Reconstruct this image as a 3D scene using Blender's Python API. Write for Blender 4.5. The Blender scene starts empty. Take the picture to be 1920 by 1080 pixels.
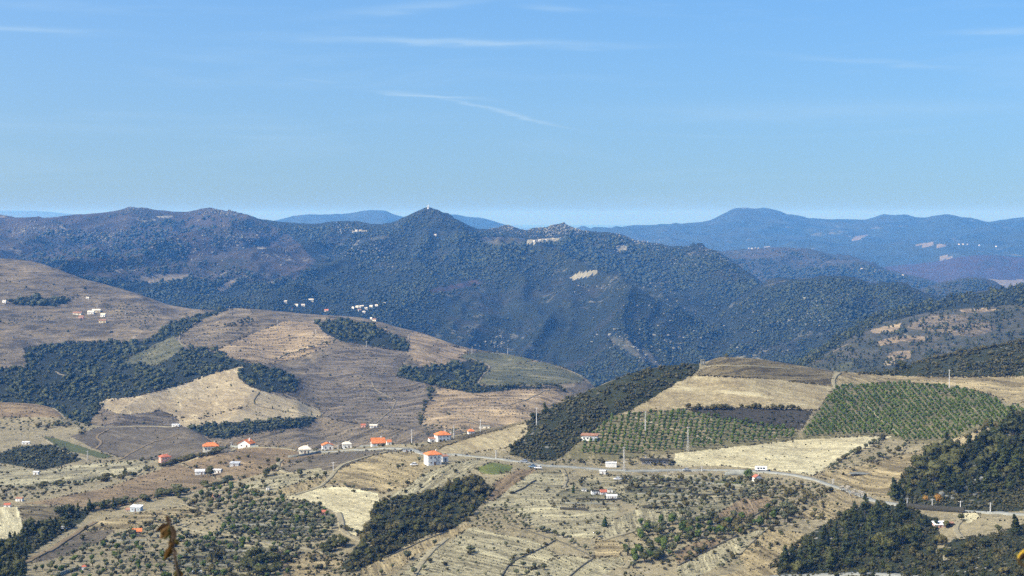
import bpy, bmesh, math, random
import numpy as np
from math import radians, sin, cos, pi

random.seed(7)
rng = np.random.default_rng(7)
SC = bpy.context.scene
COL = SC.collection

# ------------------------------------------------------------------ camera, sky, sun, exposure
F = 2933.0            # focal length in photo pixels (1920 wide), about 55 mm on a full frame
YH = 400.0            # photo row of the level line of sight
ZC = 650.0            # camera height above the datum, metres
cam = bpy.data.cameras.new('camera')
cam.sensor_width = 36.0
cam.lens = 36.0 * F / 1920.0
cam.shift_y = -(540.0 - YH) / 1920.0
cam.clip_start = 0.1
cam.clip_end = 120000.0
cam.dof.use_dof = True
cam.dof.focus_distance = 1500.0
cam.dof.aperture_fstop = 9.0
camo = bpy.data.objects.new('camera', cam)
camo.location = (0, 0, ZC)
camo.rotation_euler = (pi / 2, 0, 0)
COL.objects.link(camo)
SC.camera = camo

SUN_EL, SUN_AZ = radians(46), radians(-117)      # azimuth from the view axis (+Y), clockwise positive
sdir = (cos(SUN_EL) * sin(SUN_AZ), cos(SUN_EL) * cos(SUN_AZ), sin(SUN_EL))
W = bpy.data.worlds.new('World')
SC.world = W
W.use_nodes = True


def world_nodes():
    nt = W.node_tree
    nt.nodes.clear()
    N = nt.nodes.new
    L = nt.links.new
    out = N('ShaderNodeOutputWorld')
    bg = N('ShaderNodeBackground')
    bg.inputs[1].default_value = 0.15
    sky = N('ShaderNodeTexSky')
    sky.sky_type = 'NISHITA'
    sky.sun_disc = False
    sky.sun_elevation = SUN_EL
    sky.sun_rotation = SUN_AZ
    sky.altitude = 0
    sky.air_density = 1.0
    sky.dust_density = 5.0
    sky.ozone_density = 2.0
    tc = N('ShaderNodeTexCoord')
    sep = N('ShaderNodeSeparateXYZ')
    L(tc.outputs['Generated'], sep.inputs[0])

    def M(op, a, b=None, c=None):
        m = N('ShaderNodeMath')
        m.operation = op
        for i, v in enumerate((a, b, c)):
            if v is None:
                continue
            if isinstance(v, (int, float)):
                m.inputs[i].default_value = v
            else:
                L(v, m.inputs[i])
        return m.outputs[0]
    x, z = sep.outputs[0], sep.outputs[2]
    up = N('ShaderNodeVectorMath')               # the lowest few degrees of air are the haze box's business
    up.operation = 'ADD'
    up.inputs[1].default_value = (0, 0, 0.10)
    un = N('ShaderNodeVectorMath')
    un.operation = 'NORMALIZE'
    L(tc.outputs['Generated'], up.inputs[0])
    L(up.outputs[0], un.inputs[0])
    L(un.outputs[0], sky.inputs[0])
    # broken thin cirrus everywhere, stretched sideways
    mp = N('ShaderNodeMapping')
    mp.inputs['Scale'].default_value = (4, 4, 38)
    L(tc.outputs['Generated'], mp.inputs[0])
    nz = N('ShaderNodeTexNoise')
    nz.inputs['Scale'].default_value = 1.42
    nz.inputs['Detail'].default_value = 7
    nz.inputs['Roughness'].default_value = 0.62
    nz.inputs['Distortion'].default_value = 0.6
    L(mp.outputs[0], nz.inputs[0])
    soft = N('ShaderNodeMapRange')
    soft.inputs[1].default_value = 0.50
    soft.inputs[2].default_value = 0.85
    soft.inputs[4].default_value = 0.22
    L(nz.outputs[0], soft.inputs[0])
    total = soft.outputs[0]
    fine = N('ShaderNodeTexNoise')
    fine.inputs['Scale'].default_value = 5.0
    fine.inputs['Detail'].default_value = 6
    L(mp.outputs[0], fine.inputs[0])
    wob = M('MULTIPLY', M('SUBTRACT', fine.outputs[0], 0.5), 0.008)
    # single wisps: centre and slope in direction space, half length, half width, strength
    for (px, py, sl, ln, wd, st) in ((860, 82, -0.02, 0.085, 0.0022, 0.5), (800, 180, -0.06, 0.028, 0.0011, 0.5),
                                     (930, 208, -0.22, 0.036, 0.0012, 0.45), (80, 72, -0.02, 0.045, 0.002, 0.30),
                                     (780, 18, 0.10, 0.05, 0.0026, 0.26), (1560, 212, 0.0, 0.13, 0.006, 0.16),
                                     (1840, 76, 0.0, 0.03, 0.002, 0.26), (1040, 18, -0.05, 0.02, 0.0016, 0.22),
                                     (590, 154, -0.05, 0.018, 0.0012, 0.18), (1650, 128, -0.10, 0.06, 0.0015, 0.18)):
        u0, v0 = (px - 960) / F, (YH - py) / F
        du = M('SUBTRACT', x, u0)
        dv = M('ADD', M('SUBTRACT', M('SUBTRACT', z, v0), M('MULTIPLY', du, sl)), wob)
        a = M('POWER', M('DIVIDE', du, ln), 2)
        b = M('POWER', M('DIVIDE', dv, wd), 2)
        e = M('POWER', 2.718, M('MULTIPLY', M('ADD', a, b), -1.0))
        total = M('MAXIMUM', total, M('MULTIPLY', M('MULTIPLY', e, st), M('MULTIPLY', fine.outputs[0], 2.0)))
    mx = N('ShaderNodeMix')
    mx.data_type = 'RGBA'
    L(total, mx.inputs[0])
    tint = N('ShaderNodeMix')                    # the photograph's cool white balance
    tint.data_type = 'RGBA'
    tint.blend_type = 'MULTIPLY'
    tint.inputs[0].default_value = 1.0
    hs = N('ShaderNodeHueSaturation')
    hs.inputs['Saturation'].default_value = 1.42
    L(sky.outputs[0], hs.inputs['Color'])
    L(hs.outputs[0], tint.inputs[6])
    tint.inputs[7].default_value = (1.0, 1.11, 1.17, 1)
    L(tint.outputs[2], mx.inputs[6])
    mx.inputs[7].default_value = (2.3, 3.2, 4.1, 1)
    L(mx.outputs[2], bg.inputs[0])
    L(bg.outputs[0], out.inputs[0])


world_nodes()
sl = bpy.data.lights.new('sun', 'SUN')
sl.energy = 3.7
sl.angle = radians(0.53)
sl.color = (1.0, 0.95, 0.86)
slo = bpy.data.objects.new('sun', sl)
slo.rotation_euler = (pi / 2 - SUN_EL, 0, -SUN_AZ + pi)
COL.objects.link(slo)
VS = SC.view_settings
VS.view_transform = 'Standard'
VS.look = 'None'
VS.exposure = 0.62
VS.gamma = 1.0
VS.use_curve_mapping = False
SC.cycles.use_denoising = False
SC.cycles.max_bounces = 5
SC.cycles.diffuse_bounces = 2
SC.cycles.transparent_max_bounces = 6
SC.cycles.volume_bounces = 0
HAZE_DENSITY = 7.0e-5
HAZE_COLOR = (0.095, 0.34, 0.88)
HAZE_ABSORB = (0.80, 0.62, 0.0)


def tag(o, label=None, cat=None, group=None, kind=None):
    if label:
        o['label'] = label
    if cat:
        o['category'] = cat
    if group:
        o['group'] = group
    if kind:
        o['kind'] = kind
    return o


# ------------------------------------------------------------------ noise
_tab = np.random.default_rng(11).random((256, 256))


def vnoise(x, y):
    xi = np.floor(x).astype(int)
    yi = np.floor(y).astype(int)
    fx = x - xi
    fy = y - yi
    fx = fx * fx * fx * (fx * (fx * 6 - 15) + 10)
    fy = fy * fy * fy * (fy * (fy * 6 - 15) + 10)
    a = _tab[xi & 255, yi & 255]
    b = _tab[(xi + 1) & 255, yi & 255]
    c = _tab[xi & 255, (yi + 1) & 255]
    d = _tab[(xi + 1) & 255, (yi + 1) & 255]
    return (a + (b - a) * fx) * (1 - fy) + (c + (d - c) * fx) * fy


def fbm(x, y, oct=4, gain=0.5):
    s = 0
    a = 1.0
    t = 0
    for i in range(oct):
        s = s + a * (vnoise(x * 2 ** i + 17.3 * i, y * 2 ** i + 5.1 * i) - 0.5) * 2
        t += a
        a *= gain
    return s / t


def ridged(x, y, oct=4):
    s = 0
    a = 1.0
    t = 0
    for i in range(oct):
        n = 1 - np.abs(vnoise(x * 2 ** i + 9.7 * i, y * 2 ** i + 3.3 * i) - 0.5) * 2
        s = s + a * (n * n - 0.45)
        t += a
        a *= 0.5
    return s / t


# ------------------------------------------------------------------ materials
MATS = {}


class NB:
    def __init__(s, name):
        s.m = bpy.data.materials.new(name)
        s.m.use_nodes = True
        s.nt = s.m.node_tree
        s.b = s.nt.nodes['Principled BSDF']
        s.b.inputs['Roughness'].default_value = 0.9
        s.b.inputs['Specular IOR Level'].default_value = 0.15
        MATS[name] = s.m

    def n(s, t, **kw):
        o = s.nt.nodes.new(t)
        for k, v in kw.items():
            if k in o.inputs:
                o.inputs[k].default_value = v
            else:
                setattr(o, k, v)
        return o

    def l(s, a, b):
        s.nt.links.new(a, b)

    def pos(s, scale=(1, 1, 1)):
        g = s.n('ShaderNodeNewGeometry')
        mp = s.n('ShaderNodeMapping')
        mp.inputs['Scale'].default_value = scale
        s.l(g.outputs['Position'], mp.inputs[0])
        return mp.outputs[0]

    def noise(s, vec, scale, detail=4, rough=0.55):
        t = s.n('ShaderNodeTexNoise')
        t.inputs['Scale'].default_value = scale
        t.inputs['Detail'].default_value = detail
        t.inputs['Roughness'].default_value = rough
        s.l(vec, t.inputs[0])
        return t.outputs[0]

    def ramp(s, v, a, b, lo=0.0, hi=1.0):
        m = s.n('ShaderNodeMapRange')
        m.interpolation_type = 'SMOOTHSTEP'
        for i, k in enumerate((a, b, lo, hi)):
            m.inputs[i + 1].default_value = k
        s.l(v, m.inputs[0])
        return m.outputs[0]

    def math(s, op, a, b=None):
        m = s.n('ShaderNodeMath')
        m.operation = op
        for i, v in enumerate((a, b)):
            if v is None:
                continue
            if isinstance(v, (int, float)):
                m.inputs[i].default_value = v
            else:
                s.l(v, m.inputs[i])
        return m.outputs[0]

    def mix(s, f, a, b):
        m = s.n('ShaderNodeMix')
        m.data_type = 'RGBA'
        for i, v in ((0, f), (6, a), (7, b)):
            if isinstance(v, (int, float)):
                m.inputs[i].default_value = v
            elif isinstance(v, tuple):
                m.inputs[i].default_value = (*v[:3], 1)
            else:
                s.l(v, m.inputs[i])
        return m.outputs[2]

    def base(s, c):
        if isinstance(c, tuple):
            s.b.inputs['Base Color'].default_value = (*c[:3], 1)
        else:
            s.l(c, s.b.inputs['Base Color'])

    def bump(s, h, dist, strength=1.0):
        b = s.n('ShaderNodeBump')
        b.inputs['Strength'].default_value = strength
        b.inputs['Distance'].default_value = dist
        s.l(h, b.inputs['Height'])
        s.l(b.outputs[0], s.b.inputs['Normal'])

    def attr(s, name):
        a = s.n('ShaderNodeAttribute')
        a.attribute_name = name
        return a.outputs['Fac']


def srgb(r, g, b):
    def f(c):
        c /= 255.0
        return c / 12.92 if c <= 0.04045 else ((c + 0.055) / 1.055) ** 2.4
    return (f(r), f(g), f(b))


def soil(name, a, b, c=None, rowc=None, rows=0.0, speck=0.25, speckc=(0.05, 0.055, 0.03), patch=0.02, stones=0.0):
    """dry earth: two tones in broad patches, grain, dark weed specks, pale stones and planted rows along the 'rowu' attribute"""
    k = NB(name)
    p = k.pos()
    big = k.noise(p, patch, 4)
    col = k.mix(k.ramp(big, 0.36, 0.64), a, b)
    mid = k.noise(p, patch * 6, 5, 0.65)
    if c is None:
        c = tuple(v * 0.62 for v in a)
    col = k.mix(k.ramp(mid, 0.5, 0.75, 0, 0.75), col, c)
    gr = k.noise(p, 0.42, 4, 0.8)
    col = k.mix(k.ramp(gr, 0.44, 0.66, 0.0, 0.85), col, tuple(min(0.72, v * 1.7) for v in b))
    g2 = k.noise(p, 0.23, 4, 0.8)
    col = k.mix(k.ramp(g2, 0.5, 0.7, 0.0, 0.8), col, tuple(v * 0.45 for v in c))
    h = gr
    if rows > 0:
        u = k.attr('rowu')
        wob = k.math('MULTIPLY', k.noise(p, 0.02, 3, 0.5), 2.0)
        uu = k.math('ADD', u, wob)
        # uneven bands: every few rows differ in tone
        cv = k.n('ShaderNodeCombineXYZ')
        k.l(k.math('MULTIPLY', uu, 0.8), cv.inputs[0])
        sp_ = k.n('ShaderNodeSeparateXYZ')
        k.l(p, sp_.inputs[0])
        k.l(k.math('MULTIPLY', sp_.outputs[0], 0.02), cv.inputs[1])
        k.l(k.math('MULTIPLY', sp_.outputs[1], 0.02), cv.inputs[2])
        band = k.noise(cv.outputs[0], 1.0, 4, 0.7)
        rc = rowc or tuple(v * 0.4 for v in a)
        col = k.mix(k.math('MULTIPLY', k.ramp(band, 0.5, 0.6), min(1.0, rows * 1.0)), col, rc)
        col = k.mix(k.ramp(band, 0.44, 0.34, 0.0, 0.85), col, tuple(min(0.75, v * 1.5) for v in a))
        sn = k.math('SINE', k.math('MULTIPLY', uu, 2 * pi))
        sel = k.math('MULTIPLY', k.ramp(sn, 0.1, 0.95), k.ramp(k.noise(p, 0.11, 4, 0.75), 0.38, 0.62, 0.0, 1.0))
        col = k.mix(k.math('MULTIPLY', sel, rows * 0.7), col, rc)
        h = k.math('ADD', k.math('MULTIPLY', band, -0.7), gr)
    if speck > 0:
        v = k.n('ShaderNodeTexVoronoi')
        v.inputs['Scale'].default_value = 0.33
        k.l(p, v.inputs[0])
        dens = k.ramp(k.noise(p, 0.03, 3), 0.4, 0.7, 0.0, 1.0)
        sp = k.math('MULTIPLY', k.ramp(v.outputs['Distance'], 0.35, 0.15), dens)
        col = k.mix(k.math('MULTIPLY', sp, min(1.0, speck * 2)), col, speckc)
    if stones > 0:
        v = k.n('ShaderNodeTexVoronoi')
        v.inputs['Scale'].default_value = 0.21
        k.l(p, v.inputs[0])
        dens = k.ramp(k.noise(p, 0.017, 4), 0.5, 0.7)
        st = k.math('MULTIPLY', k.ramp(v.outputs['Distance'], 0.32, 0.2), dens)
        col = k.mix(k.math('MULTIPLY', st, stones), col, (0.42, 0.39, 0.34))
    k.base(col)
    k.bump(h, 0.7, 1.0)
    return k.m


def slope_far(name, a, b, c, rock, scale=0.004, rockamt=0.5, grain=0.05):
    """far mountainside: heath and wood tones with rock patches"""
    k = NB(name)
    p = k.pos()
    col = k.mix(k.ramp(k.noise(p, scale, 5, 0.6), 0.4, 0.62), a, b)
    col = k.mix(k.ramp(k.noise(p, scale * 3.3, 5, 0.6), 0.52, 0.66), col, c)
    g = k.noise(p, grain, 4, 0.75)
    col = k.mix(k.ramp(g, 0.42, 0.68, 0, 0.6), col, tuple(v * 1.7 for v in a))
    dens = k.ramp(k.noise(p, scale * 1.7, 5, 0.65), 0.5, 0.68)
    rk = k.math('MULTIPLY', k.ramp(k.noise(p, grain * 0.9, 3, 0.7), 0.54, 0.66), dens)
    col = k.mix(k.math('MULTIPLY', rk, rockamt), col, rock)
    k.base(col)
    k.bump(g, 4.0, 0.8)
    return k.m


def plain(name, col, rough=0.8, spec=0.2, var=0.25, scale=1.5, metal=0.0):
    k = NB(name)
    tc = k.n('ShaderNodeTexCoord')
    nz = k.noise(tc.outputs['Object'], scale, 5, 0.6)
    c = k.mix(k.ramp(nz, 0.35, 0.75, 0.0, 1.0), col, tuple(v * (1 - var) for v in col))
    k.base(c)
    k.b.inputs['Roughness'].default_value = rough
    k.b.inputs['Specular IOR Level'].default_value = spec
    k.b.inputs['Metallic'].default_value = metal
    return k.m


def leafy(name, a, b, baked=False, trans=0.25, rough=0.65):
    k = NB(name)
    if baked:
        r = k.attr('var')
    else:
        r = k.n('ShaderNodeObjectInfo').outputs['Random']
    p = k.pos()
    nz = k.noise(p, 0.9, 3, 0.6)
    f = k.math('ADD', k.math('MULTIPLY', r, 0.65), k.math('MULTIPLY', k.ramp(nz, 0.3, 0.7), 0.35))
    col = k.mix(f, a, b)
    k.base(col)
    k.b.inputs['Roughness'].default_value = rough
    if trans:
        tr = k.n('ShaderNodeBsdfTranslucent')
        k.l(col, tr.inputs[0])
        mx = k.n('ShaderNodeMixShader')
        mx.inputs[0].default_value = trans
        k.l(k.b.outputs[0], mx.inputs[1])
        k.l(tr.outputs[0], mx.inputs[2])
        k.l(mx.outputs[0], k.nt.nodes['Material Output'].inputs[0])
    return k.m


# ------------------------------------------------------------------ mesh helpers
def mesh_np(name, V, Fq, mats, smooth=False, attrs=None, matidx=None):
    """numpy verts (n,3), faces (m,k) with one k for all -> mesh"""
    V = np.asarray(V, np.float32)
    Fq = np.asarray(Fq, np.int32)
    me = bpy.data.meshes.new(name)
    k = Fq.shape[1]
    me.vertices.add(len(V))
    me.vertices.foreach_set('co', V.ravel())
    me.loops.add(Fq.size)
    me.loops.foreach_set('vertex_index', Fq.ravel())
    me.polygons.add(len(Fq))
    me.polygons.foreach_set('loop_start', np.arange(0, Fq.size, k, dtype=np.int32))
    if matidx is not None:
        me.polygons.foreach_set('material_index', np.asarray(matidx, np.int32))
    if smooth:
        me.polygons.foreach_set('use_smooth', np.ones(len(Fq), bool))
    me.update(calc_edges=True)
    for a, val in (attrs or {}).items():
        at = me.attributes.new(a, 'FLOAT', 'POINT')
        at.data.foreach_set('value', np.asarray(val, np.float32))
    for m in mats if isinstance(mats, (list, tuple)) else [mats]:
        me.materials.append(m)
    return me


def obj(name, me, parent=None, loc=None):
    o = bpy.data.objects.new(name, me)
    COL.objects.link(o)
    if parent is not None:
        o.parent = parent
    if loc is not None:
        o.location = loc
    return o


def empty(name, loc, rz=0.0):
    o = bpy.data.objects.new(name, None)
    o.empty_display_size = 0.3
    COL.objects.link(o)
    o.location = loc
    o.rotation_euler = (0, 0, rz)
    return o


class MB:
    """collects boxes, prisms and tubes into one mesh"""

    def __init__(s):
        s.v = []
        s.f = []

    def add(s, V, Fs):
        o = len(s.v)
        s.v += [tuple(p) for p in V]
        s.f += [tuple(i + o for i in f) for f in Fs]
        return s

    def box(s, x0, y0, z0, x1, y1, z1):
        return s.add([(x0, y0, z0), (x1, y0, z0), (x1, y1, z0), (x0, y1, z0), (x0, y0, z1), (x1, y0, z1), (x1, y1, z1), (x0, y1, z1)],
                     [(3, 2, 1, 0), (4, 5, 6, 7), (0, 1, 5, 4), (1, 2, 6, 5), (2, 3, 7, 6), (3, 0, 4, 7)])

    def tube(s, pts, rad, n=7):
        pts = [np.array(p, float) for p in pts]
        V = []
        for i, p in enumerate(pts):
            t = pts[min(i + 1, len(pts) - 1)] - pts[max(i - 1, 0)]
            t /= np.linalg.norm(t) + 1e-9
            a = np.cross(t, (0.31, 0.95, 0.1) if abs(t[2]) > 0.8 else (0, 0, 1.0))
            a /= np.linalg.norm(a) + 1e-9
            b = np.cross(t, a)
            r = rad[i] if hasattr(rad, '__len__') else rad
            for k in range(n):
                an = 2 * pi * k / n
                V.append(p + r * (cos(an) * a + sin(an) * b))
        Fs = []
        for i in range(len(pts) - 1):
            for k in range(n):
                Fs.append((i * n + k, i * n + (k + 1) % n, (i + 1) * n + (k + 1) % n, (i + 1) * n + k))
        Fs.append(tuple(range(n))[::-1])
        Fs.append(tuple((len(pts) - 1) * n + k for k in range(n)))
        return s.add(V, Fs)

    def mesh(s, name, mat, bevel=0.0):
        me = bpy.data.meshes.new(name)
        me.from_pydata(s.v, [], s.f)
        bm = bmesh.new()
        bm.from_mesh(me)
        bmesh.ops.recalc_face_normals(bm, faces=bm.faces)
        if bevel:
            bmesh.ops.bevel(bm, geom=bm.edges[:], offset=bevel, segments=1, affect='EDGES')
        bm.to_mesh(me)
        bm.free()
        for m in mat if isinstance(mat, (list, tuple)) else [mat]:
            me.materials.append(m)
        return me

    def build(s, name, mat, parent=None, bevel=0.0):
        return obj(name, s.mesh(name, mat, bevel), parent)

# ------------------------------------------------------------------ the land: ridge by ridge height fields
def pchip_slopes(x, y):
    """x, y shaped (K, C): monotone cubic slopes down axis 0"""
    h = np.diff(x, axis=0)
    d = np.diff(y, axis=0) / h
    m = np.zeros_like(y)
    w1 = 2 * h[1:] + h[:-1]
    w2 = h[1:] + 2 * h[:-1]
    ok = d[:-1] * d[1:] > 0
    dd0 = np.where(ok, d[:-1], 1)
    dd1 = np.where(ok, d[1:], 1)
    m[1:-1] = np.where(ok, (w1 + w2) / (w1 / dd0 + w2 / dd1), 0)
    m[0] = d[0]
    m[-1] = d[-1]
    return m


def pchip1(xs, ys, q):
    xs = np.array(xs, float)
    ys = np.array(ys, float)
    m = pchip_slopes(xs[:, None], ys[:, None])[:, 0]
    q = np.clip(q, xs[0], xs[-1])
    i = np.clip(np.searchsorted(xs, q, 'right') - 1, 0, len(xs) - 2)
    h = xs[i + 1] - xs[i]
    t = (q - xs[i]) / h
    return ((1 + 2 * t) * (1 - t) ** 2 * ys[i] + t * (1 - t) ** 2 * h * m[i]
            + t * t * (3 - 2 * t) * ys[i + 1] + t * t * (t - 1) * h * m[i + 1])


LAYERS = []


class Layer:
    """strip of land from its foot (near) over its crest to its back, described by cross lines of (column, row, distance)"""

    def __init__(s, name, c0, c1, step, lines, rows, crest, relief=None):
        s.name, s.c0, s.step = name, c0, step
        s.px = np.arange(c0, c1 + 0.1, step)
        n = len(s.px)
        Dk, Zk = [], []
        for ln in lines:
            if ln[0] == 'abs':
                D = np.full(n, float(ln[1]))
                Z = np.full(n, ZC + ln[2])
            elif ln[0] == 'off':
                D = Dk[-1] + ln[1]
                Z = Zk[-1] + ln[2]
            elif ln[0] == 'offabs':
                D = Dk[-1] + ln[1]
                Z = np.full(n, ZC + ln[2])
            else:
                a = [p[0] for p in ln]
                D = pchip1(a, [p[2] for p in ln], s.px)
                Z = ZC - D * (pchip1(a, [p[1] for p in ln], s.px) - YH) / F
            Dk.append(D)
            Zk.append(Z)
        Dk = np.array(Dk)
        Zk = np.array(Zk)
        for i in range(1, len(Dk)):
            Dk[i] = np.maximum(Dk[i], Dk[i - 1] + 4)
        M = pchip_slopes(Dk, Zk)
        Y, Z, tt = [], [], []
        for k in range(len(lines) - 1):
            last = k == len(lines) - 2
            t = np.linspace(0, 1, rows[k] + 1)
            if not last:
                t = t[:-1]
            h = (Dk[k + 1] - Dk[k])[None]
            t = t[:, None]
            Y.append(Dk[k][None] + t * h)
            Z.append((1 + 2 * t) * (1 - t) ** 2 * Zk[k] + t * (1 - t) ** 2 * h * M[k]
                     + t * t * (3 - 2 * t) * Zk[k + 1] + t * t * (t - 1) * h * M[k + 1])
            tt.append(np.repeat(k + t[:, 0], 1))
        s.Y = np.concatenate(Y)
        s.Z = np.concatenate(Z)
        s.t = np.concatenate(tt)
        s.X = s.Y * ((s.px - 960) / F)[None]
        s.crest = crest
        s.crow = int(np.argmin(np.abs(s.t - crest)))
        if relief is not None:
            s.Z = s.Z + relief(s)
        s.PY = YH + F * (ZC - s.Z) / s.Y
        LAYERS.append(s)

    def z_at(s, X, Y):
        X = np.atleast_1d(np.asarray(X, float))
        Y = np.atleast_1d(np.asarray(Y, float))
        c = np.clip((960 + F * X / Y - s.c0) / s.step, 0, len(s.px) - 1.001)
        c0 = c.astype(int)
        f = c - c0
        out = np.empty(len(X))
        for i in range(len(X)):
            ys = s.Y[:, c0[i]] * (1 - f[i]) + s.Y[:, c0[i] + 1] * f[i]
            zs = s.Z[:, c0[i]] * (1 - f[i]) + s.Z[:, c0[i] + 1] * f[i]
            out[i] = np.interp(Y[i], ys, zs)
        return out

    def hit(s, px, py):
        """distance at which the sight line through (px, py) meets this strip, inf if it does not"""
        out = np.full(len(px), np.inf)
        c = (px - s.c0) / s.step
        ok = (c >= 0) & (c < len(s.px) - 1)
        idx = np.nonzero(ok)[0]
        for st in range(0, len(idx), 4000):
            ii = idx[st:st + 4000]
            ci = c[ii].astype(int)
            f = c[ii] - ci
            P = s.PY[:, ci] * (1 - f) + s.PY[:, ci + 1] * f
            Yv = s.Y[:, ci] * (1 - f) + s.Y[:, ci + 1] * f
            below = P <= py[ii][None]
            cross = below[1:] & ~below[:-1]
            has = cross.any(0)
            r = np.argmax(cross, 0)
            j = np.arange(len(ii))
            p0, p1 = P[r, j], P[r + 1, j]
            t = (p0 - py[ii]) / np.maximum(p0 - p1, 1e-9)
            D = Yv[r, j] + t * (Yv[r + 1, j] - Yv[r, j])
            out[ii] = np.where(has, D, np.inf)
        return out

    def classes(s, polys, default=0, wob=1.6):
        """class index per face from parcel outlines"""
        PX = np.broadcast_to(s.px[None], s.Y.shape)
        cx = 0.25 * (PX[:-1, :-1] + PX[1:, :-1] + PX[:-1, 1:] + PX[1:, 1:])
        cy = 0.25 * (s.PY[:-1, :-1] + s.PY[1:, :-1] + s.PY[:-1, 1:] + s.PY[1:, 1:])
        q = max(1.0, wob / 2.5)
        nx = fbm(cx / 14 / q, cy / 9 / q, 4, 0.65) * wob
        ny = fbm(cx / 14 / q + 50, cy / 9 / q + 31, 4, 0.65) * wob * 0.7
        cls = np.full(cx.shape, default, np.int32)
        rowok = (np.arange(cx.shape[0]) < s.crow)[:, None] & (cy < 1300)
        cx = cx + nx
        cy = cy + ny
        for i, P in enumerate(polys):
            P = np.array(P, float)
            bx = (cx > P[:, 0].min()) & (cx < P[:, 0].max()) & (cy > P[:, 1].min()) & (cy < P[:, 1].max()) & rowok
            if not bx.any():
                continue
            x, y = cx[bx], cy[bx]
            ins = inside(P, x, y)
            tmp = cls[bx]
            tmp[ins] = i + 1
            cls[bx] = tmp
        return cls

    def emit(s, name, cls, k, mat, rowu=None, name_mesh=None):
        """the faces of class k as one mesh object"""
        R, C = s.Y.shape
        fr, fc = np.nonzero(cls == k)
        if len(fr) == 0:
            return None
        q = np.stack([fr * C + fc, fr * C + fc + 1, (fr + 1) * C + fc + 1, (fr + 1) * C + fc], 1)
        used, inv = np.unique(q.ravel(), return_inverse=True)
        V = np.stack([s.X.ravel()[used], s.Y.ravel()[used], s.Z.ravel()[used]], 1)
        at = {}
        if rowu is not None:
            at['rowu'] = rowu(V)
        me = mesh_np(name, V, inv.reshape(-1, 4), mat, smooth=True, attrs=at)
        return obj(name, me)


def inside(P, x, y):
    ins = np.zeros(len(x), bool)
    n = len(P)
    j = n - 1
    for i in range(n):
        xi, yi = P[i]
        xj, yj = P[j]
        cr = ((yi > y) != (yj > y)) & (x < (xj - xi) * (y - yi) / ((yj - yi) if yj != yi else 1e-9) + xi)
        ins ^= cr
        j = i
    return ins


def ground(px, py, layers=None):
    """points of the land seen at photo columns/rows; returns (N,3) and mask"""
    px = np.atleast_1d(np.asarray(px, float))
    py = np.atleast_1d(np.asarray(py, float))
    best = np.full(len(px), np.inf)
    for L in layers or LAYERS:
        best = np.minimum(best, L.hit(px, py))
    ok = np.isfinite(best)
    D = np.where(ok, best, 1.0)
    return np.stack([D * (px - 960) / F, D, ZC - D * (py - YH) / F], 1), ok


def g1(px, py, layers=None):
    P, ok = ground([px], [py], layers)
    if not ok[0]:
        for d in range(1, 60):
            P, ok = ground([px], [py + d], layers)
            if ok[0]:
                break
    return P[0]


def fade(s, soft=0.35):
    """1 on the open slope, small at the crest so the skyline keeps its outline"""
    return np.clip((np.abs(s.t - s.crest)) / soft, 0.12, 1)[:, None]


def rel_near(s):
    w = np.clip((s.Y - 250) / 300, 0, 1) * fade(s, 0.5)
    return w * (2.2 * fbm(s.X / 95, s.Y / 95, 3) + 0.55 * fbm(s.X / 17, s.Y / 17, 3)) + np.clip((s.Y - 250) / 300, 0, 1) * 0.25 * fbm(s.X / 6, s.Y / 6, 2)


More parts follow.
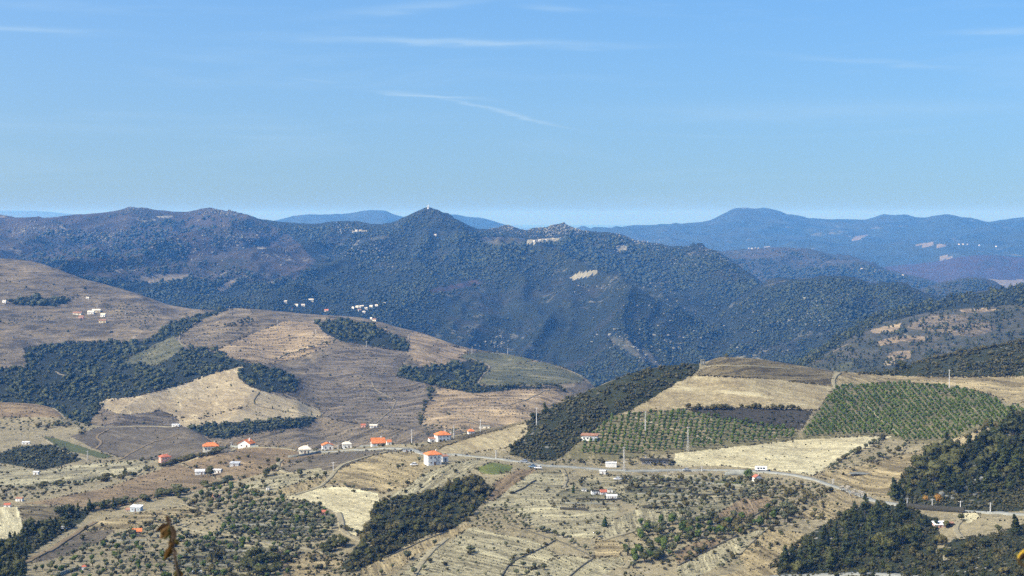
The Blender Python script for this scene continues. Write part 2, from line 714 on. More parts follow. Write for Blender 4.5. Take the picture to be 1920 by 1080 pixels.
NEAR = Layer('near', -220, 2140, 2.4, [
    ('abs', 1.5, -1.75), ('abs', 30, -13), ('abs', 250, -86), ('abs', 520, -139),
    [(-220, 1080, 650), (0, 1080, 660), (400, 1080, 690), (800, 1080, 700), (1200, 1080, 700), (1500, 1080, 690), (1700, 1080, 665), (1920, 1080, 610), (2140, 1075, 580)],
    [(-220, 960, 820), (0, 950, 850), (400, 960, 810), (800, 960, 800), (1200, 970, 790), (1500, 970, 780), (1750, 958, 765), (1920, 965, 735), (2140, 965, 700)],
    [(-220, 900, 980), (0, 895, 1000), (200, 890, 1010), (400, 885, 960), (600, 875, 930), (800, 872, 900), (950, 868, 900), (1100, 878, 905), (1300, 884, 910), (1500, 893, 880), (1620, 930, 835), (1750, 900, 830), (1920, 860, 825), (2140, 830, 800)],
    [(-220, 850, 1150), (0, 850, 1180), (200, 850, 1180), (300, 855, 1130), (400, 858, 1010), (600, 858, 975), (800, 850, 945), (950, 845, 945), (1100, 840, 950), (1300, 848, 950), (1500, 850, 945), (1650, 855, 915), (1750, 835, 920), (1830, 802, 900), (1920, 790, 890), (2140, 760, 870)],
    [(-220, 800, 1350), (0, 800, 1360), (200, 815, 1300), (300, 822, 1260), (380, 838, 1130), (420, 846, 1075), (600, 850, 1010), (800, 838, 970), (900, 826, 975), (1000, 805, 985), (1100, 785, 1010), (1300, 770, 1040), (1500, 775, 1040), (1650, 790, 1030), (1750, 785, 1020), (1830, 768, 1040), (1920, 745, 1080), (2140, 710, 1080)],
    [(-220, 748, 1500), (0, 754, 1450), (60, 757, 1440), (100, 766, 1425), (125, 783, 1405), (160, 794, 1400), (200, 799, 1390), (260, 797, 1370), (330, 797, 1350), (370, 811, 1290), (420, 837, 1150), (450, 834, 1110), (520, 837, 1080), (600, 843, 1055), (660, 839, 1050), (720, 834, 1040), (780, 831, 1020), (830, 822, 1005), (900, 808, 1020), (960, 795, 1035), (1000, 784, 1040), (1020, 771, 1050), (1060, 752, 1075), (1120, 725, 1105), (1200, 696, 1130), (1260, 685, 1140), (1310, 681, 1145), (1360, 669, 1150), (1400, 671, 1155), (1450, 677, 1165), (1520, 689, 1175), (1560, 695, 1180), (1620, 699, 1200), (1680, 692, 1245), (1720, 680, 1265), (1800, 661, 1290), (1860, 648, 1300), (1920, 638, 1310), (2140, 605, 1320)],
    ('off', 140, -55), ('offabs', 500, -300)],
    [4, 6, 8, 6, 76, 55, 40, 44, 52, 8, 6], 9, rel_near)


def rel_mid(s):
    return fade(s, 0.4) * (15 * ridged(s.X / 260, s.Y / 330, 3) + 3 * fbm(s.X / 60, s.Y / 60, 3)) + 0.8 * fbm(s.X / 30, s.Y / 30, 2)


MID = Layer('mid', -320, 1360, 2.8, [
    ('abs', 1330, -290),
    [(-320, 790, 1600), (0, 800, 1600), (200, 830, 1500), (400, 850, 1450), (600, 852, 1450), (800, 842, 1450), (1000, 815, 1500), (1150, 810, 1580), (1360, 840, 1650)],
    [(-320, 715, 1850), (0, 725, 1800), (190, 752, 1680), (250, 745, 1700), (330, 725, 1760), (400, 703, 1820), (455, 690, 1850), (500, 697, 1840), (550, 722, 1790), (605, 760, 1710), (700, 760, 1720), (800, 745, 1750), (1000, 735, 1750), (1060, 747, 1750), (1150, 785, 1750), (1360, 835, 1750)],
    [(-320, 650, 2150), (0, 655, 2130), (190, 690, 2030), (250, 682, 2050), (350, 655, 2100), (455, 662, 2080), (540, 690, 2020), (600, 690, 2000), (760, 690, 2000), (900, 702, 1990), (1060, 728, 1930), (1150, 775, 1900), (1360, 835, 1850)],
    [(-320, 560, 2500), (0, 570, 2500), (200, 600, 2450), (330, 610, 2400), (450, 592, 2400), (600, 612, 2300), (760, 642, 2250), (900, 672, 2200), (1000, 688, 2130), (1095, 714, 2080), (1150, 768, 2000), (1360, 835, 1920)],
    [(-320, 470, 3000), (0, 484, 2950), (60, 490, 2900), (150, 520, 2850), (240, 545, 2800), (330, 574, 2700), (400, 581, 2600), (440, 577, 2600), (520, 583, 2600), (600, 590, 2550), (680, 597, 2500), (740, 612, 2450), (800, 628, 2400), (880, 653, 2330), (950, 664, 2280), (1010, 676, 2230), (1095, 706, 2150), (1150, 764, 2060), (1360, 835, 1980)],
    ('off', 220, -70), ('offabs', 700, -430)],
    [8, 60, 36, 46, 46, 10, 8], 5, rel_mid)


def rel_mtn(s):
    w = fade(s, 0.7)
    wx = s.X + 190 * fbm(s.X / 800 + 9, s.Y / 800, 3)
    px = s.px[None]
    rough = sum(np.exp(-((px - c) / d) ** 2) for c, d in ((60, 60), (245, 28), (415, 45), (650, 35), (950, 25), (1045, 45), (1200, 60), (1330, 60)))
    near_crest = np.clip(1 - np.abs(s.t - s.crest) / 0.3, 0, 1)[:, None]
    return (w * (150 * ridged(wx / 430 + 3.1, s.Y / 2600 + 1.7, 5) + 24 * fbm(s.X / 150, s.Y / 260, 4))
            + 6 * fbm(s.X / 60, s.Y / 90, 3) * np.clip(w + 0.3, 0, 1) + near_crest * rough * (16 * ridged(s.X / 90, s.Y / 150, 3) + 4))


MTN = Layer('mtn', -420, 1780, 4, [
    ('abs', 2900, -440),
    [(-420, 580, 3600), (0, 570, 3600), (300, 610, 3500), (600, 640, 3400), (800, 680, 3300), (1000, 720, 3200), (1200, 735, 3150), (1400, 735, 3100), (1600, 735, 3020), (1780, 750, 3020)],
    [(-420, 480, 4600), (0, 480, 4600), (300, 505, 4500), (600, 510, 4400), (900, 530, 4300), (1200, 560, 4100), (1400, 610, 3750), (1600, 670, 3450), (1780, 710, 3300)],
    [(-420, 440, 5400), (0, 436, 5450), (300, 438, 5500), (600, 452, 5300), (800, 455, 5100), (1000, 468, 5050), (1200, 490, 4850), (1400, 565, 4250), (1600, 650, 3600), (1780, 705, 3400)],
    [(-420, 412, 6200), (0, 405, 6200), (50, 409, 6100), (100, 407, 6150), (160, 401, 6200), (225, 392, 6300), (245, 387, 6300), (300, 392, 6400), (350, 395, 6400), (385, 391, 6350), (430, 396, 6300), (452, 404, 6250), (500, 412, 6200), (540, 417, 6150), (600, 418, 6050), (640, 415, 6000), (700, 418, 5850), (735, 416, 5760), (760, 407, 5650), (785, 395, 5600), (803, 389, 5600), (815, 394, 5600), (840, 405, 5620), (870, 417, 5650), (900, 428, 5700), (930, 427, 5700), (950, 423, 5650), (985, 431, 5600), (1000, 427, 5600), (1040, 424, 5600), (1055, 421, 5600), (1075, 428, 5550), (1100, 434, 5500), (1150, 437, 5450), (1190, 447, 5400), (1250, 460, 5300), (1300, 467, 5200), (1340, 476, 5100), (1380, 497, 5000), (1420, 527, 4750), (1470, 562, 4400), (1600, 645, 3700), (1780, 704, 3450)],
    ('off', 350, -60), ('off', 1500, -300)],
    [8, 60, 55, 55, 8, 6], 4, rel_mtn)


def rel_r(amp, sc):
    def f(s):
        return fade(s, 0.5) * (amp * ridged(s.X / sc + 7.1, s.Y / sc + 2.9, 4) + amp * 0.25 * fbm(s.X / sc * 5, s.Y / sc * 5, 3)) + amp * 0.06 * fbm(s.X / sc * 12, s.Y / sc * 12, 2)
    return f


SLOPE = Layer('slope', 1380, 2240, 2.5, [
    ('abs', 1650, -330),
    [(1380, 800, 1950), (1480, 720, 1950), (1600, 720, 1950), (1760, 710, 2000), (1920, 690, 2000), (2240, 670, 2000)],
    [(1380, 800, 2200), (1480, 700, 2180), (1540, 675, 2200), (1600, 655, 2250), (1700, 640, 2300), (1920, 620, 2300), (2240, 600, 2300)],
    [(1380, 800, 2300), (1440, 725, 2290), (1480, 692, 2350), (1540, 652, 2450), (1600, 614, 2600), (1640, 594, 2700), (1700, 578, 2800), (1760, 562, 2850), (1800, 553, 2850), (1850, 546, 2830), (1920, 536, 2800), (2240, 505, 2800)],
    ('off', 200, -50), ('offabs', 700, -430)],
    [8, 50, 60, 8, 6], 3, rel_r(12, 350))

RIDGE = Layer('ridge', 1280, 2260, 3, [
    ('abs', 2650, -440),
    [(1280, 760, 3100), (1500, 730, 3050), (1700, 700, 3000), (1920, 690, 3000), (2260, 690, 3000)],
    [(1280, 680, 3600), (1400, 640, 3600), (1560, 605, 3450), (1700, 620, 3300), (1800, 640, 3150), (1920, 660, 3100), (2260, 680, 3050)],
    [(1280, 640, 4200), (1380, 565, 4150), (1440, 537, 4100), (1500, 523, 4050), (1560, 517, 4000), (1600, 520, 3950), (1640, 531, 3900), (1660, 527, 3850), (1690, 530, 3800), (1730, 546, 3700), (1780, 572, 3500), (1830, 600, 3350), (1920, 645, 3200), (2260, 680, 3100)],
    ('off', 250, -60), ('offabs', 900, -430)],
    [8, 36, 36, 8, 6], 3, rel_r(80, 420))

KNOLL = Layer('knoll', 1660, 2260, 3, [
    ('abs', 4500, -430),
    [(1660, 620, 4800), (1800, 600, 4800), (1920, 600, 4800), (2260, 590, 4800)],
    [(1660, 575, 5200), (1700, 552, 5200), (1760, 531, 5200), (1800, 522, 5200), (1830, 519, 5200), (1860, 525, 5200), (1890, 540, 5150), (1910, 532, 5100), (1940, 524, 5100), (2100, 515, 5100), (2260, 530, 5100)],
    ('off', 300, -80), ('offabs', 700, -430)],
    [6, 34, 6, 4], 2, rel_r(24, 420))

HILL = Layer('hill', 1230, 2260, 3, [
    ('abs', 5600, -430),
    [(1230, 600, 6000), (1500, 600, 6000), (1800, 600, 5900), (2260, 610, 5900)],
    [(1230, 520, 6800), (1460, 505, 6800), (1650, 530, 6500), (1800, 565, 6300), (2260, 600, 6100)],
    [(1230, 500, 7600), (1300, 476, 7600), (1330, 472, 7600), (1380, 470, 7500), (1420, 466, 7500), (1460, 462, 7500), (1500, 465, 7400), (1560, 478, 7300), (1600, 488, 7200), (1650, 502, 7100), (1700, 515, 7000), (1750, 528, 6900), (1800, 546, 6800), (1850, 562, 6700), (2260, 600, 6500)],
    ('off', 400, -80), ('offabs', 900, -440)],
    [6, 30, 34, 6, 4], 3, rel_r(90, 650))

HEATH = Layer('heath', 1600, 2300, 3, [
    ('abs', 8000, -440),
    [(1600, 560, 8300), (1900, 556, 8300), (2300, 556, 8300)],
    [(1600, 520, 9000), (1640, 503, 9000), (1700, 496, 9000), (1760, 490, 9000), (1800, 482, 9000), (1850, 478, 9000), (1900, 482, 9000), (1960, 485, 9000), (2300, 496, 9000)],
    ('off', 500, -60), ('offabs', 900, -440)],
    [6, 34, 6, 4], 2, rel_r(36, 1000))

SIERRA = Layer('sierra', 1000, 2400, 3, [
    ('abs', 9000, -445),
    [(1000, 520, 9800), (1500, 510, 9800), (1920, 505, 9800), (2400, 500, 9800)],
    [(1000, 470, 11500), (1500, 464, 11500), (1920, 456, 11500), (2400, 455, 11500)],
    [(1000, 450, 12800), (1300, 436, 12800), (1500, 436, 12800), (1920, 434, 12800), (2400, 440, 12800)],
    [(1000, 446, 14200), (1140, 431, 14200), (1180, 424, 14200), (1230, 421, 14200), (1300, 418, 14200), (1330, 412, 14200), (1360, 399, 14200), (1382, 391, 14200), (1400, 391, 14200), (1440, 394, 14200), (1480, 401, 14200), (1520, 408, 14200), (1560, 411, 14200), (1620, 412, 14200), (1660, 405, 14200), (1690, 404, 14200), (1730, 410, 14200), (1760, 405, 14200), (1778, 404, 14200), (1800, 407, 14200), (1830, 410, 14200), (1855, 416, 14200), (1880, 413, 14200), (1920, 408, 14200), (2000, 405, 14200), (2400, 420, 14200)],
    ('off', 900, -90), ('offabs', 2500, -450)],
    [6, 20, 20, 34, 6, 4], 4, rel_r(150, 1500))

PEAKS = Layer('peaks', 380, 1120, 3, [
    ('abs', 13500, -450),
    [(380, 470, 14200), (700, 460, 14200), (1120, 470, 14200)],
    [(380, 446, 15600), (450, 432, 15600), (520, 413, 15600), (560, 404, 15600), (600, 402, 15600), (650, 402, 15600), (690, 395, 15600), (710, 394, 15600), (740, 402, 15600), (780, 411, 15600), (820, 405, 15600), (840, 403, 15600), (870, 406, 15600), (905, 410, 15600), (940, 420, 15600), (990, 434, 15600), (1120, 450, 15600)],
    ('off', 900, -120), ('offabs', 2500, -450)],
    [6, 30, 6, 4], 2, rel_r(130, 1300))

FARP = Layer('plateau', -700, 2600, 8, [
    ('abs', 28000, -460),
    [(-700, 440, 31000), (900, 440, 31000), (2600, 440, 31000)],
    [(-700, 392, 35000), (0, 395, 35000), (60, 395, 35000), (110, 399, 35000), (200, 408, 35000), (500, 416, 35000), (850, 424, 35000), (1000, 428, 35000), (1100, 429, 35000), (1200, 432, 35000), (1600, 424, 35000), (2600, 418, 35000)],
    ('off', 2000, -100), ('offabs', 5000, -460)],
    [4, 16, 4, 4], 2, rel_r(60, 4000))

# ------------------------------------------------------------------ ground materials
def alb(r, g, b, k=0.41):
    v = srgb(r, g, b)
    m = 0.3 * v[0] + 0.6 * v[1] + 0.1 * v[2]
    return tuple((c * 0.88 + m * 0.12) * k * q for c, q in zip(v, (0.92, 1.0, 0.96)))


soil('soil_dry', alb(196, 174, 132), alb(170, 150, 112), alb(132, 120, 86), speck=0.35, stones=0.35)
soil('soil_plough', alb(212, 190, 146), alb(196, 170, 124), alb(170, 146, 106), rowc=alb(160, 134, 96), rows=0.45, speck=0.12)
soil('soil_white', alb(246, 226, 178), alb(230, 208, 160), alb(208, 186, 140), rowc=alb(178, 158, 118), rows=0.4, speck=0.06)
soil('soil_straw', alb(206, 178, 128), alb(188, 162, 114), alb(160, 138, 96), rowc=alb(112, 94, 62), rows=0.6, speck=0.2)
soil('soil_brown', alb(176, 146, 106), alb(160, 130, 94), alb(140, 116, 84), rowc=alb(112, 92, 66), rows=0.55, speck=0.12)
soil('soil_dark', alb(142, 124, 100), alb(124, 108, 88), alb(104, 92, 76), rowc=alb(84, 72, 58), rows=0.4, speck=0.2)
soil('soil_grey_vines', alb(212, 194, 150), alb(194, 176, 136), alb(168, 152, 114), rowc=alb(122, 110, 80), rows=0.62, speck=0.15)
soil('soil_red', alb(178, 148, 108), alb(162, 132, 96), alb(140, 114, 84), rowc=alb(112, 90, 64), rows=0.6, speck=0.12)
soil('soil_brown_vines', alb(164, 142, 102), alb(144, 124, 88), alb(122, 108, 74), rowc=alb(86, 74, 52), rows=0.75, speck=0.2)
soil('soil_scrub', alb(78, 78, 44), alb(60, 64, 32), alb(46, 50, 24), speck=0.5, stones=0.5)
soil('soil_burnt', alb(100, 90, 76), alb(82, 74, 62), alb(60, 56, 48), speck=0.4, speckc=(0.02, 0.02, 0.016), stones=0.25)
soil('soil_orchard', alb(166, 146, 104), alb(138, 126, 84), alb(110, 106, 66), rowc=alb(120, 116, 74), rows=0.3, speck=0.3, speckc=alb(84, 92, 48))
soil('soil_terrace', alb(192, 172, 132), alb(164, 150, 110), alb(126, 122, 82), rowc=alb(84, 82, 56), rows=0.75, speck=0.4, stones=0.6)
soil('soil_grass', alb(112, 112, 62), alb(100, 106, 56), alb(134, 124, 78), speck=0.3, rows=0.0)
soil('soil_flower', alb(142, 142, 58), alb(112, 122, 50), alb(146, 132, 86), speck=0.4, patch=0.06)
# middle hills (vines on schist) and far slopes
soil('soil_hill', alb(162, 138, 106), alb(142, 122, 94), alb(112, 100, 78), rowc=alb(76, 68, 52), rows=0.7, speck=0.3, patch=0.008, stones=0.4)
soil('soil_hill_pink', alb(208, 174, 128), alb(186, 154, 114), alb(156, 130, 96), rowc=alb(110, 92, 66), rows=0.75, speck=0.15, patch=0.01, stones=0.5)
soil('soil_hill_dark', alb(158, 136, 110), alb(138, 120, 98), alb(112, 100, 82), rowc=alb(76, 66, 54), rows=0.7, speck=0.3, patch=0.008, stones=0.3)
soil('soil_hill_pale', alb(216, 190, 146), alb(202, 174, 132), alb(178, 152, 114), rowc=alb(146, 122, 90), rows=0.4, speck=0.05, patch=0.008, stones=0.6)
soil('soil_hill_green', alb(142, 130, 90), alb(118, 114, 74), alb(96, 100, 62), rowc=alb(76, 80, 50), rows=0.6, speck=0.2, patch=0.012)
soil('soil_wood', alb(56, 60, 36), alb(46, 52, 30), alb(70, 68, 42), speck=0.2, patch=0.01)
slope_far('slope_mountain', alb(50, 56, 36), alb(40, 48, 30), alb(68, 64, 46), alb(180, 168, 142), 0.0018, 0.7, 0.03)
slope_far('slope_heath', alb(88, 74, 58), alb(74, 68, 52), alb(60, 62, 42), alb(206, 190, 160), 0.002, 0.9, 0.03)
slope_far('slope_scrubby', alb(96, 90, 68), alb(78, 80, 58), alb(126, 110, 86), alb(176, 162, 136), 0.006, 0.5, 0.06)
slope_far('slope_hills', alb(74, 74, 58), alb(96, 84, 68), alb(60, 64, 50), alb(176, 160, 136), 0.0022, 0.6, 0.03)
slope_far('slope_purple', alb(86, 66, 60), alb(76, 62, 54), alb(66, 62, 50), alb(150, 134, 116), 0.0016, 0.3, 0.02)
slope_far('slope_sierra', alb(58, 68, 50), alb(76, 80, 60), alb(46, 56, 40), alb(170, 160, 130), 0.0009, 0.6, 0.008)
slope_far('clearing', alb(182, 168, 138), alb(164, 150, 122), alb(120, 114, 90), alb(210, 200, 178), 0.01, 0.5, 0.05)
slope_far('clearing_red', alb(160, 140, 110), alb(144, 126, 100), alb(122, 110, 86), alb(190, 172, 146), 0.006, 0.5, 0.03)
slope_far('plain_far', alb(110, 108, 88), alb(96, 98, 80), alb(130, 118, 96), alb(170, 160, 140), 0.0004, 0.4, 0.004)

# ------------------------------------------------------------------ parcels on each strip of land
# (name, label, material, rows, outline in photo pixels). rows: ('c', metres of height) along the contours or ('d', (dx, dy), pixels apart)
NEARP = [
    ('hillside', 'dark scrub slope beside the young orchard, running up to the right-hand hilltop', 'soil_scrub', None, [(955, 852), (975, 812), (1000, 783), (1020, 768), (1060, 748), (1120, 720), (1200, 690), (1260, 678), (1312, 676), (1312, 690), (1300, 702), (1265, 720), (1225, 745), (1180, 770), (1150, 778), (1120, 800), (1090, 825), (1060, 850), (1040, 864), (1000, 862)]),
    ('hillside', 'olive brown scrub hillside with round bushes at the right edge above the vineyard', 'soil_scrub', None, [(1610, 702), (1680, 680), (1720, 670), (1800, 650), (1920, 620), (2140, 590), (2140, 690), (1920, 706), (1800, 708), (1700, 706)]),
    ('field', 'brown terraced vineyard on the rounded top of the right-hand hill', 'soil_brown_vines', ('d', (1, 0.02), 6.5), [(1303, 704), (1320, 690), (1335, 672), (1360, 660), (1400, 662), (1460, 670), (1520, 682), (1562, 690), (1562, 725), (1470, 713), (1390, 708)]),
    ('field', 'pale ploughed field under the brown vineyard on the right-hand hill', 'soil_plough', ('d', (1, 0.05), 11), [(1172, 777), (1225, 745), (1265, 720), (1303, 704), (1390, 708), (1470, 713), (1562, 725), (1550, 745), (1533, 769), (1400, 767), (1280, 767), (1205, 774)]),
    ('field', 'straw coloured vineyard rows between the dark green orchard and the scrub hillside', 'soil_straw', ('d', (1, 0.06), 8), [(1570, 696), (1610, 700), (1700, 705), (1800, 707), (2140, 700), (2140, 760), (1920, 755), (1895, 759), (1870, 745), (1840, 735), (1780, 722), (1680, 718), (1600, 720), (1569, 723)]),
    ('field', 'orchard ground under the large dark green orchard on the right', 'soil_orchard', ('d', (0.68, 0.72), 8), [(1569, 723), (1600, 720), (1700, 718), (1790, 725), (1850, 738), (1890, 762), (1930, 765), (1930, 795), (1840, 803), (1780, 832), (1690, 832), (1660, 817), (1600, 819), (1500, 824), (1505, 808), (1535, 768), (1550, 745)]),
    ('field', 'orchard ground under the rows of young trees below the pale hilltop field', 'soil_orchard', ('d', (0.2, 0.97), 10), [(1150, 778), (1172, 777), (1205, 774), (1280, 768), (1330, 778), (1420, 792), (1490, 803), (1502, 824), (1430, 832), (1265, 850), (1230, 854), (1150, 862), (1080, 862), (1050, 858), (1090, 825), (1120, 800)]),
    ('field', 'dark burnt patch of ground between the young orchard and the pale field', 'soil_burnt', None, [(1285, 767), (1350, 766), (1400, 766), (1524, 769), (1515, 785), (1502, 806), (1440, 800), (1360, 787), (1320, 777)]),
    ('field', 'narrow brown vine strip along the ridge behind the white house', 'soil_brown_vines', ('d', (0.5, -0.8), 5), [(778, 842), (850, 812), (920, 794), (1000, 775), (1003, 788), (900, 816), (830, 838), (800, 852)]),
    ('field', 'pale field on the ridge between the white house and the dark scrub slope', 'soil_plough', ('d', (0.8, 0.5), 8), [(822, 850), (830, 838), (900, 816), (960, 801), (1002, 787), (985, 815), (966, 836), (935, 842), (900, 847), (850, 856)]),
    ('field', 'cream ploughed field above the road, right of the stone terrace building', 'soil_white', ('d', (1, 0.1), 9), [(1265, 850), (1430, 832), (1500, 824), (1600, 819), (1672, 817), (1640, 833), (1600, 851), (1553, 874), (1526, 891), (1440, 880), (1350, 873), (1265, 875)]),
    ('field', 'tan field with faint contour rows above the road beside the pine wood', 'soil_straw', ('d', (0.95, 0.2), 9), [(1520, 892), (1560, 881), (1620, 871), (1690, 853), (1740, 842), (1762, 845), (1740, 870), (1712, 890), (1683, 910), (1668, 934), (1640, 930), (1600, 915), (1560, 902)]),
    ('field', 'small pale field at the top edge of the right-hand pine wood', 'soil_plough', ('d', (0.9, -0.4), 8), [(1763, 833), (1840, 805), (1880, 800), (1860, 815), (1800, 838), (1782, 842)]),
    ('hillside', 'bushy strip between the cream ploughed field and the tan field', 'soil_dry', None, [(1553, 877), (1600, 853), (1662, 822), (1705, 825), (1695, 850), (1620, 872), (1560, 884)]),
    ('hillside', 'ground under the pine wood on the right-hand knoll', 'soil_scrub', None, [(1668, 934), (1683, 908), (1720, 880), (1762, 842), (1800, 838), (1850, 812), (1930, 780), (2140, 750), (2140, 950), (1860, 962), (1700, 948)]),
    ('hillside', 'ground under the pine wood at the bottom right below the road bend', 'soil_scrub', None, [(1440, 1062), (1500, 1012), (1600, 950), (1690, 948), (1760, 975), (1760, 1010), (1740, 1100), (1480, 1100)]),
    ('hillside', 'dark scrub slope in the bottom right corner', 'soil_scrub', None, [(1690, 1120), (1740, 1050), (1790, 1010), (1850, 1003), (1920, 985), (2140, 950), (2140, 1250), (1690, 1250)]),
    ('field', 'bare grey tan ground at the right edge below the roadside poles', 'soil_dry', None, [(1785, 985), (1820, 962), (1860, 962), (2140, 940), (2140, 965), (1920, 985), (1860, 1003), (1825, 1005), (1800, 1000)]),
    ('field', 'pale fan shaped spoil heap below the roadside poles', 'soil_white', None, [(1803, 962), (1830, 961), (1840, 970), (1816, 980), (1801, 977)]),
    ('terrace', 'dry stony terraces with olive trees below the road in the middle right', 'soil_terrace', ('d', (1, 0.03), 9), [(1150, 892), (1300, 890), (1440, 897), (1440, 915), (1390, 935), (1310, 985), (1240, 965), (1200, 950), (1165, 940)]),
    ('terrace', 'brushy terraces round the ruined white houses', 'soil_terrace', ('d', (1, 0.05), 8), [(1065, 910), (1105, 893), (1165, 892), (1175, 935), (1100, 948), (1030, 945), (1045, 925)]),
    ('field', 'reddish bushy ground below the bend of the road', 'soil_dry', None, [(1440, 897), (1520, 905), (1570, 918), (1500, 950), (1440, 935), (1400, 945), (1390, 935), (1440, 915)]),
    ('field', 'light green tan vineyard in the centre above the olive line', 'soil_grey_vines', ('d', (1, 0.02), 7), [(905, 948), (945, 915), (1000, 885), (1060, 882), (1060, 905), (1045, 925), (1030, 945), (1100, 953), (1160, 950), (1150, 975), (1128, 998), (1110, 1010), (1060, 1005), (1000, 985), (960, 960)]),
    ('field', 'light vineyard to the right of the single cone shaped tree', 'soil_grey_vines', ('d', (0.3, 0.95), 8), [(1150, 975), (1165, 968), (1200, 952), (1290, 953), (1280, 977), (1200, 990), (1140, 1010), (1122, 1010)]),
    ('field', 'reddish brown strip below the road next to the wooded gully', 'soil_red', ('d', (0.8, -0.6), 8), [(908, 930), (930, 903), (970, 880), (1005, 880), (960, 912), (925, 940)]),
    ('field', 'grey green vineyard of fine rows at the bottom centre', 'soil_grey_vines', ('d', (0.97, 0.25), 5.5), [(740, 1090), (800, 1035), (850, 1012), (880, 985), (940, 1003), (1000, 1010), (1050, 1045), (950, 1090)]),
    ('field', 'tan vineyard strip along the lower edge of the wooded gully', 'soil_straw', ('d', (0.45, 0.9), 6), [(645, 1090), (700, 1052), (800, 1008), (875, 980), (885, 987), (835, 1015), (780, 1040), (725, 1090)]),
    ('field', 'pale grey vineyard at the bottom edge under the line of olive trees', 'soil_grey_vines', ('d', (0.9, 0.4), 5), [(950, 1092), (1050, 1040), (1110, 1048), (1165, 1040), (1172, 1058), (1100, 1092)]),
    ('field', 'small tan vineyard between the olive line and the thicket', 'soil_straw', ('d', (1, 0), 6), [(1118, 1012), (1150, 1012), (1172, 1022), (1160, 1045), (1112, 1046)]),
    ('field', 'reddish vineyard strip between the olives at lower right', 'soil_red', ('d', (0.5, 0.85), 6), [(1330, 975), (1390, 935), (1440, 932), (1450, 943), (1400, 972), (1365, 985)]),
    ('field', 'straw vineyard with pale tracks beside the dark pine wood', 'soil_straw', ('d', (0.85, 0.5), 7), [(1385, 1045), (1435, 988), (1520, 1003), (1505, 1025), (1450, 1058), (1400, 1072)]),
    ('field', 'grey vineyard strip with dark rows at the lower right', 'soil_grey_vines', ('d', (0.35, 0.93), 6.5), [(1270, 1062), (1330, 1030), (1400, 1000), (1435, 988), (1385, 1045), (1300, 1085), (1270, 1085)]),
    ('field', 'reddish vine rows left of the grey vineyard strip at lower right', 'soil_red', ('d', (0.2, 0.97), 6.5), [(1262, 1040), (1300, 1018), (1355, 1008), (1345, 1025), (1275, 1060)]),
    ('field', 'tan vineyard rows under the road bend at right', 'soil_straw', ('d', (0.9, 0.4), 6), [(1490, 972), (1545, 930), (1570, 918), (1605, 930), (1615, 948), (1560, 975)]),
    ('field', 'straw field at the bottom edge left of the dark pine wood', 'soil_straw', ('d', (0.8, 0.5), 8), [(1290, 1092), (1385, 1072), (1450, 1058), (1480, 1092)]),
    ('field', 'wide brown ploughed field sloping across the left', 'soil_brown', ('d', (0.97, 0.1), 7), [(40, 945), (200, 915), (332, 868), (425, 905), (390, 914), (300, 932), (200, 956), (130, 948)]),
    ('field', 'dry brown field around the farm buildings with the big round tree', 'soil_brown', ('d', (0.9, 0.3), 11), [(332, 866), (400, 848), (460, 834), (560, 842), (610, 853), (520, 880), (440, 902), (405, 895)]),
    ('field', 'dark brown field under the white house with the pale roof', 'soil_dark', ('d', (1, -0.1), 6), [(520, 880), (545, 862), (640, 847), (770, 843), (700, 854), (640, 877), (560, 890)]),
    ('field', 'tan terraced field left of the tall white house', 'soil_straw', ('d', (0.95, 0.2), 8), [(620, 892), (645, 876), (705, 852), (785, 848), (800, 868), (790, 890), (765, 912), (720, 925), (650, 912), (615, 906)]),
    ('field', 'tan vineyard right of the tall white house above the gully', 'soil_grey_vines', ('d', (0.75, -0.6), 6), [(765, 912), (790, 890), (850, 868), (905, 860), (895, 878), (850, 905), (800, 925), (730, 932)]),
    ('field', 'curved strip of brown vine rows left of the cream bare field', 'soil_straw', ('d', (0.3, 0.9), 6), [(515, 922), (560, 905), (610, 893), (622, 900), (580, 918), (530, 928)]),
    ('field', 'grey tan field left of the curved vine strip', 'soil_grey_vines', ('d', (1, -0.1), 7), [(440, 915), (500, 893), (600, 876), (612, 890), (560, 905), (515, 922), (470, 928)]),
    ('field', 'bare cream field in the lower left centre beside the wooded gully', 'soil_white', ('d', (0.95, 0.2), 9), [(535, 932), (600, 914), (650, 912), (708, 926), (712, 938), (690, 985), (700, 1000), (650, 1006), (640, 992), (632, 962), (600, 945)]),
    ('terrace', 'grey stony olive terraces in the lower left centre', 'soil_terrace', ('d', (1, 0.05), 8), [(405, 1003), (440, 945), (530, 934), (600, 948), (634, 972), (625, 1000), (600, 1016), (540, 1022), (450, 1006)]),
    ('field', 'cream field at the left edge beside the brown terraces', 'soil_white', ('d', (0.1, 1), 8), [(-220, 950), (0, 951), (34, 950), (46, 1000), (26, 1015), (-220, 1005)]),
    ('terrace', 'dark brown terraces right of the cream field at the left edge', 'soil_brown_vines', ('d', (1, 0.12), 9), [(36, 948), (130, 950), (160, 955), (125, 985), (52, 1008)]),
    ('hillside', 'ground under the dark tree strip at the left edge', 'soil_scrub', None, [(-220, 1250), (-220, 1030), (0, 1022), (60, 988), (130, 962), (175, 952), (155, 978), (105, 1008), (52, 1042), (42, 1250)]),
    ('field', 'dark grey vineyard with a pale track along its upper edge at lower left', 'soil_dark', ('d', (0.9, -0.3), 7), [(60, 1056), (110, 1016), (175, 992), (220, 990), (190, 1015), (125, 1042)]),
    ('field', 'tan terraced vineyard beside the blue grey shed', 'soil_straw', ('d', (1, 0.02), 7), [(150, 1000), (178, 978), (260, 962), (360, 948), (400, 962), (290, 980), (230, 992), (180, 994)]),
    ('field', 'green grassy terraces below the pale track at lower left', 'soil_terrace', ('d', (1, 0.03), 9), [(350, 1003), (440, 1004), (560, 1024), (560, 1080), (330, 1080)]),
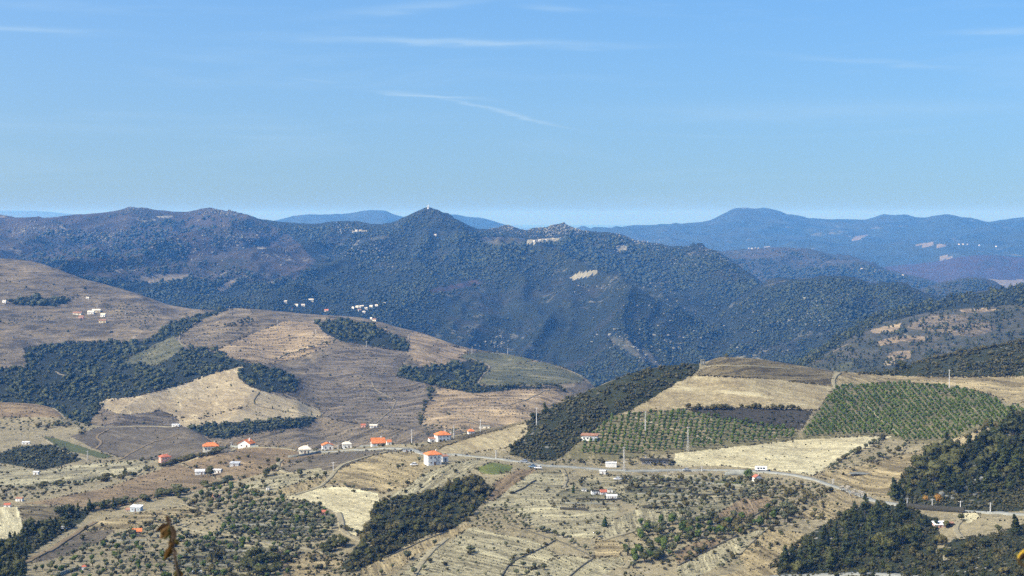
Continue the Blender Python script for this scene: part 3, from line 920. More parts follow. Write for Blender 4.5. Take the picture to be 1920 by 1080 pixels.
    ('field', 'tan field at the bottom edge beside the brown track', 'soil_straw', ('d', (1, 0.1), 8), [(545, 1040), (600, 1036), (645, 1052), (640, 1090), (530, 1090)]),
    ('field', 'dark grey brown vineyard slope in the left valley', 'soil_dark', ('d', (0.9, 0.2), 7), [(130, 818), (190, 800), (260, 790), (332, 790), (372, 805), (445, 846), (330, 862), (235, 862), (180, 842)]),
    ('field', 'green strip of grass down the left valley slope', 'soil_grass', None, [(80, 818), (105, 822), (212, 856), (195, 860), (110, 842)]),
    ('hillside', 'ground under the left valley grove', 'soil_scrub', None, [(-220, 870), (0, 850), (30, 838), (100, 834), (155, 862), (80, 882), (0, 868)]),
    ('field', 'reddish brown rounded field at the far left of the near valley', 'soil_red', ('d', (1, 0.05), 7), [(-220, 745), (0, 748), (60, 750), (102, 762), (124, 782), (0, 783), (-220, 782)]),
    ('field', 'grey fields below the left valley grove', 'soil_grey_vines', ('d', (1, -0.1), 7), [(-220, 885), (0, 872), (80, 884), (150, 870), (290, 862), (260, 886), (100, 918), (0, 912), (-220, 920)]),
    ('field', 'bright green and yellow flowering patch beside the road', 'soil_flower', None, [(890, 878), (925, 866), (962, 874), (956, 884), (930, 890), (905, 888)]),
    ('field', 'green and yellow garden plot below the road by the small red-roofed house', 'soil_flower', None, [(1345, 903), (1392, 903), (1392, 909), (1350, 909)]),
    ('hillside', 'ground under the wooded gully in the centre', 'soil_scrub', None, [(640, 1060), (690, 1000), (700, 945), (740, 935), (800, 928), (850, 906), (890, 890), (925, 918), (895, 955), (860, 985), (790, 1008), (700, 1055), (660, 1075)]),
]
MIDP = [
    ('hillside', 'wooded valley ground at the left of the middle hills', 'soil_wood', None, [(45, 652), (150, 640), (240, 642), (275, 640), (320, 605), (400, 583), (440, 577), (380, 600), (340, 628), (240, 670), (236, 684), (300, 685), (340, 655), (400, 655), (470, 682), (520, 694), (562, 714), (556, 735), (500, 736), (468, 724), (447, 708), (456, 686), (400, 700), (330, 725), (250, 744), (195, 752), (190, 765), (160, 800), (-320, 800), (-320, 690), (0, 690), (50, 690)]),
    ('field', 'bright bare hilltop field between the woods in the middle hills', 'soil_hill_pale', ('d', (0.9, 0.35), 7), [(186, 756), (200, 748), (250, 745), (330, 725), (400, 700), (456, 686), (447, 708), (468, 724), (500, 736), (530, 745), (470, 762), (430, 770), (380, 785), (330, 783), (300, 770), (230, 778), (195, 768)]),
    ('field', 'grey beige vineyard right of the bright bare hilltop field', 'soil_hill_pale', ('d', (0.96, 0.18), 6), [(520, 742), (560, 752), (606, 775), (590, 784), (500, 790), (420, 796), (340, 806), (330, 783), (380, 785), (430, 770), (470, 762)]),
    ('field', 'dim brown plot at the foot of the bright hilltop field', 'soil_hill_dark', ('d', (1, 0.1), 6), [(192, 772), (230, 778), (300, 770), (330, 783), (340, 806), (250, 805), (190, 800)]),
    ('field', 'olive grove ground in the dark band below the bright hilltop field', 'soil_wood', None, [(350, 803), (420, 796), (500, 790), (592, 782), (580, 800), (500, 808), (420, 822), (395, 822)]),
    ('field', 'purplish vineyard below the dark olive band', 'soil_hill', ('d', (1, -0.12), 6), [(395, 830), (440, 820), (520, 807), (592, 798), (620, 786), (700, 800), (790, 812), (800, 850), (395, 850)]),
    ('field', 'wide grey purple terraced vineyard in the centre of the middle hills', 'soil_hill_dark', ('d', (1, 0.04), 5.5), [(560, 720), (580, 690), (640, 650), (700, 650), (770, 660), (750, 690), (740, 705), (820, 722), (800, 760), (788, 792), (700, 800), (620, 786), (600, 765)]),
    ('field', 'pinkish vineyard of fine level rows behind the ridge houses', 'soil_hill_pink', ('d', (1, 0.0), 5), [(786, 795), (800, 762), (826, 726), (890, 737), (960, 730), (1036, 728), (1066, 752), (1060, 775), (960, 805), (880, 812)]),
    ('field', 'green striped terraces at the right end of the middle hills', 'soil_hill_green', ('d', (1, 0.06), 6), [(888, 720), (915, 690), (1000, 678), (1030, 680), (1098, 706), (1090, 718), (960, 723)]),
    ('field', 'smooth olive green field on the crest at the right end of the middle hills', 'soil_hill_green', ('d', (1, 0.2), 9), [(855, 668), (900, 660), (950, 662), (1005, 674), (960, 688), (915, 688), (880, 676)]),
    ('hillside', 'wooded patch left of the green striped terraces', 'soil_wood', None, [(742, 706), (755, 690), (790, 690), (850, 682), (880, 676), (915, 690), (888, 722), (960, 724), (1036, 728), (960, 731), (890, 738), (826, 726)]),
    ('field', 'reddish plots with pale tracks along the crest right of the village', 'soil_hill_pink', ('d', (1, 0.25), 6), [(758, 642), (768, 622), (820, 628), (845, 648), (880, 655), (870, 664), (850, 682), (790, 688), (760, 660)]),
    ('field', 'terraced vineyard with pale level banks in the upper middle', 'soil_hill_pink', ('d', (1, 0.02), 5.5), [(398, 660), (440, 640), (530, 603), (590, 602), (605, 622), (640, 636), (560, 672), (510, 682), (470, 682)]),
    ('field', 'purplish vineyard dotted with trees left of the terraced vineyard', 'soil_hill', ('d', (1, 0.03), 7), [(336, 640), (360, 610), (470, 612), (480, 615), (440, 640), (398, 660), (350, 648)]),
    ('field', 'smooth grey brown field on the crest by the long pale track', 'soil_hill', ('d', (1, 0.1), 12), [(360, 609), (380, 600), (440, 577), (470, 580), (472, 590), (445, 610)]),
    ('field', 'pale olive dotted spur between the woods', 'soil_hill_green', ('d', (1, -0.4), 9), [(234, 684), (240, 668), (325, 630), (345, 650), (300, 686)]),
    ('hillside', 'wooded slope under the village in the middle', 'soil_wood', None, [(595, 608), (640, 596), (700, 612), (765, 640), (768, 660), (700, 650), (640, 640), (605, 622)]),
    ('hillside', 'wooded strip across the upper left hill', 'soil_wood', None, [(10, 562), (60, 558), (140, 560), (105, 575), (30, 572)]),
]
MTNP = [
    ('hillside', 'heather coloured burnt slopes of the left mountain', 'slope_heath', None, [(-420, 400), (250, 375), (440, 385), (470, 410), (560, 440), (600, 480), (560, 520), (470, 530), (330, 520), (150, 520), (-420, 500)]),
    ('clearing', 'pale cleared strip in the forest left of the cone shaped hill', 'clearing', None, [(660, 433), (690, 431), (690, 434), (662, 436)]),
    ('clearing', 'long pale clearing halfway up the forested mountain', 'clearing', None, [(1068, 521), (1085, 511), (1120, 506), (1116, 515), (1090, 521), (1076, 525)]),
    ('clearing', 'bright terraces beside the rocky summit', 'clearing', None, [(985, 452), (1000, 448), (1050, 446), (1048, 451), (1015, 454), (992, 456)]),
    ('clearing', 'pale quarry like plot near the right end of the mountain', 'clearing', None, [(1153, 463), (1165, 459), (1178, 462), (1176, 471), (1162, 473)]),
    ('clearing', 'tan clearing under the rocky summit', 'slope_scrubby', None, [(895, 445), (930, 444), (985, 447), (980, 458), (930, 460), (905, 455)]),
    ('clearing', 'tan plateau plot near the left summit', 'clearing', None, [(265, 413), (290, 411), (292, 414), (268, 416)]),
    ('clearing', 'second tan plateau plot near the left summit', 'clearing', None, [(293, 406), (325, 404), (325, 407), (296, 409)]),
    ('clearing', 'tan fields in the saddle behind the left hill', 'clearing_red', None, [(232, 523), (280, 518), (330, 512), (362, 517), (340, 524), (280, 530)]),
    ('clearing', 'second tan field in the saddle behind the left hill', 'clearing_red', None, [(405, 540), (430, 527), (455, 525), (430, 537), (412, 547)]),
    ('clearing', 'red brown bare strip in the forest below the cone shaped hill', 'slope_purple', None, [(800, 545), (860, 532), (890, 525), (900, 532), (860, 542), (815, 550)]),
    ('clearing', 'pale scree strip at the foot of the forested mountain', 'slope_scrubby', None, [(1130, 625), (1180, 640), (1220, 660), (1240, 690), (1210, 680), (1160, 650)]),
    ('clearing', 'pale terraces beside the cone shaped hill', 'slope_scrubby', None, [(690, 447), (730, 441), (728, 447), (696, 453)]),
]
SLOPEP = [
    ('hillside', 'dark wooded band along the crest of the right-hand middle slope', 'soil_wood', None, [(1380, 800), (1440, 700), (1480, 680), (1540, 640), (1600, 600), (1640, 585), (1760, 555), (1850, 540), (1920, 530), (2240, 490), (2240, 560), (1920, 570), (1810, 578), (1740, 585), (1690, 598), (1640, 605), (1600, 630), (1545, 665), (1490, 700)]),
    ('field', 'brown olive dotted field on the right-hand middle slope', 'soil_hill', ('d', (1, 0.08), 7), [(1718, 600), (1745, 588), (1800, 590), (1850, 602), (1872, 615), (1830, 632), (1780, 628), (1700, 615)]),
    ('field', 'pinkish bare field on the right-hand middle slope near the edge', 'soil_hill_pink', ('d', (1, 0.1), 8), [(1800, 581), (1850, 577), (1875, 581), (1840, 586), (1805, 587)]),
    ('field', 'pale brown square field low on the right-hand middle slope', 'soil_hill_pink', None, [(1663, 668), (1672, 660), (1708, 657), (1706, 670), (1690, 676), (1666, 672)]),
    ('field', 'pale plot under the square field on the right-hand middle slope', 'soil_hill_pale', None, [(1658, 676), (1678, 674), (1676, 684), (1658, 686)]),
    ('field', 'grey field just over the brow beside the white track', 'soil_hill_green', None, [(1556, 692), (1575, 682), (1600, 678), (1592, 698), (1570, 698)]),
    ('field', 'pinkish strip field at the left end of the right-hand middle slope', 'soil_hill_pink', None, [(1497, 675), (1510, 663), (1533, 656), (1530, 664), (1510, 673), (1500, 678)]),
    ('field', 'tan plots below the wooded crest on the right-hand middle slope', 'soil_hill_pink', None, [(1630, 618), (1660, 612), (1690, 606), (1685, 620), (1640, 626)]),
    ('field', 'tan strip field in the middle of the right-hand middle slope', 'soil_hill_pink', None, [(1645, 640), (1690, 628), (1740, 632), (1735, 640), (1690, 640), (1650, 648)]),
]
SIERRAP = [
    ('clearing', 'long pinkish clearing on the blue far mountain', 'clearing_red', None, [(1594, 449), (1612, 441), (1628, 439), (1624, 444), (1605, 452)]),
    ('clearing', 'pale fields on the far plain under the blue mountain', 'clearing_red', None, [(1715, 460), (1735, 456), (1778, 458), (1770, 462), (1730, 463)]),
    ('clearing', 'further pale field on the far plain', 'clearing_red', None, [(1750, 482), (1770, 478), (1792, 486), (1780, 490)]),
    ('clearing', 'grey field at the foot of the far mountain', 'clearing', None, [(1430, 462), (1440, 459), (1445, 464), (1432, 467)]),
]
HEATHP = [('clearing', 'pale pink bare hillside field at the right edge in the distance', 'clearing_red', None, [(1848, 525), (1860, 522), (1895, 526), (1915, 523), (1925, 528), (1900, 545), (1870, 535)])]


def rowfn(spec, poly, layer):
    if spec is None:
        return None
    if spec[0] == 'c':
        return lambda V: V[:, 2] / spec[1]
    c = np.array(poly, float).mean(0)
    c[0] = min(max(c[0], layer.c0 + 40), layer.px[-1] - 40)
    d = np.array(spec[1], float)
    d /= np.linalg.norm(d)
    n = np.array([-d[1], d[0]])
    q = [c, c + d * 12, c + n * 5]
    P, ok = ground([a[0] for a in q], [a[1] for a in q], [layer])
    if not ok.all():
        return lambda V: V[:, 2] / 2.0
    r = P[1, :2] - P[0, :2]
    r /= np.linalg.norm(r)
    nn = np.array([-r[1], r[0]])
    sp = abs((P[2, :2] - P[0, :2]) @ nn) / 5 * spec[2]
    p0 = P[0, :2].copy()
    return lambda V: ((V[:, :2] - p0) @ nn) / sp


def lay_parcels(layer, parcels, base):
    cls = layer.classes([p[4] for p in parcels[:1]], 0, 26.0) if layer is MTN else None
    rest = layer.classes([p[4] for p in parcels], 0, 1.2 if layer is MTN else 2.2)
    cls = rest if cls is None else np.where(rest > 1, rest, cls)
    name, label, mat, spec = base
    o = layer.emit(name, cls, 0, MATS[mat], rowfn(spec, [(layer.c0 + 100, 700), (layer.px[-1] - 100, 700)], layer) if spec and spec[0] == 'd' else rowfn(spec, None, layer))
    tag(o, label, 'hill', None, 'structure')
    for i, (nm, lb, mt, sp, poly) in enumerate(parcels):
        o = layer.emit(nm, cls, i + 1, MATS[mt], rowfn(sp, poly, layer))
        if o:
            tag(o, lb, {'field': 'field', 'hillside': 'hillside', 'terrace': 'terrace', 'clearing': 'clearing'}[nm], None, 'structure')
    return cls


lay_parcels(NEAR, NEARP, ('terrain', 'dry tan near valley floor and slopes below the viewpoint', 'soil_dry', None))
lay_parcels(MID, MIDP, ('hills', 'purplish brown terraced vineyard hills in the middle distance', 'soil_hill', ('c', 4.0)))
lay_parcels(MTN, MTNP, ('mountain', 'long blue green forested mountain with rocky summits', 'slope_mountain', None))
lay_parcels(SLOPE, SLOPEP, ('hill', 'scrubby middle slope with small fields behind the right-hand hill', 'slope_scrubby', None))
lay_parcels(RIDGE, [], ('hill', 'rounded wooded hill with rock speckles behind the right-hand slope', 'slope_mountain', None))
lay_parcels(KNOLL, [], ('hill', 'small blue wooded knoll near the right edge', 'slope_hills', None))
lay_parcels(HILL, [], ('hill', 'blue hill sloping down to the right behind the mountain', 'slope_hills', None))
lay_parcels(HEATH, HEATHP, ('hill', 'low purple hill at the right edge in front of the far plain', 'slope_purple', None))
lay_parcels(SIERRA, SIERRAP, ('mountain', 'pale blue far mountain range with a pointed summit on the right', 'slope_sierra', None))
lay_parcels(PEAKS, [], ('mountain', 'pale blue far peaks either side of the cone shaped hill', 'slope_sierra', None))
lay_parcels(FARP, [], ('mountain', 'faint blue plateau along the horizon', 'plain_far', None))
# the plain under everything, out to the horizon
gm = MB().add([(-60000, -2000, ZC - 462), (60000, -2000, ZC - 462), (60000, 62000, ZC - 462), (-60000, 62000, ZC - 462)], [(0, 1, 2, 3)])
tag(gm.build('ground', MATS['plain_far']), 'flat far plain reaching to the horizon', 'ground', None, 'structure')

# ------------------------------------------------------------------ the air
hz = MB().box(-64000, -2200, ZC - 463.5, 64000, 64000, ZC + 75)
hm = bpy.data.materials.new('haze')
hm.use_nodes = True
hm.node_tree.nodes.clear()
ho = hm.node_tree.nodes.new('ShaderNodeOutputMaterial')
hv = hm.node_tree.nodes.new('ShaderNodeVolumePrincipled')
hv.inputs['Color'].default_value = (*HAZE_COLOR, 1)
hv.inputs['Absorption Color'].default_value = (*HAZE_ABSORB, 1)
hv.inputs['Density'].default_value = HAZE_DENSITY
hv.inputs['Anisotropy'].default_value = 0.0
hm.node_tree.links.new(hv.outputs[0], ho.inputs['Volume'])
tag(hz.build('haze', hm), 'blue haze filling the valley air', 'haze', None, 'stuff')

# ------------------------------------------------------------------ vegetation prototypes (unit height)
plain('bark', (0.075, 0.058, 0.042), 0.95, 0.1, 0.4, 6)
plain('bark_pale', (0.16, 0.14, 0.115), 0.95, 0.1, 0.4, 6)
LEAF = {  # kind: two leaf colours
    'olive_tree': ((0.075, 0.085, 0.036), (0.15, 0.155, 0.075)),
    'pine_tree': ((0.030, 0.042, 0.012), (0.075, 0.088, 0.026)),
    'oak_tree': ((0.042, 0.052, 0.014), (0.11, 0.108, 0.034)),
    'orchard_tree': ((0.055, 0.095, 0.016), (0.13, 0.18, 0.036)),
    'cypress_tree': ((0.028, 0.050, 0.012), (0.050, 0.085, 0.02)),
    'bush': ((0.05, 0.052, 0.016), (0.14, 0.12, 0.045)),
    'blossom_tree': ((0.42, 0.38, 0.3), (0.52, 0.49, 0.42)),
    'broadleaf_tree': ((0.055, 0.09, 0.016), (0.12, 0.16, 0.035)),
    'autumn_bush': ((0.3, 0.14, 0.025), (0.2, 0.17, 0.03)),
}
for k_, (a_, b_) in LEAF.items():
    f_ = 1.0 if k_ in ('blossom_tree', 'autumn_bush') else 0.68
    a_, b_ = tuple(v * f_ for v in a_), tuple(v * min(1.0, f_ * 1.4) for v in b_)
    leafy('leaf_' + k_, a_, b_, False)
    leafy('baked_' + k_, a_, b_, True)
leafy('baked_forest', (0.02, 0.03, 0.009), (0.07, 0.074, 0.025), True, 0.1)
leafy('baked_far_forest', (0.012, 0.022, 0.009), (0.048, 0.056, 0.022), True, 0.0)
leafy('baked_scrub', (0.022, 0.028, 0.009), (0.09, 0.08, 0.034), True, 0.15)
leafy('baked_weed', alb(96, 94, 58), alb(70, 74, 42), True, 0.15)
leafy('baked_rock', alb(150, 142, 124), alb(206, 196, 174), True, 0.0, 0.9)


def cube_sphere(n=2):
    vs, fs, key = [], [], {}

    def vid(p):
        k = tuple(np.round(p, 5))
        if k not in key:
            key[k] = len(vs)
            v = np.array(p, float)
            vs.append(v / np.linalg.norm(v))
        return key[k]
    for ax in range(3):
        for sg in (-1, 1):
            for i in range(n):
                for j in range(n):
                    q = []
                    for (a, b) in ((i, j), (i + 1, j), (i + 1, j + 1), (i, j + 1)):
                        p = [0, 0, 0]
                        p[ax] = sg
                        p[(ax + 1) % 3] = -1 + 2 * a / n
                        p[(ax + 2) % 3] = -1 + 2 * b / n
                        q.append(vid(p))
                    fs.append(q if sg > 0 else q[::-1])
    return np.array(vs), np.array(fs)


CS1 = cube_sphere(1)
CS2 = cube_sphere(2)


def crown_np(lobes, n, leaf, seed, core=0.8, cs=CS2, jag=0.25):
    """leaf clumps round the lobes (cx,cy,cz,rx,rz) plus an uneven core; quads only"""
    r = np.random.default_rng(seed)
    V, Q = [], []
    off = 0
    w = np.array([l[3] * l[3] + 0.01 for l in lobes])
    w /= w.sum()
    for (cx, cy, cz, rx, rz) in lobes:
        v = cs[0] * (1 + r.uniform(-jag, jag, (len(cs[0]), 1))) * core
        v = v * np.array([rx, rx, rz]) + np.array([cx, cy, cz])
        V.append(v)
        Q.append(cs[1] + off)
        off += len(v)
    if n:
        li = r.choice(len(lobes), n, p=w)
        L = np.array(lobes)[li]
        d = r.normal(size=(n, 3))
        d[:, 2] = d[:, 2] * 0.9 + 0.15
        d /= np.linalg.norm(d, axis=1)[:, None]
        rad = r.uniform(0.72, 1.12, (n, 1))
        c = L[:, :3] + d * rad * np.stack([L[:, 3], L[:, 3], L[:, 4]], 1)
        nn = d + r.normal(size=(n, 3)) * 0.65
        nn /= np.linalg.norm(nn, axis=1)[:, None]
        t = np.cross(nn, r.normal(size=(n, 3)))
        t /= np.linalg.norm(t, axis=1)[:, None]
        b = np.cross(nn, t)
        s = leaf * r.uniform(0.6, 1.5, (n, 1))
        quad = np.stack([c - t * s - b * s * 0.7, c + t * s * 0.9 - b * s * 0.5, c + t * s + b * s * 0.7, c - t * s * 0.8 + b * s * 0.6], 1).reshape(-1, 3)
        V.append(quad)
        Q.append(np.arange(off, off + 4 * n).reshape(-1, 4))
    return np.concatenate(V), np.concatenate(Q)


def lobes_for(kind, r):
    u = r.uniform
    if kind == 'olive_tree':
        return [(u(-.2, .2), u(-.2, .2), u(.5, .74), u(.2, .28), u(.17, .24)) for _ in range(6)] + [(0, 0, .55, .3, .26)]
    if kind == 'pine_tree':
        L = []
        for i in range(9):
            t = i / 8
            w = .27 * (1 - t * .72) * u(.75, 1.2)
            L.append((u(-.13, .13) * (1 - t * .6), u(-.13, .13) * (1 - t * .6), .24 + .68 * t, w * .78, u(.07, .12)))
        return L
    if kind == 'oak_tree':
        return [(u(-.25, .25), u(-.25, .25), u(.36, .76), u(.18, .3), u(.15, .22)) for _ in range(8)] + [(0, 0, .5, .34, .3)]
    if kind == 'broadleaf_tree':
        return [(u(-.2, .2), u(-.2, .2), u(.35, .8), u(.17, .26), u(.16, .22)) for _ in range(8)] + [(0, 0, .52, .3, .32)]
    if kind == 'orchard_tree':
        return [(u(-.14, .14), u(-.14, .14), u(.42, .76), u(.18, .27), u(.17, .25)) for _ in range(4)]
    if kind == 'cypress_tree':
        return [(u(-.03, .03), u(-.03, .03), .12 + .8 * t, .2 * (1 - t ** 1.6) + .03, .14) for t in np.linspace(0, 1, 8)]
    if kind == 'blossom_tree':
        return [(u(-.25, .25), u(-.25, .25), u(.4, .8), u(.14, .22), u(.12, .18)) for _ in range(7)]
    return [(u(-.34, .34), u(-.34, .34), u(.3, .6), u(.25, .4), u(.26, .38)) for _ in range(5)]


TRUNK = {'olive_tree': (.42, .05), 'pine_tree': (.86, .022), 'oak_tree': (.45, .045), 'broadleaf_tree': (.45, .04), 'orchard_tree': (.45, .04),
         'cypress_tree': (.2, .03), 'blossom_tree': (.45, .035), 'bush': (.3, .03), 'autumn_bush': (.3, .03)}
NLEAF = {'pine_tree': 420, 'oak_tree': 380, 'olive_tree': 280, 'orchard_tree': 170, 'broadleaf_tree': 360, 'cypress_tree': 220, 'blossom_tree': 300, 'bush': 200, 'autumn_bush': 240}
LEAFSZ = {'pine_tree': .034, 'oak_tree': .04, 'olive_tree': .04, 'orchard_tree': .06, 'broadleaf_tree': .042, 'cypress_tree': .034, 'blossom_tree': .035, 'bush': .06, 'autumn_bush': .055}


def trunk_mb(kind, r):
    hgt, rad = TRUNK[kind]
    m = MB()
    lean = r.uniform(-.05, .05, 2)
    m.tube([(0, 0, -.06), (lean[0] * .3, lean[1] * .3, hgt * .4), (lean[0], lean[1], hgt)], [rad * 1.25, rad, rad * .45], 6)
    for i in range(4):
        an = r.uniform(0, 2 * pi)
        z0 = hgt * r.uniform(.45, .9)
        m.tube([(lean[0] * .5, lean[1] * .5, z0), (cos(an) * .1, sin(an) * .1, z0 + .1), (cos(an) * .2, sin(an) * .2, z0 + .16)], [rad * .55, rad * .4, rad * .2], 4)
    return m


PROTO = {}
for ki, kind in enumerate(LEAF):
    PROTO[kind] = []
    for v in range(4):
        r_ = np.random.default_rng(100 * ki + v)
        V_, Q_ = crown_np(lobes_for(kind, r_), NLEAF[kind], LEAFSZ[kind], 1000 * ki + v, 0.78 if kind != 'blossom_tree' else 0.35)
        cm = mesh_np('crown', V_, Q_, MATS['leaf_' + kind])
        tm = trunk_mb(kind, r_).mesh('trunk', MATS['bark'])
        # one-mesh version for trees a few pixels tall
        tb = trunk_mb(kind, r_)
        tq = [f for f in tb.f if len(f) == 4]
        sv = np.concatenate([V_, np.array(tb.v)])
        sq = np.concatenate([Q_, np.array(tq) + len(V_)])
        sm = mesh_np(kind, sv, sq, [MATS['leaf_' + kind], MATS['bark']], matidx=np.r_[np.zeros(len(Q_)), np.ones(len(tq))])
        PROTO[kind].append((cm, tm, sm))

TREES = []       # kind, x, y, z, height, label, group


def scatter_px(poly, n, mind, tries=14):
    """random photo points inside an outline, kept apart"""
    P = np.array(poly, float)
    x0, y0 = P.min(0)
    x1, y1 = P.max(0)
    pts = []
    cell = {}
    for _ in range(n * tries):
        x, y = random.uniform(x0, x1), random.uniform(y0, y1)
        if not inside(P, np.array([x]), np.array([y]))[0]:
            continue
        k = (int(x // mind), int(y // mind))
        ok = True
        for a in (-1, 0, 1):
            for b in (-1, 0, 1):
                for (qx, qy) in cell.get((k[0] + a, k[1] + b), ()):
                    if (qx - x) ** 2 + (1.6 * (qy - y)) ** 2 < mind * mind:
                        ok = False
        if ok:
            pts.append((x, y))
            cell.setdefault(k, []).append((x, y))
            if len(pts) >= n:
                break
    return np.array(pts) if pts else np.zeros((0, 2))


def plant(kinds, pts, size, label, group, layers=None):
    """stand trees on the land at photo points; size = (min, max) height in photo pixels"""
    if len(pts) == 0:
        return
    P, ok = ground(pts[:, 0], pts[:, 1], layers)
    for i in range(len(P)):
        if not ok[i]:
            continue
        px = random.uniform(*size)
        kd = random.choice(kinds) if isinstance(kinds, (list, tuple)) else kinds
        TREES.append((kd, P[i, 0], P[i, 1], P[i, 2], px * P[i, 1] / F, label[kd] if isinstance(label, dict) else label, group))


def along(line, n, jit=2.0):
    """n photo points along a polyline"""
    L = np.array(line, float)
    d = np.r_[0, np.cumsum(np.linalg.norm(np.diff(L, axis=0), axis=1))]
    t = np.sort(np.random.default_rng(len(TREES)).uniform(0, d[-1], n))
    t = (np.linspace(0, d[-1], n) + t) / 2
    return np.stack([np.interp(t, d, L[:, 0]), np.interp(t, d, L[:, 1])], 1) + np.random.default_rng(n).normal(size=(n, 2)) * np.array([jit, jit * .6])


def grid_px(poly, a, b, jit=0.8):
    P = np.array(poly, float)
    c = P.mean(0)
    pts = []
    for i in range(-90, 91):
        for j in range(-90, 91):
            q = c + i * np.array(a) + j * np.array(b)
            pts.append(q)
    pts = np.array(pts)
    pts = pts[inside(P, pts[:, 0], pts[:, 1])]
    r = np.random.default_rng(5)
    pts = pts + r.normal(size=pts.shape) * jit * np.array([1, .5])
    return pts[r.random(len(pts)) > 0.05]


ORCH1 = [(1150, 782), (1205, 778), (1280, 773), (1330, 782), (1420, 796), (1488, 806), (1498, 822), (1430, 829), (1265, 846), (1200, 852), (1110, 856), (1085, 850), (1100, 825), (1125, 802)]
ORCH2 = [(1570, 727), (1600, 724), (1700, 722), (1790, 729), (1850, 742), (1886, 764), (1925, 768), (1925, 793), (1840, 800), (1780, 828), (1695, 828), (1660, 815), (1600, 817), (1508, 821), (1512, 806), (1540, 770), (1554, 746)]
plant('orchard_tree', grid_px(ORCH1, (10.0, 0.6), (-1.2, 5.6)), (8, 11.5), 'young green tree in the orchard rows beside the dark scrub slope', 'young orchard trees beside the scrub slope', [NEAR])
plant('orchard_tree', grid_px(ORCH2, (10.0, -0.3), (3.1, 3.5), 0.6), (8, 11), 'dark green tree in the large orchard on the right', 'trees of the large right-hand orchard', [NEAR])
# pine woods
plant(['pine_tree', 'pine_tree', 'oak_tree'], scatter_px([(1668, 938), (1690, 908), (1722, 882), (1768, 846), (1800, 838), (1850, 815), (1920, 790), (2090, 772), (2090, 900), (1930, 920), (1880, 935), (1760, 932), (1690, 942)], 215, 11), (13, 42),
      {'pine_tree': 'dark pine in the wood on the right-hand knoll', 'oak_tree': 'round dark tree among the pines on the right-hand knoll'}, 'trees of the wood on the right-hand knoll', [NEAR])
plant(['pine_tree', 'pine_tree', 'oak_tree', 'pine_tree'], scatter_px([(1460, 1065), (1505, 1028), (1560, 1000), (1600, 968), (1650, 955), (1690, 960), (1720, 985), (1730, 1010), (1700, 1045), (1640, 1058), (1560, 1072), (1480, 1082)], 105, 11), (13, 40),
      {'pine_tree': 'dark pine in the wood at lower right below the road', 'oak_tree': 'round dark tree among the pines at lower right below the road'}, 'trees of the wood at lower right', [NEAR])
plant(['oak_tree', 'bush', 'pine_tree'], scatter_px([(1560, 1082), (1640, 1062), (1740, 1020), (1790, 1015), (1850, 1010), (1930, 1030), (1930, 1120), (1560, 1120)], 70, 14), (12, 22),
      {'oak_tree': 'small round tree on the dark slope in the bottom right corner', 'bush': 'bush on the dark slope in the bottom right corner', 'pine_tree': 'small pine on the dark slope in the bottom right corner'}, 'trees of the bottom right slope', [NEAR])
plant('pine_tree', along([(1700, 972), (1735, 985), (1760, 992)], 6, 4), (16, 26), 'pine beside the white-roofed building at lower right', 'pines by the white-roofed building', [NEAR])
# gully wood
GULLY = [(650, 1066), (690, 1003), (705, 950), (742, 940), (800, 932), (850, 910), (888, 896), (922, 922), (895, 955), (858, 985), (790, 1006), (700, 1052)]
plant(['oak_tree', 'oak_tree', 'bush'], scatter_px(GULLY, 112, 10.5), (7, 23),
      {'oak_tree': 'dark evergreen oak in the wooded gully in the centre', 'bush': 'dark bush in the wooded gully in the centre'}, 'trees of the wooded gully', [NEAR])
# ragged fringes of the woods
def fringe(poly, n, size, label, group):
    q = along(list(poly) + [poly[0]], n, 4.5)
    plant(['bush', 'oak_tree', 'bush'], q, size, {'bush': 'bush on ' + label, 'oak_tree': 'small tree on ' + label}, group, [NEAR])


fringe(GULLY, 70, (6, 13), 'the ragged edge of the wooded gully', 'fringe of the wooded gully')
fringe([(1450, 1062), (1500, 1018), (1560, 985), (1600, 958), (1650, 946), (1700, 955), (1740, 990)], 34, (8, 16), 'the edge of the lower right pine wood', 'fringe of the lower right wood')
fringe([(1668, 940), (1690, 900), (1722, 874), (1768, 838), (1850, 808), (1925, 780)], 30, (8, 18), 'the upper edge of the knoll wood', 'fringe of the knoll wood')
# olives
plant(['olive_tree', 'olive_tree', 'bush'], scatter_px([(1165, 898), (1300, 894), (1430, 900), (1432, 915), (1385, 935), (1310, 980), (1245, 965), (1200, 948), (1178, 930)], 110, 10), (8, 12.5),
      {'olive_tree': 'grey green olive on the stony terraces right of the ruined houses', 'bush': 'low bush on the stony terraces right of the ruined houses'}, 'olives on the middle right terraces', [NEAR])
plant(['bush', 'olive_tree'], scatter_px([(1432, 900), (1530, 912), (1560, 922), (1500, 950), (1440, 934), (1395, 945), (1390, 938)], 80, 8), (7, 12),
      {'bush': 'dark bush on the reddish ground below the road bend', 'olive_tree': 'small olive on the reddish ground below the road bend'}, 'bushes below the road bend', [NEAR])
plant(['broadleaf_tree', 'olive_tree', 'bush'], scatter_px([(1290, 985), (1340, 972), (1400, 975), (1450, 945), (1500, 962), (1470, 985), (1400, 1000), (1340, 1010), (1290, 1020)], 50, 11), (12, 22),
      {'broadleaf_tree': 'leafy green tree between the vine strips at lower right', 'olive_tree': 'olive between the vine strips at lower right', 'bush': 'bush between the vine strips at lower right'}, 'trees between the lower right vine strips', [NEAR])
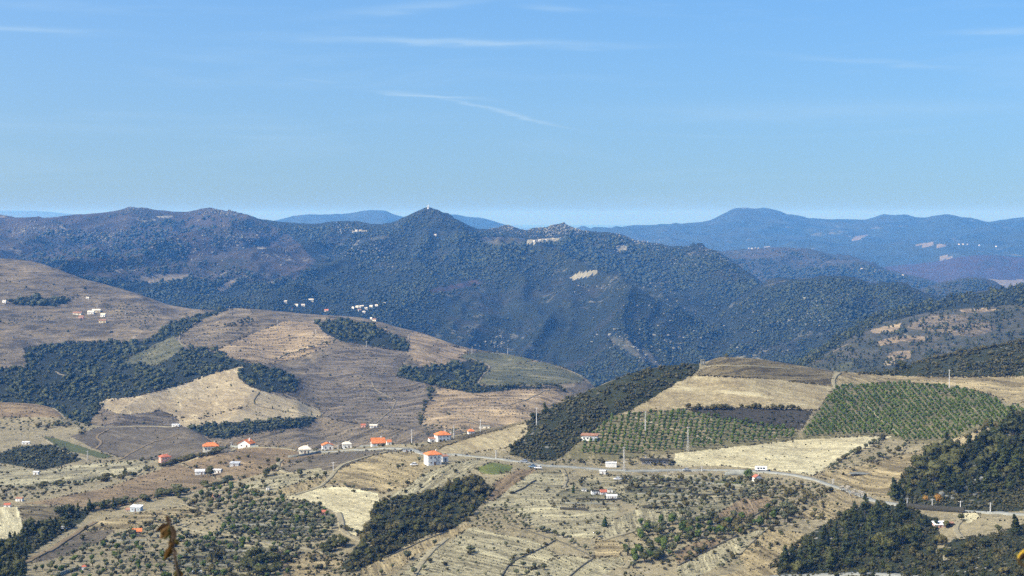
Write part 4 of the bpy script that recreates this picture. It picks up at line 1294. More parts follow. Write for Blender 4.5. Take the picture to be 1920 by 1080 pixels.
plant(['broadleaf_tree', 'olive_tree', 'oak_tree'], scatter_px([(1165, 1035), (1195, 985), (1230, 980), (1290, 965), (1300, 1010), (1250, 1050), (1185, 1070)], 48, 10), (12, 24),
      {'broadleaf_tree': 'fresh green tree in the thicket right of the olive line', 'olive_tree': 'olive in the thicket right of the olive line', 'oak_tree': 'dark oak in the thicket right of the olive line'}, 'trees of the thicket right of the olive line', [NEAR])
plant('olive_tree', along([(948, 978), (985, 990), (1030, 1002), (1060, 1010), (1095, 1030), (1110, 1042)], 22, 2.5), (8, 13), 'olive in the curved line across the centre vineyards', 'olives in the curved line', [NEAR])
plant('olive_tree', scatter_px([(885, 985), (905, 955), (950, 940), (985, 958), (1000, 985), (960, 985), (930, 1000)], 55, 7), (6, 9.5), 'small olive at the lower end of the wooded gully', 'small olives by the gully', [NEAR])
for q_, h_, lb_ in (((961, 1061), 13, 'first'), ((981, 1064), 14, 'second'), ((1002, 1066), 13, 'third'), ((1020, 1069), 12, 'fourth')):
    plant('olive_tree', np.array([q_]), (h_, h_), lb_ + ' from the left of four round olives in a row at the bottom edge', 'four olives in a row at the bottom', [NEAR])
plant('olive_tree', np.array([(968, 1079), (988, 1081), (1008, 1083)]), (13, 15), 'round olive of the lower row at the bottom edge', 'lower olive row', [NEAR])
plant('cypress_tree', np.array([(1134, 987)]), (19, 19), 'single dark green cone shaped tree in the pale vineyards', None, [NEAR])
TREES[-1] = TREES[-1][:4] + (TREES[-1][4],) + TREES[-1][5:]
plant('cypress_tree', np.array([(1075, 925)]), (18, 18), 'slender dark cypress left of the ruined white houses', None, [NEAR])
for q_, h_, lb_ in (((1121, 1007), 12, 'round olive just below the cone shaped tree'), ((764, 1050), 19, 'large round olive on the tan strip under the gully'), ((777, 1078), 16, 'olive at the bottom edge beside the pale track'), ((815, 1024), 14, 'olive at the top of the pale track below the gully'),
                    ((883, 1036), 14, 'wide dark bush like olive in the bottom centre vineyard'), ((949, 1025), 12, 'olive standing alone in the bottom centre vineyard'), ((795, 1069), 11, 'small olive right of the pale track'), ((736, 1066), 11, 'small olive at the left of the tan strip'),
                    ((715, 1078), 12, 'olive at the very bottom left of the tan strip'), ((647, 912), 9, 'left of two round bushes in the terraced tan field'), ((663, 917), 9, 'right of two round bushes in the terraced tan field'), ((747, 880), 10, 'lower of two dark bushes left of the tall white house'), ((755, 876), 9, 'upper of two dark bushes left of the tall white house'), ((786, 866), 10, 'dark bush against the left wall of the tall white house')):
    plant('olive_tree', np.array([q_]), (h_, h_), lb_, None, [NEAR])
plant('olive_tree', along([(748, 942), (770, 944), (795, 942)], 7, 1.5), (6.5, 9), 'small olive in the row above the gully', 'small olives above the gully', [NEAR])
plant(['olive_tree', 'olive_tree', 'olive_tree', 'broadleaf_tree'], scatter_px([(408, 1003), (440, 950), (530, 938), (598, 950), (632, 974), (622, 998), (598, 1014), (540, 1018), (450, 1004)], 150, 9), (9, 15),
      {'olive_tree': 'olive on the stony terraces in the lower left centre', 'broadleaf_tree': 'brighter green tree on the stony terraces in the lower left centre'}, 'olives of the lower left centre terraces', [NEAR])
plant(['olive_tree', 'bush', 'broadleaf_tree'], scatter_px([(330, 1006), (440, 1010), (560, 1030), (545, 1080), (500, 1100), (300, 1100), (310, 1030)], 125, 10), (8, 17),
      {'olive_tree': 'olive on the green terraces at the bottom left', 'bush': 'bush on the green terraces at the bottom left', 'broadleaf_tree': 'bright green tree on the bottom left terraces'}, 'trees of the bottom left green terraces', [NEAR])
plant('oak_tree', scatter_px([(450, 1060), (470, 1045), (520, 1038), (535, 1070), (520, 1082), (455, 1080)], 22, 9), (15, 24), 'dark oak in the round copse beside the brown track', 'oaks of the copse by the brown track', [NEAR])
plant(['olive_tree', 'olive_tree', 'broadleaf_tree'], scatter_px([(120, 1100), (60, 1070), (125, 1045), (190, 1020), (250, 990), (330, 975), (340, 1005), (300, 1030), (320, 1100)], 120, 10), (8, 17),
      {'olive_tree': 'olive on the rough ground round the red-roofed hut at lower left', 'broadleaf_tree': 'bright green tree on the rough ground at lower left'}, 'trees of the rough ground at lower left', [NEAR])
plant(['pine_tree', 'oak_tree'], scatter_px([(-60, 1100), (-60, 1035), (0, 1026), (60, 992), (130, 965), (172, 955), (152, 978), (105, 1008), (50, 1042), (44, 1100)], 85, 9.5), (15, 28),
      {'pine_tree': 'dark pine in the tree strip at the left edge', 'oak_tree': 'dark round tree in the tree strip at the left edge'}, 'trees of the left edge strip', [NEAR])
plant(['olive_tree', 'oak_tree'], along([(170, 955), (215, 950), (260, 940), (330, 928), (400, 915), (430, 905)], 46, 4), (9, 16),
      {'olive_tree': 'olive in the hedge under the wide brown field', 'oak_tree': 'dark tree in the hedge under the wide brown field'}, 'hedge under the wide brown field', [NEAR])
plant('pine_tree', np.array([(194, 958), (213, 957), (168, 960), (120, 972)]), (20, 25), 'tall dark tree left of the blue grey shed', 'tall trees left of the shed', [NEAR])
plant(['olive_tree', 'broadleaf_tree', 'bush'], scatter_px([(340, 948), (400, 920), (460, 912), (500, 925), (530, 930), (450, 945), (410, 960), (370, 955)], 55, 9), (9, 15),
      {'olive_tree': 'olive among the gardens in the left centre', 'broadleaf_tree': 'bright green garden tree in the left centre', 'bush': 'garden bush in the left centre'}, 'trees of the left centre gardens', [NEAR])
plant(['oak_tree', 'olive_tree', 'bush'], along([(60, 918), (130, 910), (200, 900), (260, 890), (330, 868), (400, 852), (425, 845)], 62, 3), (7, 12),
      {'oak_tree': 'dark tree in the hedge along the top of the wide brown field', 'olive_tree': 'olive in the hedge along the top of the wide brown field', 'bush': 'bush in the hedge along the top of the wide brown field'}, 'hedge along the top of the brown field', [NEAR])
plant(['oak_tree', 'olive_tree'], scatter_px([(0, 868), (5, 852), (40, 842), (100, 838), (150, 862), (80, 880), (30, 866)], 85, 7), (7, 11.5),
      {'oak_tree': 'dark tree in the left valley grove', 'olive_tree': 'olive in the left valley grove'}, 'trees of the left valley grove', [NEAR])
plant('olive_tree', scatter_px([(-40, 785), (130, 786), (140, 792), (80, 812), (-40, 805)], 45, 8), (5, 8), 'small olive under the reddish rounded field on the far left', 'olives under the reddish field', [NEAR])
plant(['bush', 'olive_tree'], along([(75, 806), (110, 798), (160, 800), (150, 815)], 26, 3), (6, 10),
      {'bush': 'dark bush by the farm track in the left valley', 'olive_tree': 'olive by the farm track in the left valley'}, 'bushes by the left valley track', [NEAR])
plant('olive_tree', along([(160, 868), (200, 872), (250, 868), (300, 858)], 14, 2), (5.5, 8), 'small olive in the line across the left valley floor', 'olives across the left valley floor', [NEAR])
for q_, h_, k_, lb_ in (((394, 893), 22, 'oak_tree', 'big round dark tree in front of the white farm building'), ((521, 868), 12, 'oak_tree', 'upper round tree beside the curved drive'), ((514, 884), 15, 'oak_tree', 'middle round tree beside the curved drive'), ((499, 893), 18, 'oak_tree', 'lowest and largest tree beside the curved drive'),
                        ((563, 892), 15, 'oak_tree', 'dark tree at the end of the curved drive'), ((610, 893), 12, 'oak_tree', 'dark tree left of the pale track to the ridge'), ((595, 897), 11, 'olive_tree', 'olive left of the pale track to the ridge'), ((497, 918), 12, 'olive_tree', 'olive beside the tiny white hut in the left centre'),
                        ((627, 908), 8, 'olive_tree', 'lone bush at the fork of the pale track'), ((1692, 692), 19, 'oak_tree', 'dark round tree on the skyline at the left end of the scrub hillside'), ((1680, 690), 12, 'bush', 'bush beside the dark skyline tree'), ((1816, 694), 15, 'oak_tree', 'large round dark bush tree in the middle of the scrub hillside'),
                        ((1856, 694), 11, 'bush', 'smaller round bush in the middle of the scrub hillside'), ((1895, 668), 10, 'bush', 'bush high on the scrub hillside'), ((1362, 671), 9, 'oak_tree', 'lone round tree on top of the right-hand hill'), ((1022, 776), 22, 'pine_tree', 'umbrella like pine at the upper edge of the dark scrub slope'),
                        ((1002, 790), 20, 'oak_tree', 'dark tree beside the tall pole at the foot of the scrub slope'), ((958, 844), 14, 'oak_tree', 'round dark bush at the lower corner of the pale ridge field'), ((1903, 1004), 40, 'pine_tree', 'tall lone pine on the bare ground at the right edge'), ((1872, 996), 14, 'oak_tree', 'low dark tree left of the tall lone pine'),
                        ((1803, 976), 16, 'oak_tree', 'round dark tree beside the fan shaped spoil heap'), ((1774, 990), 16, 'oak_tree', 'dark tree in front of the white-roofed building'), ((1757, 942), 17, 'autumn_bush', 'orange brown bush by the roadside poles'), ((1735, 938), 11, 'autumn_bush', 'yellowish bush left of the orange brown bush'),
                        ((1402, 898), 20, 'broadleaf_tree', 'green tree beside the long white wall under the road'), ((808, 742), 20, 'oak_tree', 'large dark tree at the corner of the pinkish vineyard'), ((708, 1002), 10, 'bush', 'bush at the end of the cream bare field')):
    plant(k_, np.array([q_]), (h_, h_), lb_, None, None)
plant(['bush', 'oak_tree'], scatter_px([(1870, 705), (1880, 690), (1920, 680), (2000, 670), (2000, 700), (1925, 706)], 14, 8), (9, 15), {'bush': 'bush in the dark clump at the right end of the scrub hillside', 'oak_tree': 'small tree in the dark clump at the right end of the scrub hillside'}, 'clump at the end of the scrub hillside', [NEAR])
plant('bush', along([(1700, 686), (1740, 676), (1800, 664), (1860, 652), (1925, 641)], 40, 1.5), (6, 10), 'bush along the skyline of the scrub hillside', 'skyline bushes of the scrub hillside', [NEAR])
plant(['bush', 'olive_tree'], along([(1558, 878), (1590, 858), (1630, 840), (1662, 824)], 20, 2), (8, 12), {'bush': 'bush in the hedge above the tan field', 'olive_tree': 'small tree in the hedge above the tan field'}, 'hedge above the tan field', [NEAR])
plant(['bush', 'olive_tree'], along([(1620, 870), (1660, 852), (1690, 842), (1705, 836)], 15, 4), (8, 13), {'bush': 'bush in the lower hedge of the tan field', 'olive_tree': 'small tree in the lower hedge of the tan field'}, 'lower hedge of the tan field', [NEAR])
plant(['bush', 'oak_tree', 'olive_tree'], along([(560, 850), (600, 846), (640, 843), (690, 840), (740, 836), (790, 836), (840, 828)], 26, 2.5), (4.5, 8), {'bush': 'garden bush beside the ridge houses', 'oak_tree': 'small dark tree beside the ridge houses', 'olive_tree': 'small olive beside the ridge houses'}, 'garden trees of the ridge houses', [NEAR])
plant('blossom_tree', np.array([(1578, 921), (1590, 925), (1603, 930), (1613, 934), (1622, 938), (1597, 934)]), (11, 17), 'pale grey flowering tree on the roadside bend', 'pale trees on the roadside bend', [NEAR])
plant('bush', along([(1290, 767), (1330, 768), (1400, 766), (1460, 768), (1500, 769)], 26, 1.5), (6, 13), 'dark bush along the lower edge of the pale hilltop field', 'bushes under the pale hilltop field', [NEAR])
plant(['bush', 'oak_tree'], along([(640, 992), (660, 998), (690, 1008), (700, 1012)], 10, 3), (8, 13), {'bush': 'bush along the foot of the cream bare field', 'oak_tree': 'dark tree along the foot of the cream bare field'}, 'bushes at the foot of the cream field', [NEAR])
plant('oak_tree', scatter_px([(600, 1035), (620, 1015), (645, 1010), (655, 1030), (620, 1040)], 12, 8), (13, 20), 'dark tree in the small copse left of the pale track junction', 'copse by the track junction', [NEAR])
plant(['olive_tree', 'bush'], scatter_px([(430, 905), (520, 888), (610, 895), (600, 912), (530, 930), (460, 930)], 22, 12), (6, 10), {'olive_tree': 'olive on the grey tan field left of the cream bare field', 'bush': 'bush on the grey tan field left of the cream bare field'}, 'olives left of the cream bare field', [NEAR])
plant(['olive_tree', 'bush'], scatter_px([(0, 912), (90, 920), (160, 912), (60, 940), (0, 940)], 30, 9), (6, 10), {'olive_tree': 'olive at the left edge above the wide brown field', 'bush': 'bush at the left edge above the wide brown field'}, 'olives above the wide brown field', [NEAR])
plant(['olive_tree', 'bush'], scatter_px([(640, 918), (700, 920), (760, 900), (880, 866), (900, 880), (800, 930), (700, 935)], 26, 13), (5, 9), {'olive_tree': 'small olive on the slopes round the tall white house', 'bush': 'bush on the slopes round the tall white house'}, 'olives round the tall white house', [NEAR])
plant(['olive_tree', 'bush'], along([(935, 1085), (960, 1052), (1000, 1034), (1042, 1012)], 12, 2), (5, 10), {'olive_tree': 'olive along the stone wall in the bottom centre vineyards', 'bush': 'bush along the stone wall in the bottom centre vineyards'}, 'plants along the bottom centre wall', [NEAR])
plant(['olive_tree', 'bush', 'oak_tree'], along([(1262, 1060), (1330, 1020), (1390, 1000), (1440, 975), (1500, 955)], 26, 3.5), (6, 13), {'olive_tree': 'olive along the bank between the lower right vine strips', 'bush': 'bush along the bank between the lower right vine strips', 'oak_tree': 'dark tree along the bank between the lower right vine strips'}, 'plants along the lower right bank', [NEAR])
# olives and bushes dotted over the whole near valley
for lb_, poly_, n_, sz_ in (('left valley fields', [(0, 870), (150, 868), (300, 862), (330, 872), (200, 912), (60, 940), (0, 930)], 60, (4, 8)),
                            ('slopes under the farm with the big round tree', [(340, 870), (520, 850), (600, 858), (560, 885), (450, 905), (420, 900)], 35, (4, 8)),
                            ('lower left slopes', [(170, 985), (300, 962), (430, 955), (420, 1000), (330, 985), (200, 1020), (80, 1060)], 60, (6, 12)),
                            ('bottom centre slopes', [(560, 1030), (640, 1020), (700, 1060), (660, 1085), (560, 1085)], 40, (6, 13)),
                            ('centre fields below the road', [(910, 935), (1000, 885), (1160, 885), (1170, 950), (1100, 1000), (960, 970)], 70, (4, 8)),
                            ('bottom vineyards', [(760, 1060), (880, 1000), (1110, 1050), (1160, 1080), (1000, 1085), (780, 1085)], 32, (5, 11)),
                            ('lower right vine strips', [(1200, 1085), (1260, 1040), (1450, 960), (1560, 930), (1600, 945), (1500, 1000), (1400, 1060)], 90, (5, 12)),
                            ('middle right terraces', [(1170, 895), (1440, 900), (1560, 922), (1480, 955), (1300, 985), (1200, 955)], 110, (4, 9)),
                            ('bank above the road', [(930, 850), (1080, 864), (1265, 856), (1265, 876), (1000, 870)], 50, (4, 8)),
                            ('slopes by the tan field', [(1550, 880), (1650, 835), (1700, 832), (1740, 846), (1640, 880), (1560, 895)], 35, (4, 9))):
    plant(['olive_tree', 'olive_tree', 'bush'], scatter_px(poly_, n_, 7), sz_, {'olive_tree': 'small olive dotted on the ' + lb_, 'bush': 'small bush dotted on the ' + lb_}, 'small trees on the ' + lb_, [NEAR])
# middle hills
plant('cypress_tree', np.array([(486, 740), (478, 758), (511, 767), (540, 772), (584, 778), (602, 781)]), (7, 9.5), 'small cypress along the track across the bright bare hill', 'cypresses on the bright bare hill', [MID])
plant('olive_tree', grid_px([(362, 804), (420, 799), (500, 793), (586, 786), (578, 798), (500, 806), (430, 818), (400, 820)], (8.5, -0.8), (2, 5)), (7, 10), 'olive in the dark grove band behind the ridge houses', 'olives of the dark grove band', [MID])
plant('oak_tree', along([(808, 742), (795, 765), (790, 785), (785, 800)], 16, 3), (6, 11), 'tree in the line left of the pinkish vineyard', 'trees left of the pinkish vineyard', [MID])
plant('olive_tree', along([(508, 680), (545, 665), (600, 648), (640, 642)], 34, 1.0), (4, 7), 'small tree in the long hedge of the terraced middle hill', 'long hedge on the middle hill', [MID])
plant('olive_tree', scatter_px([(345, 640), (365, 612), (470, 612), (440, 640), (400, 655)], 40, 6), (3, 5), 'tiny tree dotted on the purplish middle vineyard', 'dots on the purplish vineyard', [MID])
plant('olive_tree', scatter_px([(240, 682), (245, 668), (320, 634), (340, 650), (298, 684)], 26, 5), (3, 5), 'tiny olive on the pale spur between the woods', 'olives on the pale spur', [MID])
plant('olive_tree', scatter_px([(20, 566), (60, 560), (140, 562), (105, 574)], 45, 4), (4, 6), 'tiny tree in the strip on the upper left hill', 'tree strip on the upper left hill', [MID])
plant('olive_tree', scatter_px([(195, 578), (240, 570), (300, 590), (285, 625), (230, 610)], 70, 5), (4, 6.5), 'tiny olive right of the hillside farm', 'olives right of the hillside farm', [MID])
plant('olive_tree', scatter_px([(0, 600), (90, 592), (130, 600), (0, 612)], 30, 5), (3.5, 5.5), 'tiny tree on the left hillside below the farm track', 'trees on the left hillside', [MID])
plant('olive_tree', scatter_px([(600, 760), (640, 700), (760, 690), (790, 730), (770, 790), (660, 795)], 45, 9), (3, 6), 'tiny tree on the wide grey purple vineyard', 'dots on the wide grey vineyard', [MID])
plant('oak_tree', scatter_px([(420, 612), (470, 597), (478, 608), (425, 614)], 22, 5), (5, 8), 'tree in the dark square plantation on the middle hill', 'dark square plantation', [MID])
plant('oak_tree', along([(830, 722), (890, 733), (960, 727), (1036, 725), (1060, 735)], 44, 1.5), (6, 10), 'tree along the top edge of the pinkish vineyard', 'trees above the pinkish vineyard', [MID])
plant('olive_tree', scatter_px([(790, 800), (830, 800), (880, 806), (870, 815), (800, 818)], 24, 5), (5, 8), 'small tree behind the ridge houses', 'trees behind the ridge houses', [MID])
plant('olive_tree', scatter_px([(1700, 612), (1745, 592), (1800, 592), (1860, 605), (1780, 622)], 60, 5), (3, 5), 'tiny olive on the right-hand middle slope', 'olives on the right-hand middle slope', [SLOPE])


def single_out():
    """say where in its wood or field each tree stands, so that fewer share a label"""
    global TREES
    by = {}
    for i, t in enumerate(TREES):
        if t[6]:
            by.setdefault(t[5], []).append(i)
    T = [list(t) for t in TREES]
    for lb, ii in by.items():
        if len(ii) < 6 or len(lb.split()) > 13:
            continue
        px = np.array([960 + F * T[i][1] / T[i][2] for i in ii])
        py = np.array([YH + F * (ZC - T[i][3]) / T[i][2] for i in ii])
        nx = 3 if len(ii) < 40 else 5
        qx = np.searchsorted(np.quantile(px, np.linspace(0, 1, nx + 1)[1:-1]), px)
        qy = np.searchsorted(np.quantile(py, [1 / 3, 2 / 3]), py)
        wx = {3: ['left', 'middle', 'right'], 5: ['far left', 'left', 'middle', 'right', 'far right']}[nx]
        cells = {}
        for j, i in enumerate(ii):
            cells.setdefault((qx[j], qy[j]), []).append(i)
        for (a, b), m in cells.items():
            m.sort(key=lambda i: -T[i][4] / T[i][2])
            where = ['top', 'centre', 'bottom'][b] + ' ' + wx[a]
            for k, i in enumerate(m):
                T[i][5] = lb + (', tallest at its ' if k == 0 and len(m) > 1 else (', shortest at its ' if k == len(m) - 1 and len(m) > 2 else ', at its ')) + where
                if len(T[i][5].split()) > 16:
                    T[i][5] = lb + ', ' + where
    TREES = [tuple(t) for t in T]


def build_trees():
    single_out()
    byk = {}
    for t in TREES:
        byk.setdefault(t[0], []).append(t)
    for kind, ts in byk.items():
        # a tree lies in view or close to it
        def seen(t):
            px, py = 960 + F * t[1] / t[2], YH + F * (ZC - t[3] - t[4]) / t[2]
            return -20 < px < 1940 and py < 1085
        ts.sort(key=lambda t: -(t[4] / t[2]) - (0 if seen(t) else -1) - (10 if t[6] is None else 0))
        keep, rest = ts[:300], ts[300:]
        for i, (k, x, y, z, h, lb, gr) in enumerate(keep):
            cm, tm, sm = PROTO[kind][i % 4]
            rz = random.uniform(0, 2 * pi)
            wid = random.uniform(0.88, 1.18)
            if kind == 'cypress_tree':
                wid = 1.5 if 'cone' in lb else (0.75 if 'slender' in lb else 0.6)
            if 'wide' in lb:
                wid = 1.6
            if h * F / y >= 13:
                o = empty(kind, (x, y, z), rz)
                obj('trunk', tm, o)
                obj('crown', cm, o)
            else:
                o = obj(kind, sm)
                o.location = (x, y, z)
                o.rotation_euler = (0, 0, rz)
            o.scale = (h * wid, h * wid, h)
            tag(o, lb, 'bush' if 'bush' in kind else 'tree', gr)
        if rest:
            R = np.array([t[1:5] for t in rest])
            bake(kind.replace('_tree', '_trees').replace('bush', 'bushes'), [crown_np(lobes_for(kind, np.random.default_rng(s)), 26, LEAFSZ[kind] * 2.2, s, 0.85, CS1) for s in range(3)], R[:, :3], R[:, 3],
                 MATS['baked_' + kind], {'olive_tree': 'small olive trees spread over the farther fields and hedges', 'oak_tree': 'smaller dark trees and hedges spread over the valley',
                                         'orchard_tree': 'further rows of orchard trees on the right-hand hill', 'bush': 'smaller bushes spread over the near slopes',
                                         'pine_tree': 'further pines of the woods'}.get(kind, 'further small trees'), 'trees')


def bake(name, protos, pos, size, mat, label, cat, seed=3, squash=None):
    """many small plants or stones that nobody could count, joined into one mesh"""
    r = np.random.default_rng(seed)
    n = len(pos)
    which = r.integers(0, len(protos), n)
    Vs, Qs, As = [], [], []
    off = 0
    for k, (pv, pq) in enumerate(protos):
        ii = np.nonzero(which == k)[0]
        if len(ii) == 0:
            continue
        an = r.uniform(0, 2 * pi, len(ii))
        ca, sa = np.cos(an), np.sin(an)
        s = size[ii]
        wx = s * r.uniform(.85, 1.2, len(ii))
        x = (pv[None, :, 0] * ca[:, None] - pv[None, :, 1] * sa[:, None]) * wx[:, None] + pos[ii, 0][:, None]
        y = (pv[None, :, 0] * sa[:, None] + pv[None, :, 1] * ca[:, None]) * wx[:, None] + pos[ii, 1][:, None]
        z = pv[None, :, 2] * s[:, None] + pos[ii, 2][:, None]
        V = np.stack([x, y, z], 2).reshape(-1, 3)
        Q = (pq[None] + (np.arange(len(ii)) * len(pv))[:, None, None]).reshape(-1, 4) + off
        off += len(V)
        Vs.append(V)
        Qs.append(Q)
        As.append(np.repeat(r.random(len(ii)), len(pv)))
    me = mesh_np(name, np.concatenate(Vs), np.concatenate(Qs), mat, attrs={'var': np.concatenate(As)})
    return tag(obj(name, me), label, cat, None, 'stuff')


build_trees()

# ------------------------------------------------------------------ uncountable cover: scrub, weeds, woods, rocks
SHRUB = [crown_np([(0, 0, .35, .5, .45), (.2, .1, .3, .35, .4)], 7, .16, s, .9, CS1, .3) for s in range(5)]
TUFT = [crown_np([(0, 0, .5, .42, .5)], 6, .2, 40 + s, .95, CS1, .35) for s in range(5)]
ROCK = [crown_np([(0, 0, .2, .6, .4)], 0, .1, 70 + s, 1.0, CS1, .35) for s in range(5)]


def cover(name, regions, mat, label, cat, protos=SHRUB, layers=None, seed=1):
    r = np.random.default_rng(seed)
    PP, SS = [], []
    for poly, per, smin, smax in regions:
        P = np.array(poly, float)
        x0, y0 = P.min(0)
        x1, y1 = P.max(0)
        n = int((x1 - x0) * (y1 - y0) / per)
        x = r.uniform(x0, x1, n)
        y = r.uniform(y0, y1, n)
        k = inside(P, x, y)
        x, y = x[k], y[k]
        cl = fbm(x / 22, y / 14, 3)
        k = r.random(len(x)) < np.clip(0.62 + cl * 1.3, 0.08, 1)
        x, y = x[k], y[k]
        G, ok = ground(x, y, layers)
        G = G[ok]
        PP.append(G)
        SS.append(r.uniform(smin, smax, len(G)) * np.where(r.random(len(G)) < .12, 1.6, 1) * G[:, 1] / F)
    return bake(name, protos, np.concatenate(PP), np.concatenate(SS), MATS[mat], label, cat, seed)


poly_of = {p[1]: p[4] for p in NEARP}


def clip_frame(poly):
    return [(min(max(x, -60), 1980), min(y, 1110)) for x, y in poly]


scrubs = [p[4] for p in NEARP if p[2] == 'soil_scrub']
cover('scrub', [(clip_frame(p), 11.5, 3.2, 6.8) for p in scrubs], 'baked_scrub', 'dark scrub covering the near slopes and gullies', 'scrub', SHRUB, [NEAR], 1)
terr = [p[4] for p in NEARP if p[2] in ('soil_terrace', 'soil_burnt')] + [[(1070, 862), (1265, 852), (1265, 876), (1000, 872), (940, 858)], [(700, 1090), (300, 1090), (100, 1060), (300, 960), (640, 1010)], [(1170, 1090), (1170, 985), (1300, 1000), (1420, 960), (1300, 1040)]]
cover('weeds', [(clip_frame(p), 34, 2.2, 4.6) for p in terr] + [([(-60, 760), (1980, 760), (1980, 1110), (-60, 1110)], 300, 1.6, 3.4)], 'baked_weed', 'weeds and low brush spread over the terraces and dry ground', 'weeds', SHRUB, [NEAR], 2)


def vine_rows():
    """bare vines and weeds standing along the planted rows and along the parcel edges"""
    r = np.random.default_rng(21)
    for lay, parcels, mats, sz, per, nm, lb in ((NEAR, NEARP, ('soil_grey_vines', 'soil_straw', 'soil_brown_vines', 'soil_red', 'soil_brown'), (1.3, 2.3), 4.2, 'vines', 'rows of bare vines in the near fields'),
                                               (MID, MIDP, ('soil_hill', 'soil_hill_pink', 'soil_hill_dark', 'soil_hill_green'), (1.3, 2.4), 5.0, 'vines', 'rows of bare vines on the middle hills')):
        X, Y, S = [], [], []
        for p in parcels:
            P = np.array(clip_frame(p[4]), float)
            if p[3] is not None and p[3][0] == 'd' and p[2] in mats:
                d = np.array(p[3][1], float)
                d /= np.linalg.norm(d)
                n = np.array([-d[1], d[0]])
                c = P.mean(0)
                R = np.linalg.norm(P - c, axis=1).max()
                k = int(R / p[3][2]) + 1
                m = int(R / per) + 1
                I, J = np.meshgrid(np.arange(-k, k + 1), np.arange(-m, m + 1))
                q = c + I.ravel()[:, None] * n * p[3][2] + (J.ravel() + r.uniform(-.4, .4, I.size))[:, None] * d * per
                q = q[inside(P, q[:, 0], q[:, 1])]
                q = q[r.random(len(q)) < np.clip(.5 + 1.6 * fbm(q[:, 0] / 25, q[:, 1] / 12, 3), .05, .95)]
                q = q + r.normal(size=q.shape) * np.array([.5, .35])
                X.append(q[:, 0])
                Y.append(q[:, 1])
                S.append(r.uniform(*sz, len(q)))
            # rough edge
            Q = np.r_[P, P[:1]]
            dd = np.r_[0, np.cumsum(np.linalg.norm(np.diff(Q, axis=0), axis=1))]
            m = int(dd[-1] / 4)
            t = r.uniform(0, dd[-1], m)
            ex = np.interp(t, dd, Q[:, 0]) + r.normal(size=m) * 1.2
            ey = np.interp(t, dd, Q[:, 1]) + r.normal(size=m) * .7
            keep = fbm(ex / 30, ey / 20, 2) > -.15
            X.append(ex[keep])
            Y.append(ey[keep])
            S.append(r.uniform(1.6, 3.6, keep.sum()))
        X, Y, S = np.concatenate(X), np.concatenate(Y), np.concatenate(S)
        G, ok = ground(X, Y, [lay])
        bake(nm, TUFT0, G[ok], S[ok] * G[ok, 1] / F, MATS['baked_vine'], lb, 'vines', 22)


TUFT0 = [crown_np([(0, 0, .4, .55, .5)], 0, .2, 90 + s, 1.0, CS1, .45) for s in range(6)]
leafy('baked_vine', alb(74, 66, 44), alb(118, 106, 72), True, 0.0, .9)
vine_rows()
woods = [(p[4], 15, 6, 9.5) for p in MIDP if p[2] == 'soil_wood']
cover('forest', [([(max(x, -60), y) for x, y in w[0]], *w[1:]) for w in woods] + [([(340, 800), (420, 790), (592, 780), (580, 805), (420, 824)], 40, 4, 6)], 'baked_forest', 'dark woods in the folds of the middle hills', 'forest', SHRUB, [MID], 3)
cover('brush', [([(-40, 490), (300, 560), (620, 590), (1000, 680), (1100, 720), (1000, 800), (400, 850), (-40, 760)], 300, 2, 4)], 'baked_forest', 'scattered brush and vine stumps over the middle hills', 'brush', SHRUB, [MID], 4)
cover('woodland', [(clip_frame(SLOPEP[0][4]), 11, 5, 8), ([(1440, 720), (1540, 650), (1640, 590), (1800, 560), (1980, 540), (1980, 680), (1700, 700)], 26, 3.5, 6)], 'baked_forest', 'trees and brush over the right-hand middle slope', 'forest', TUFT, [SLOPE], 5)


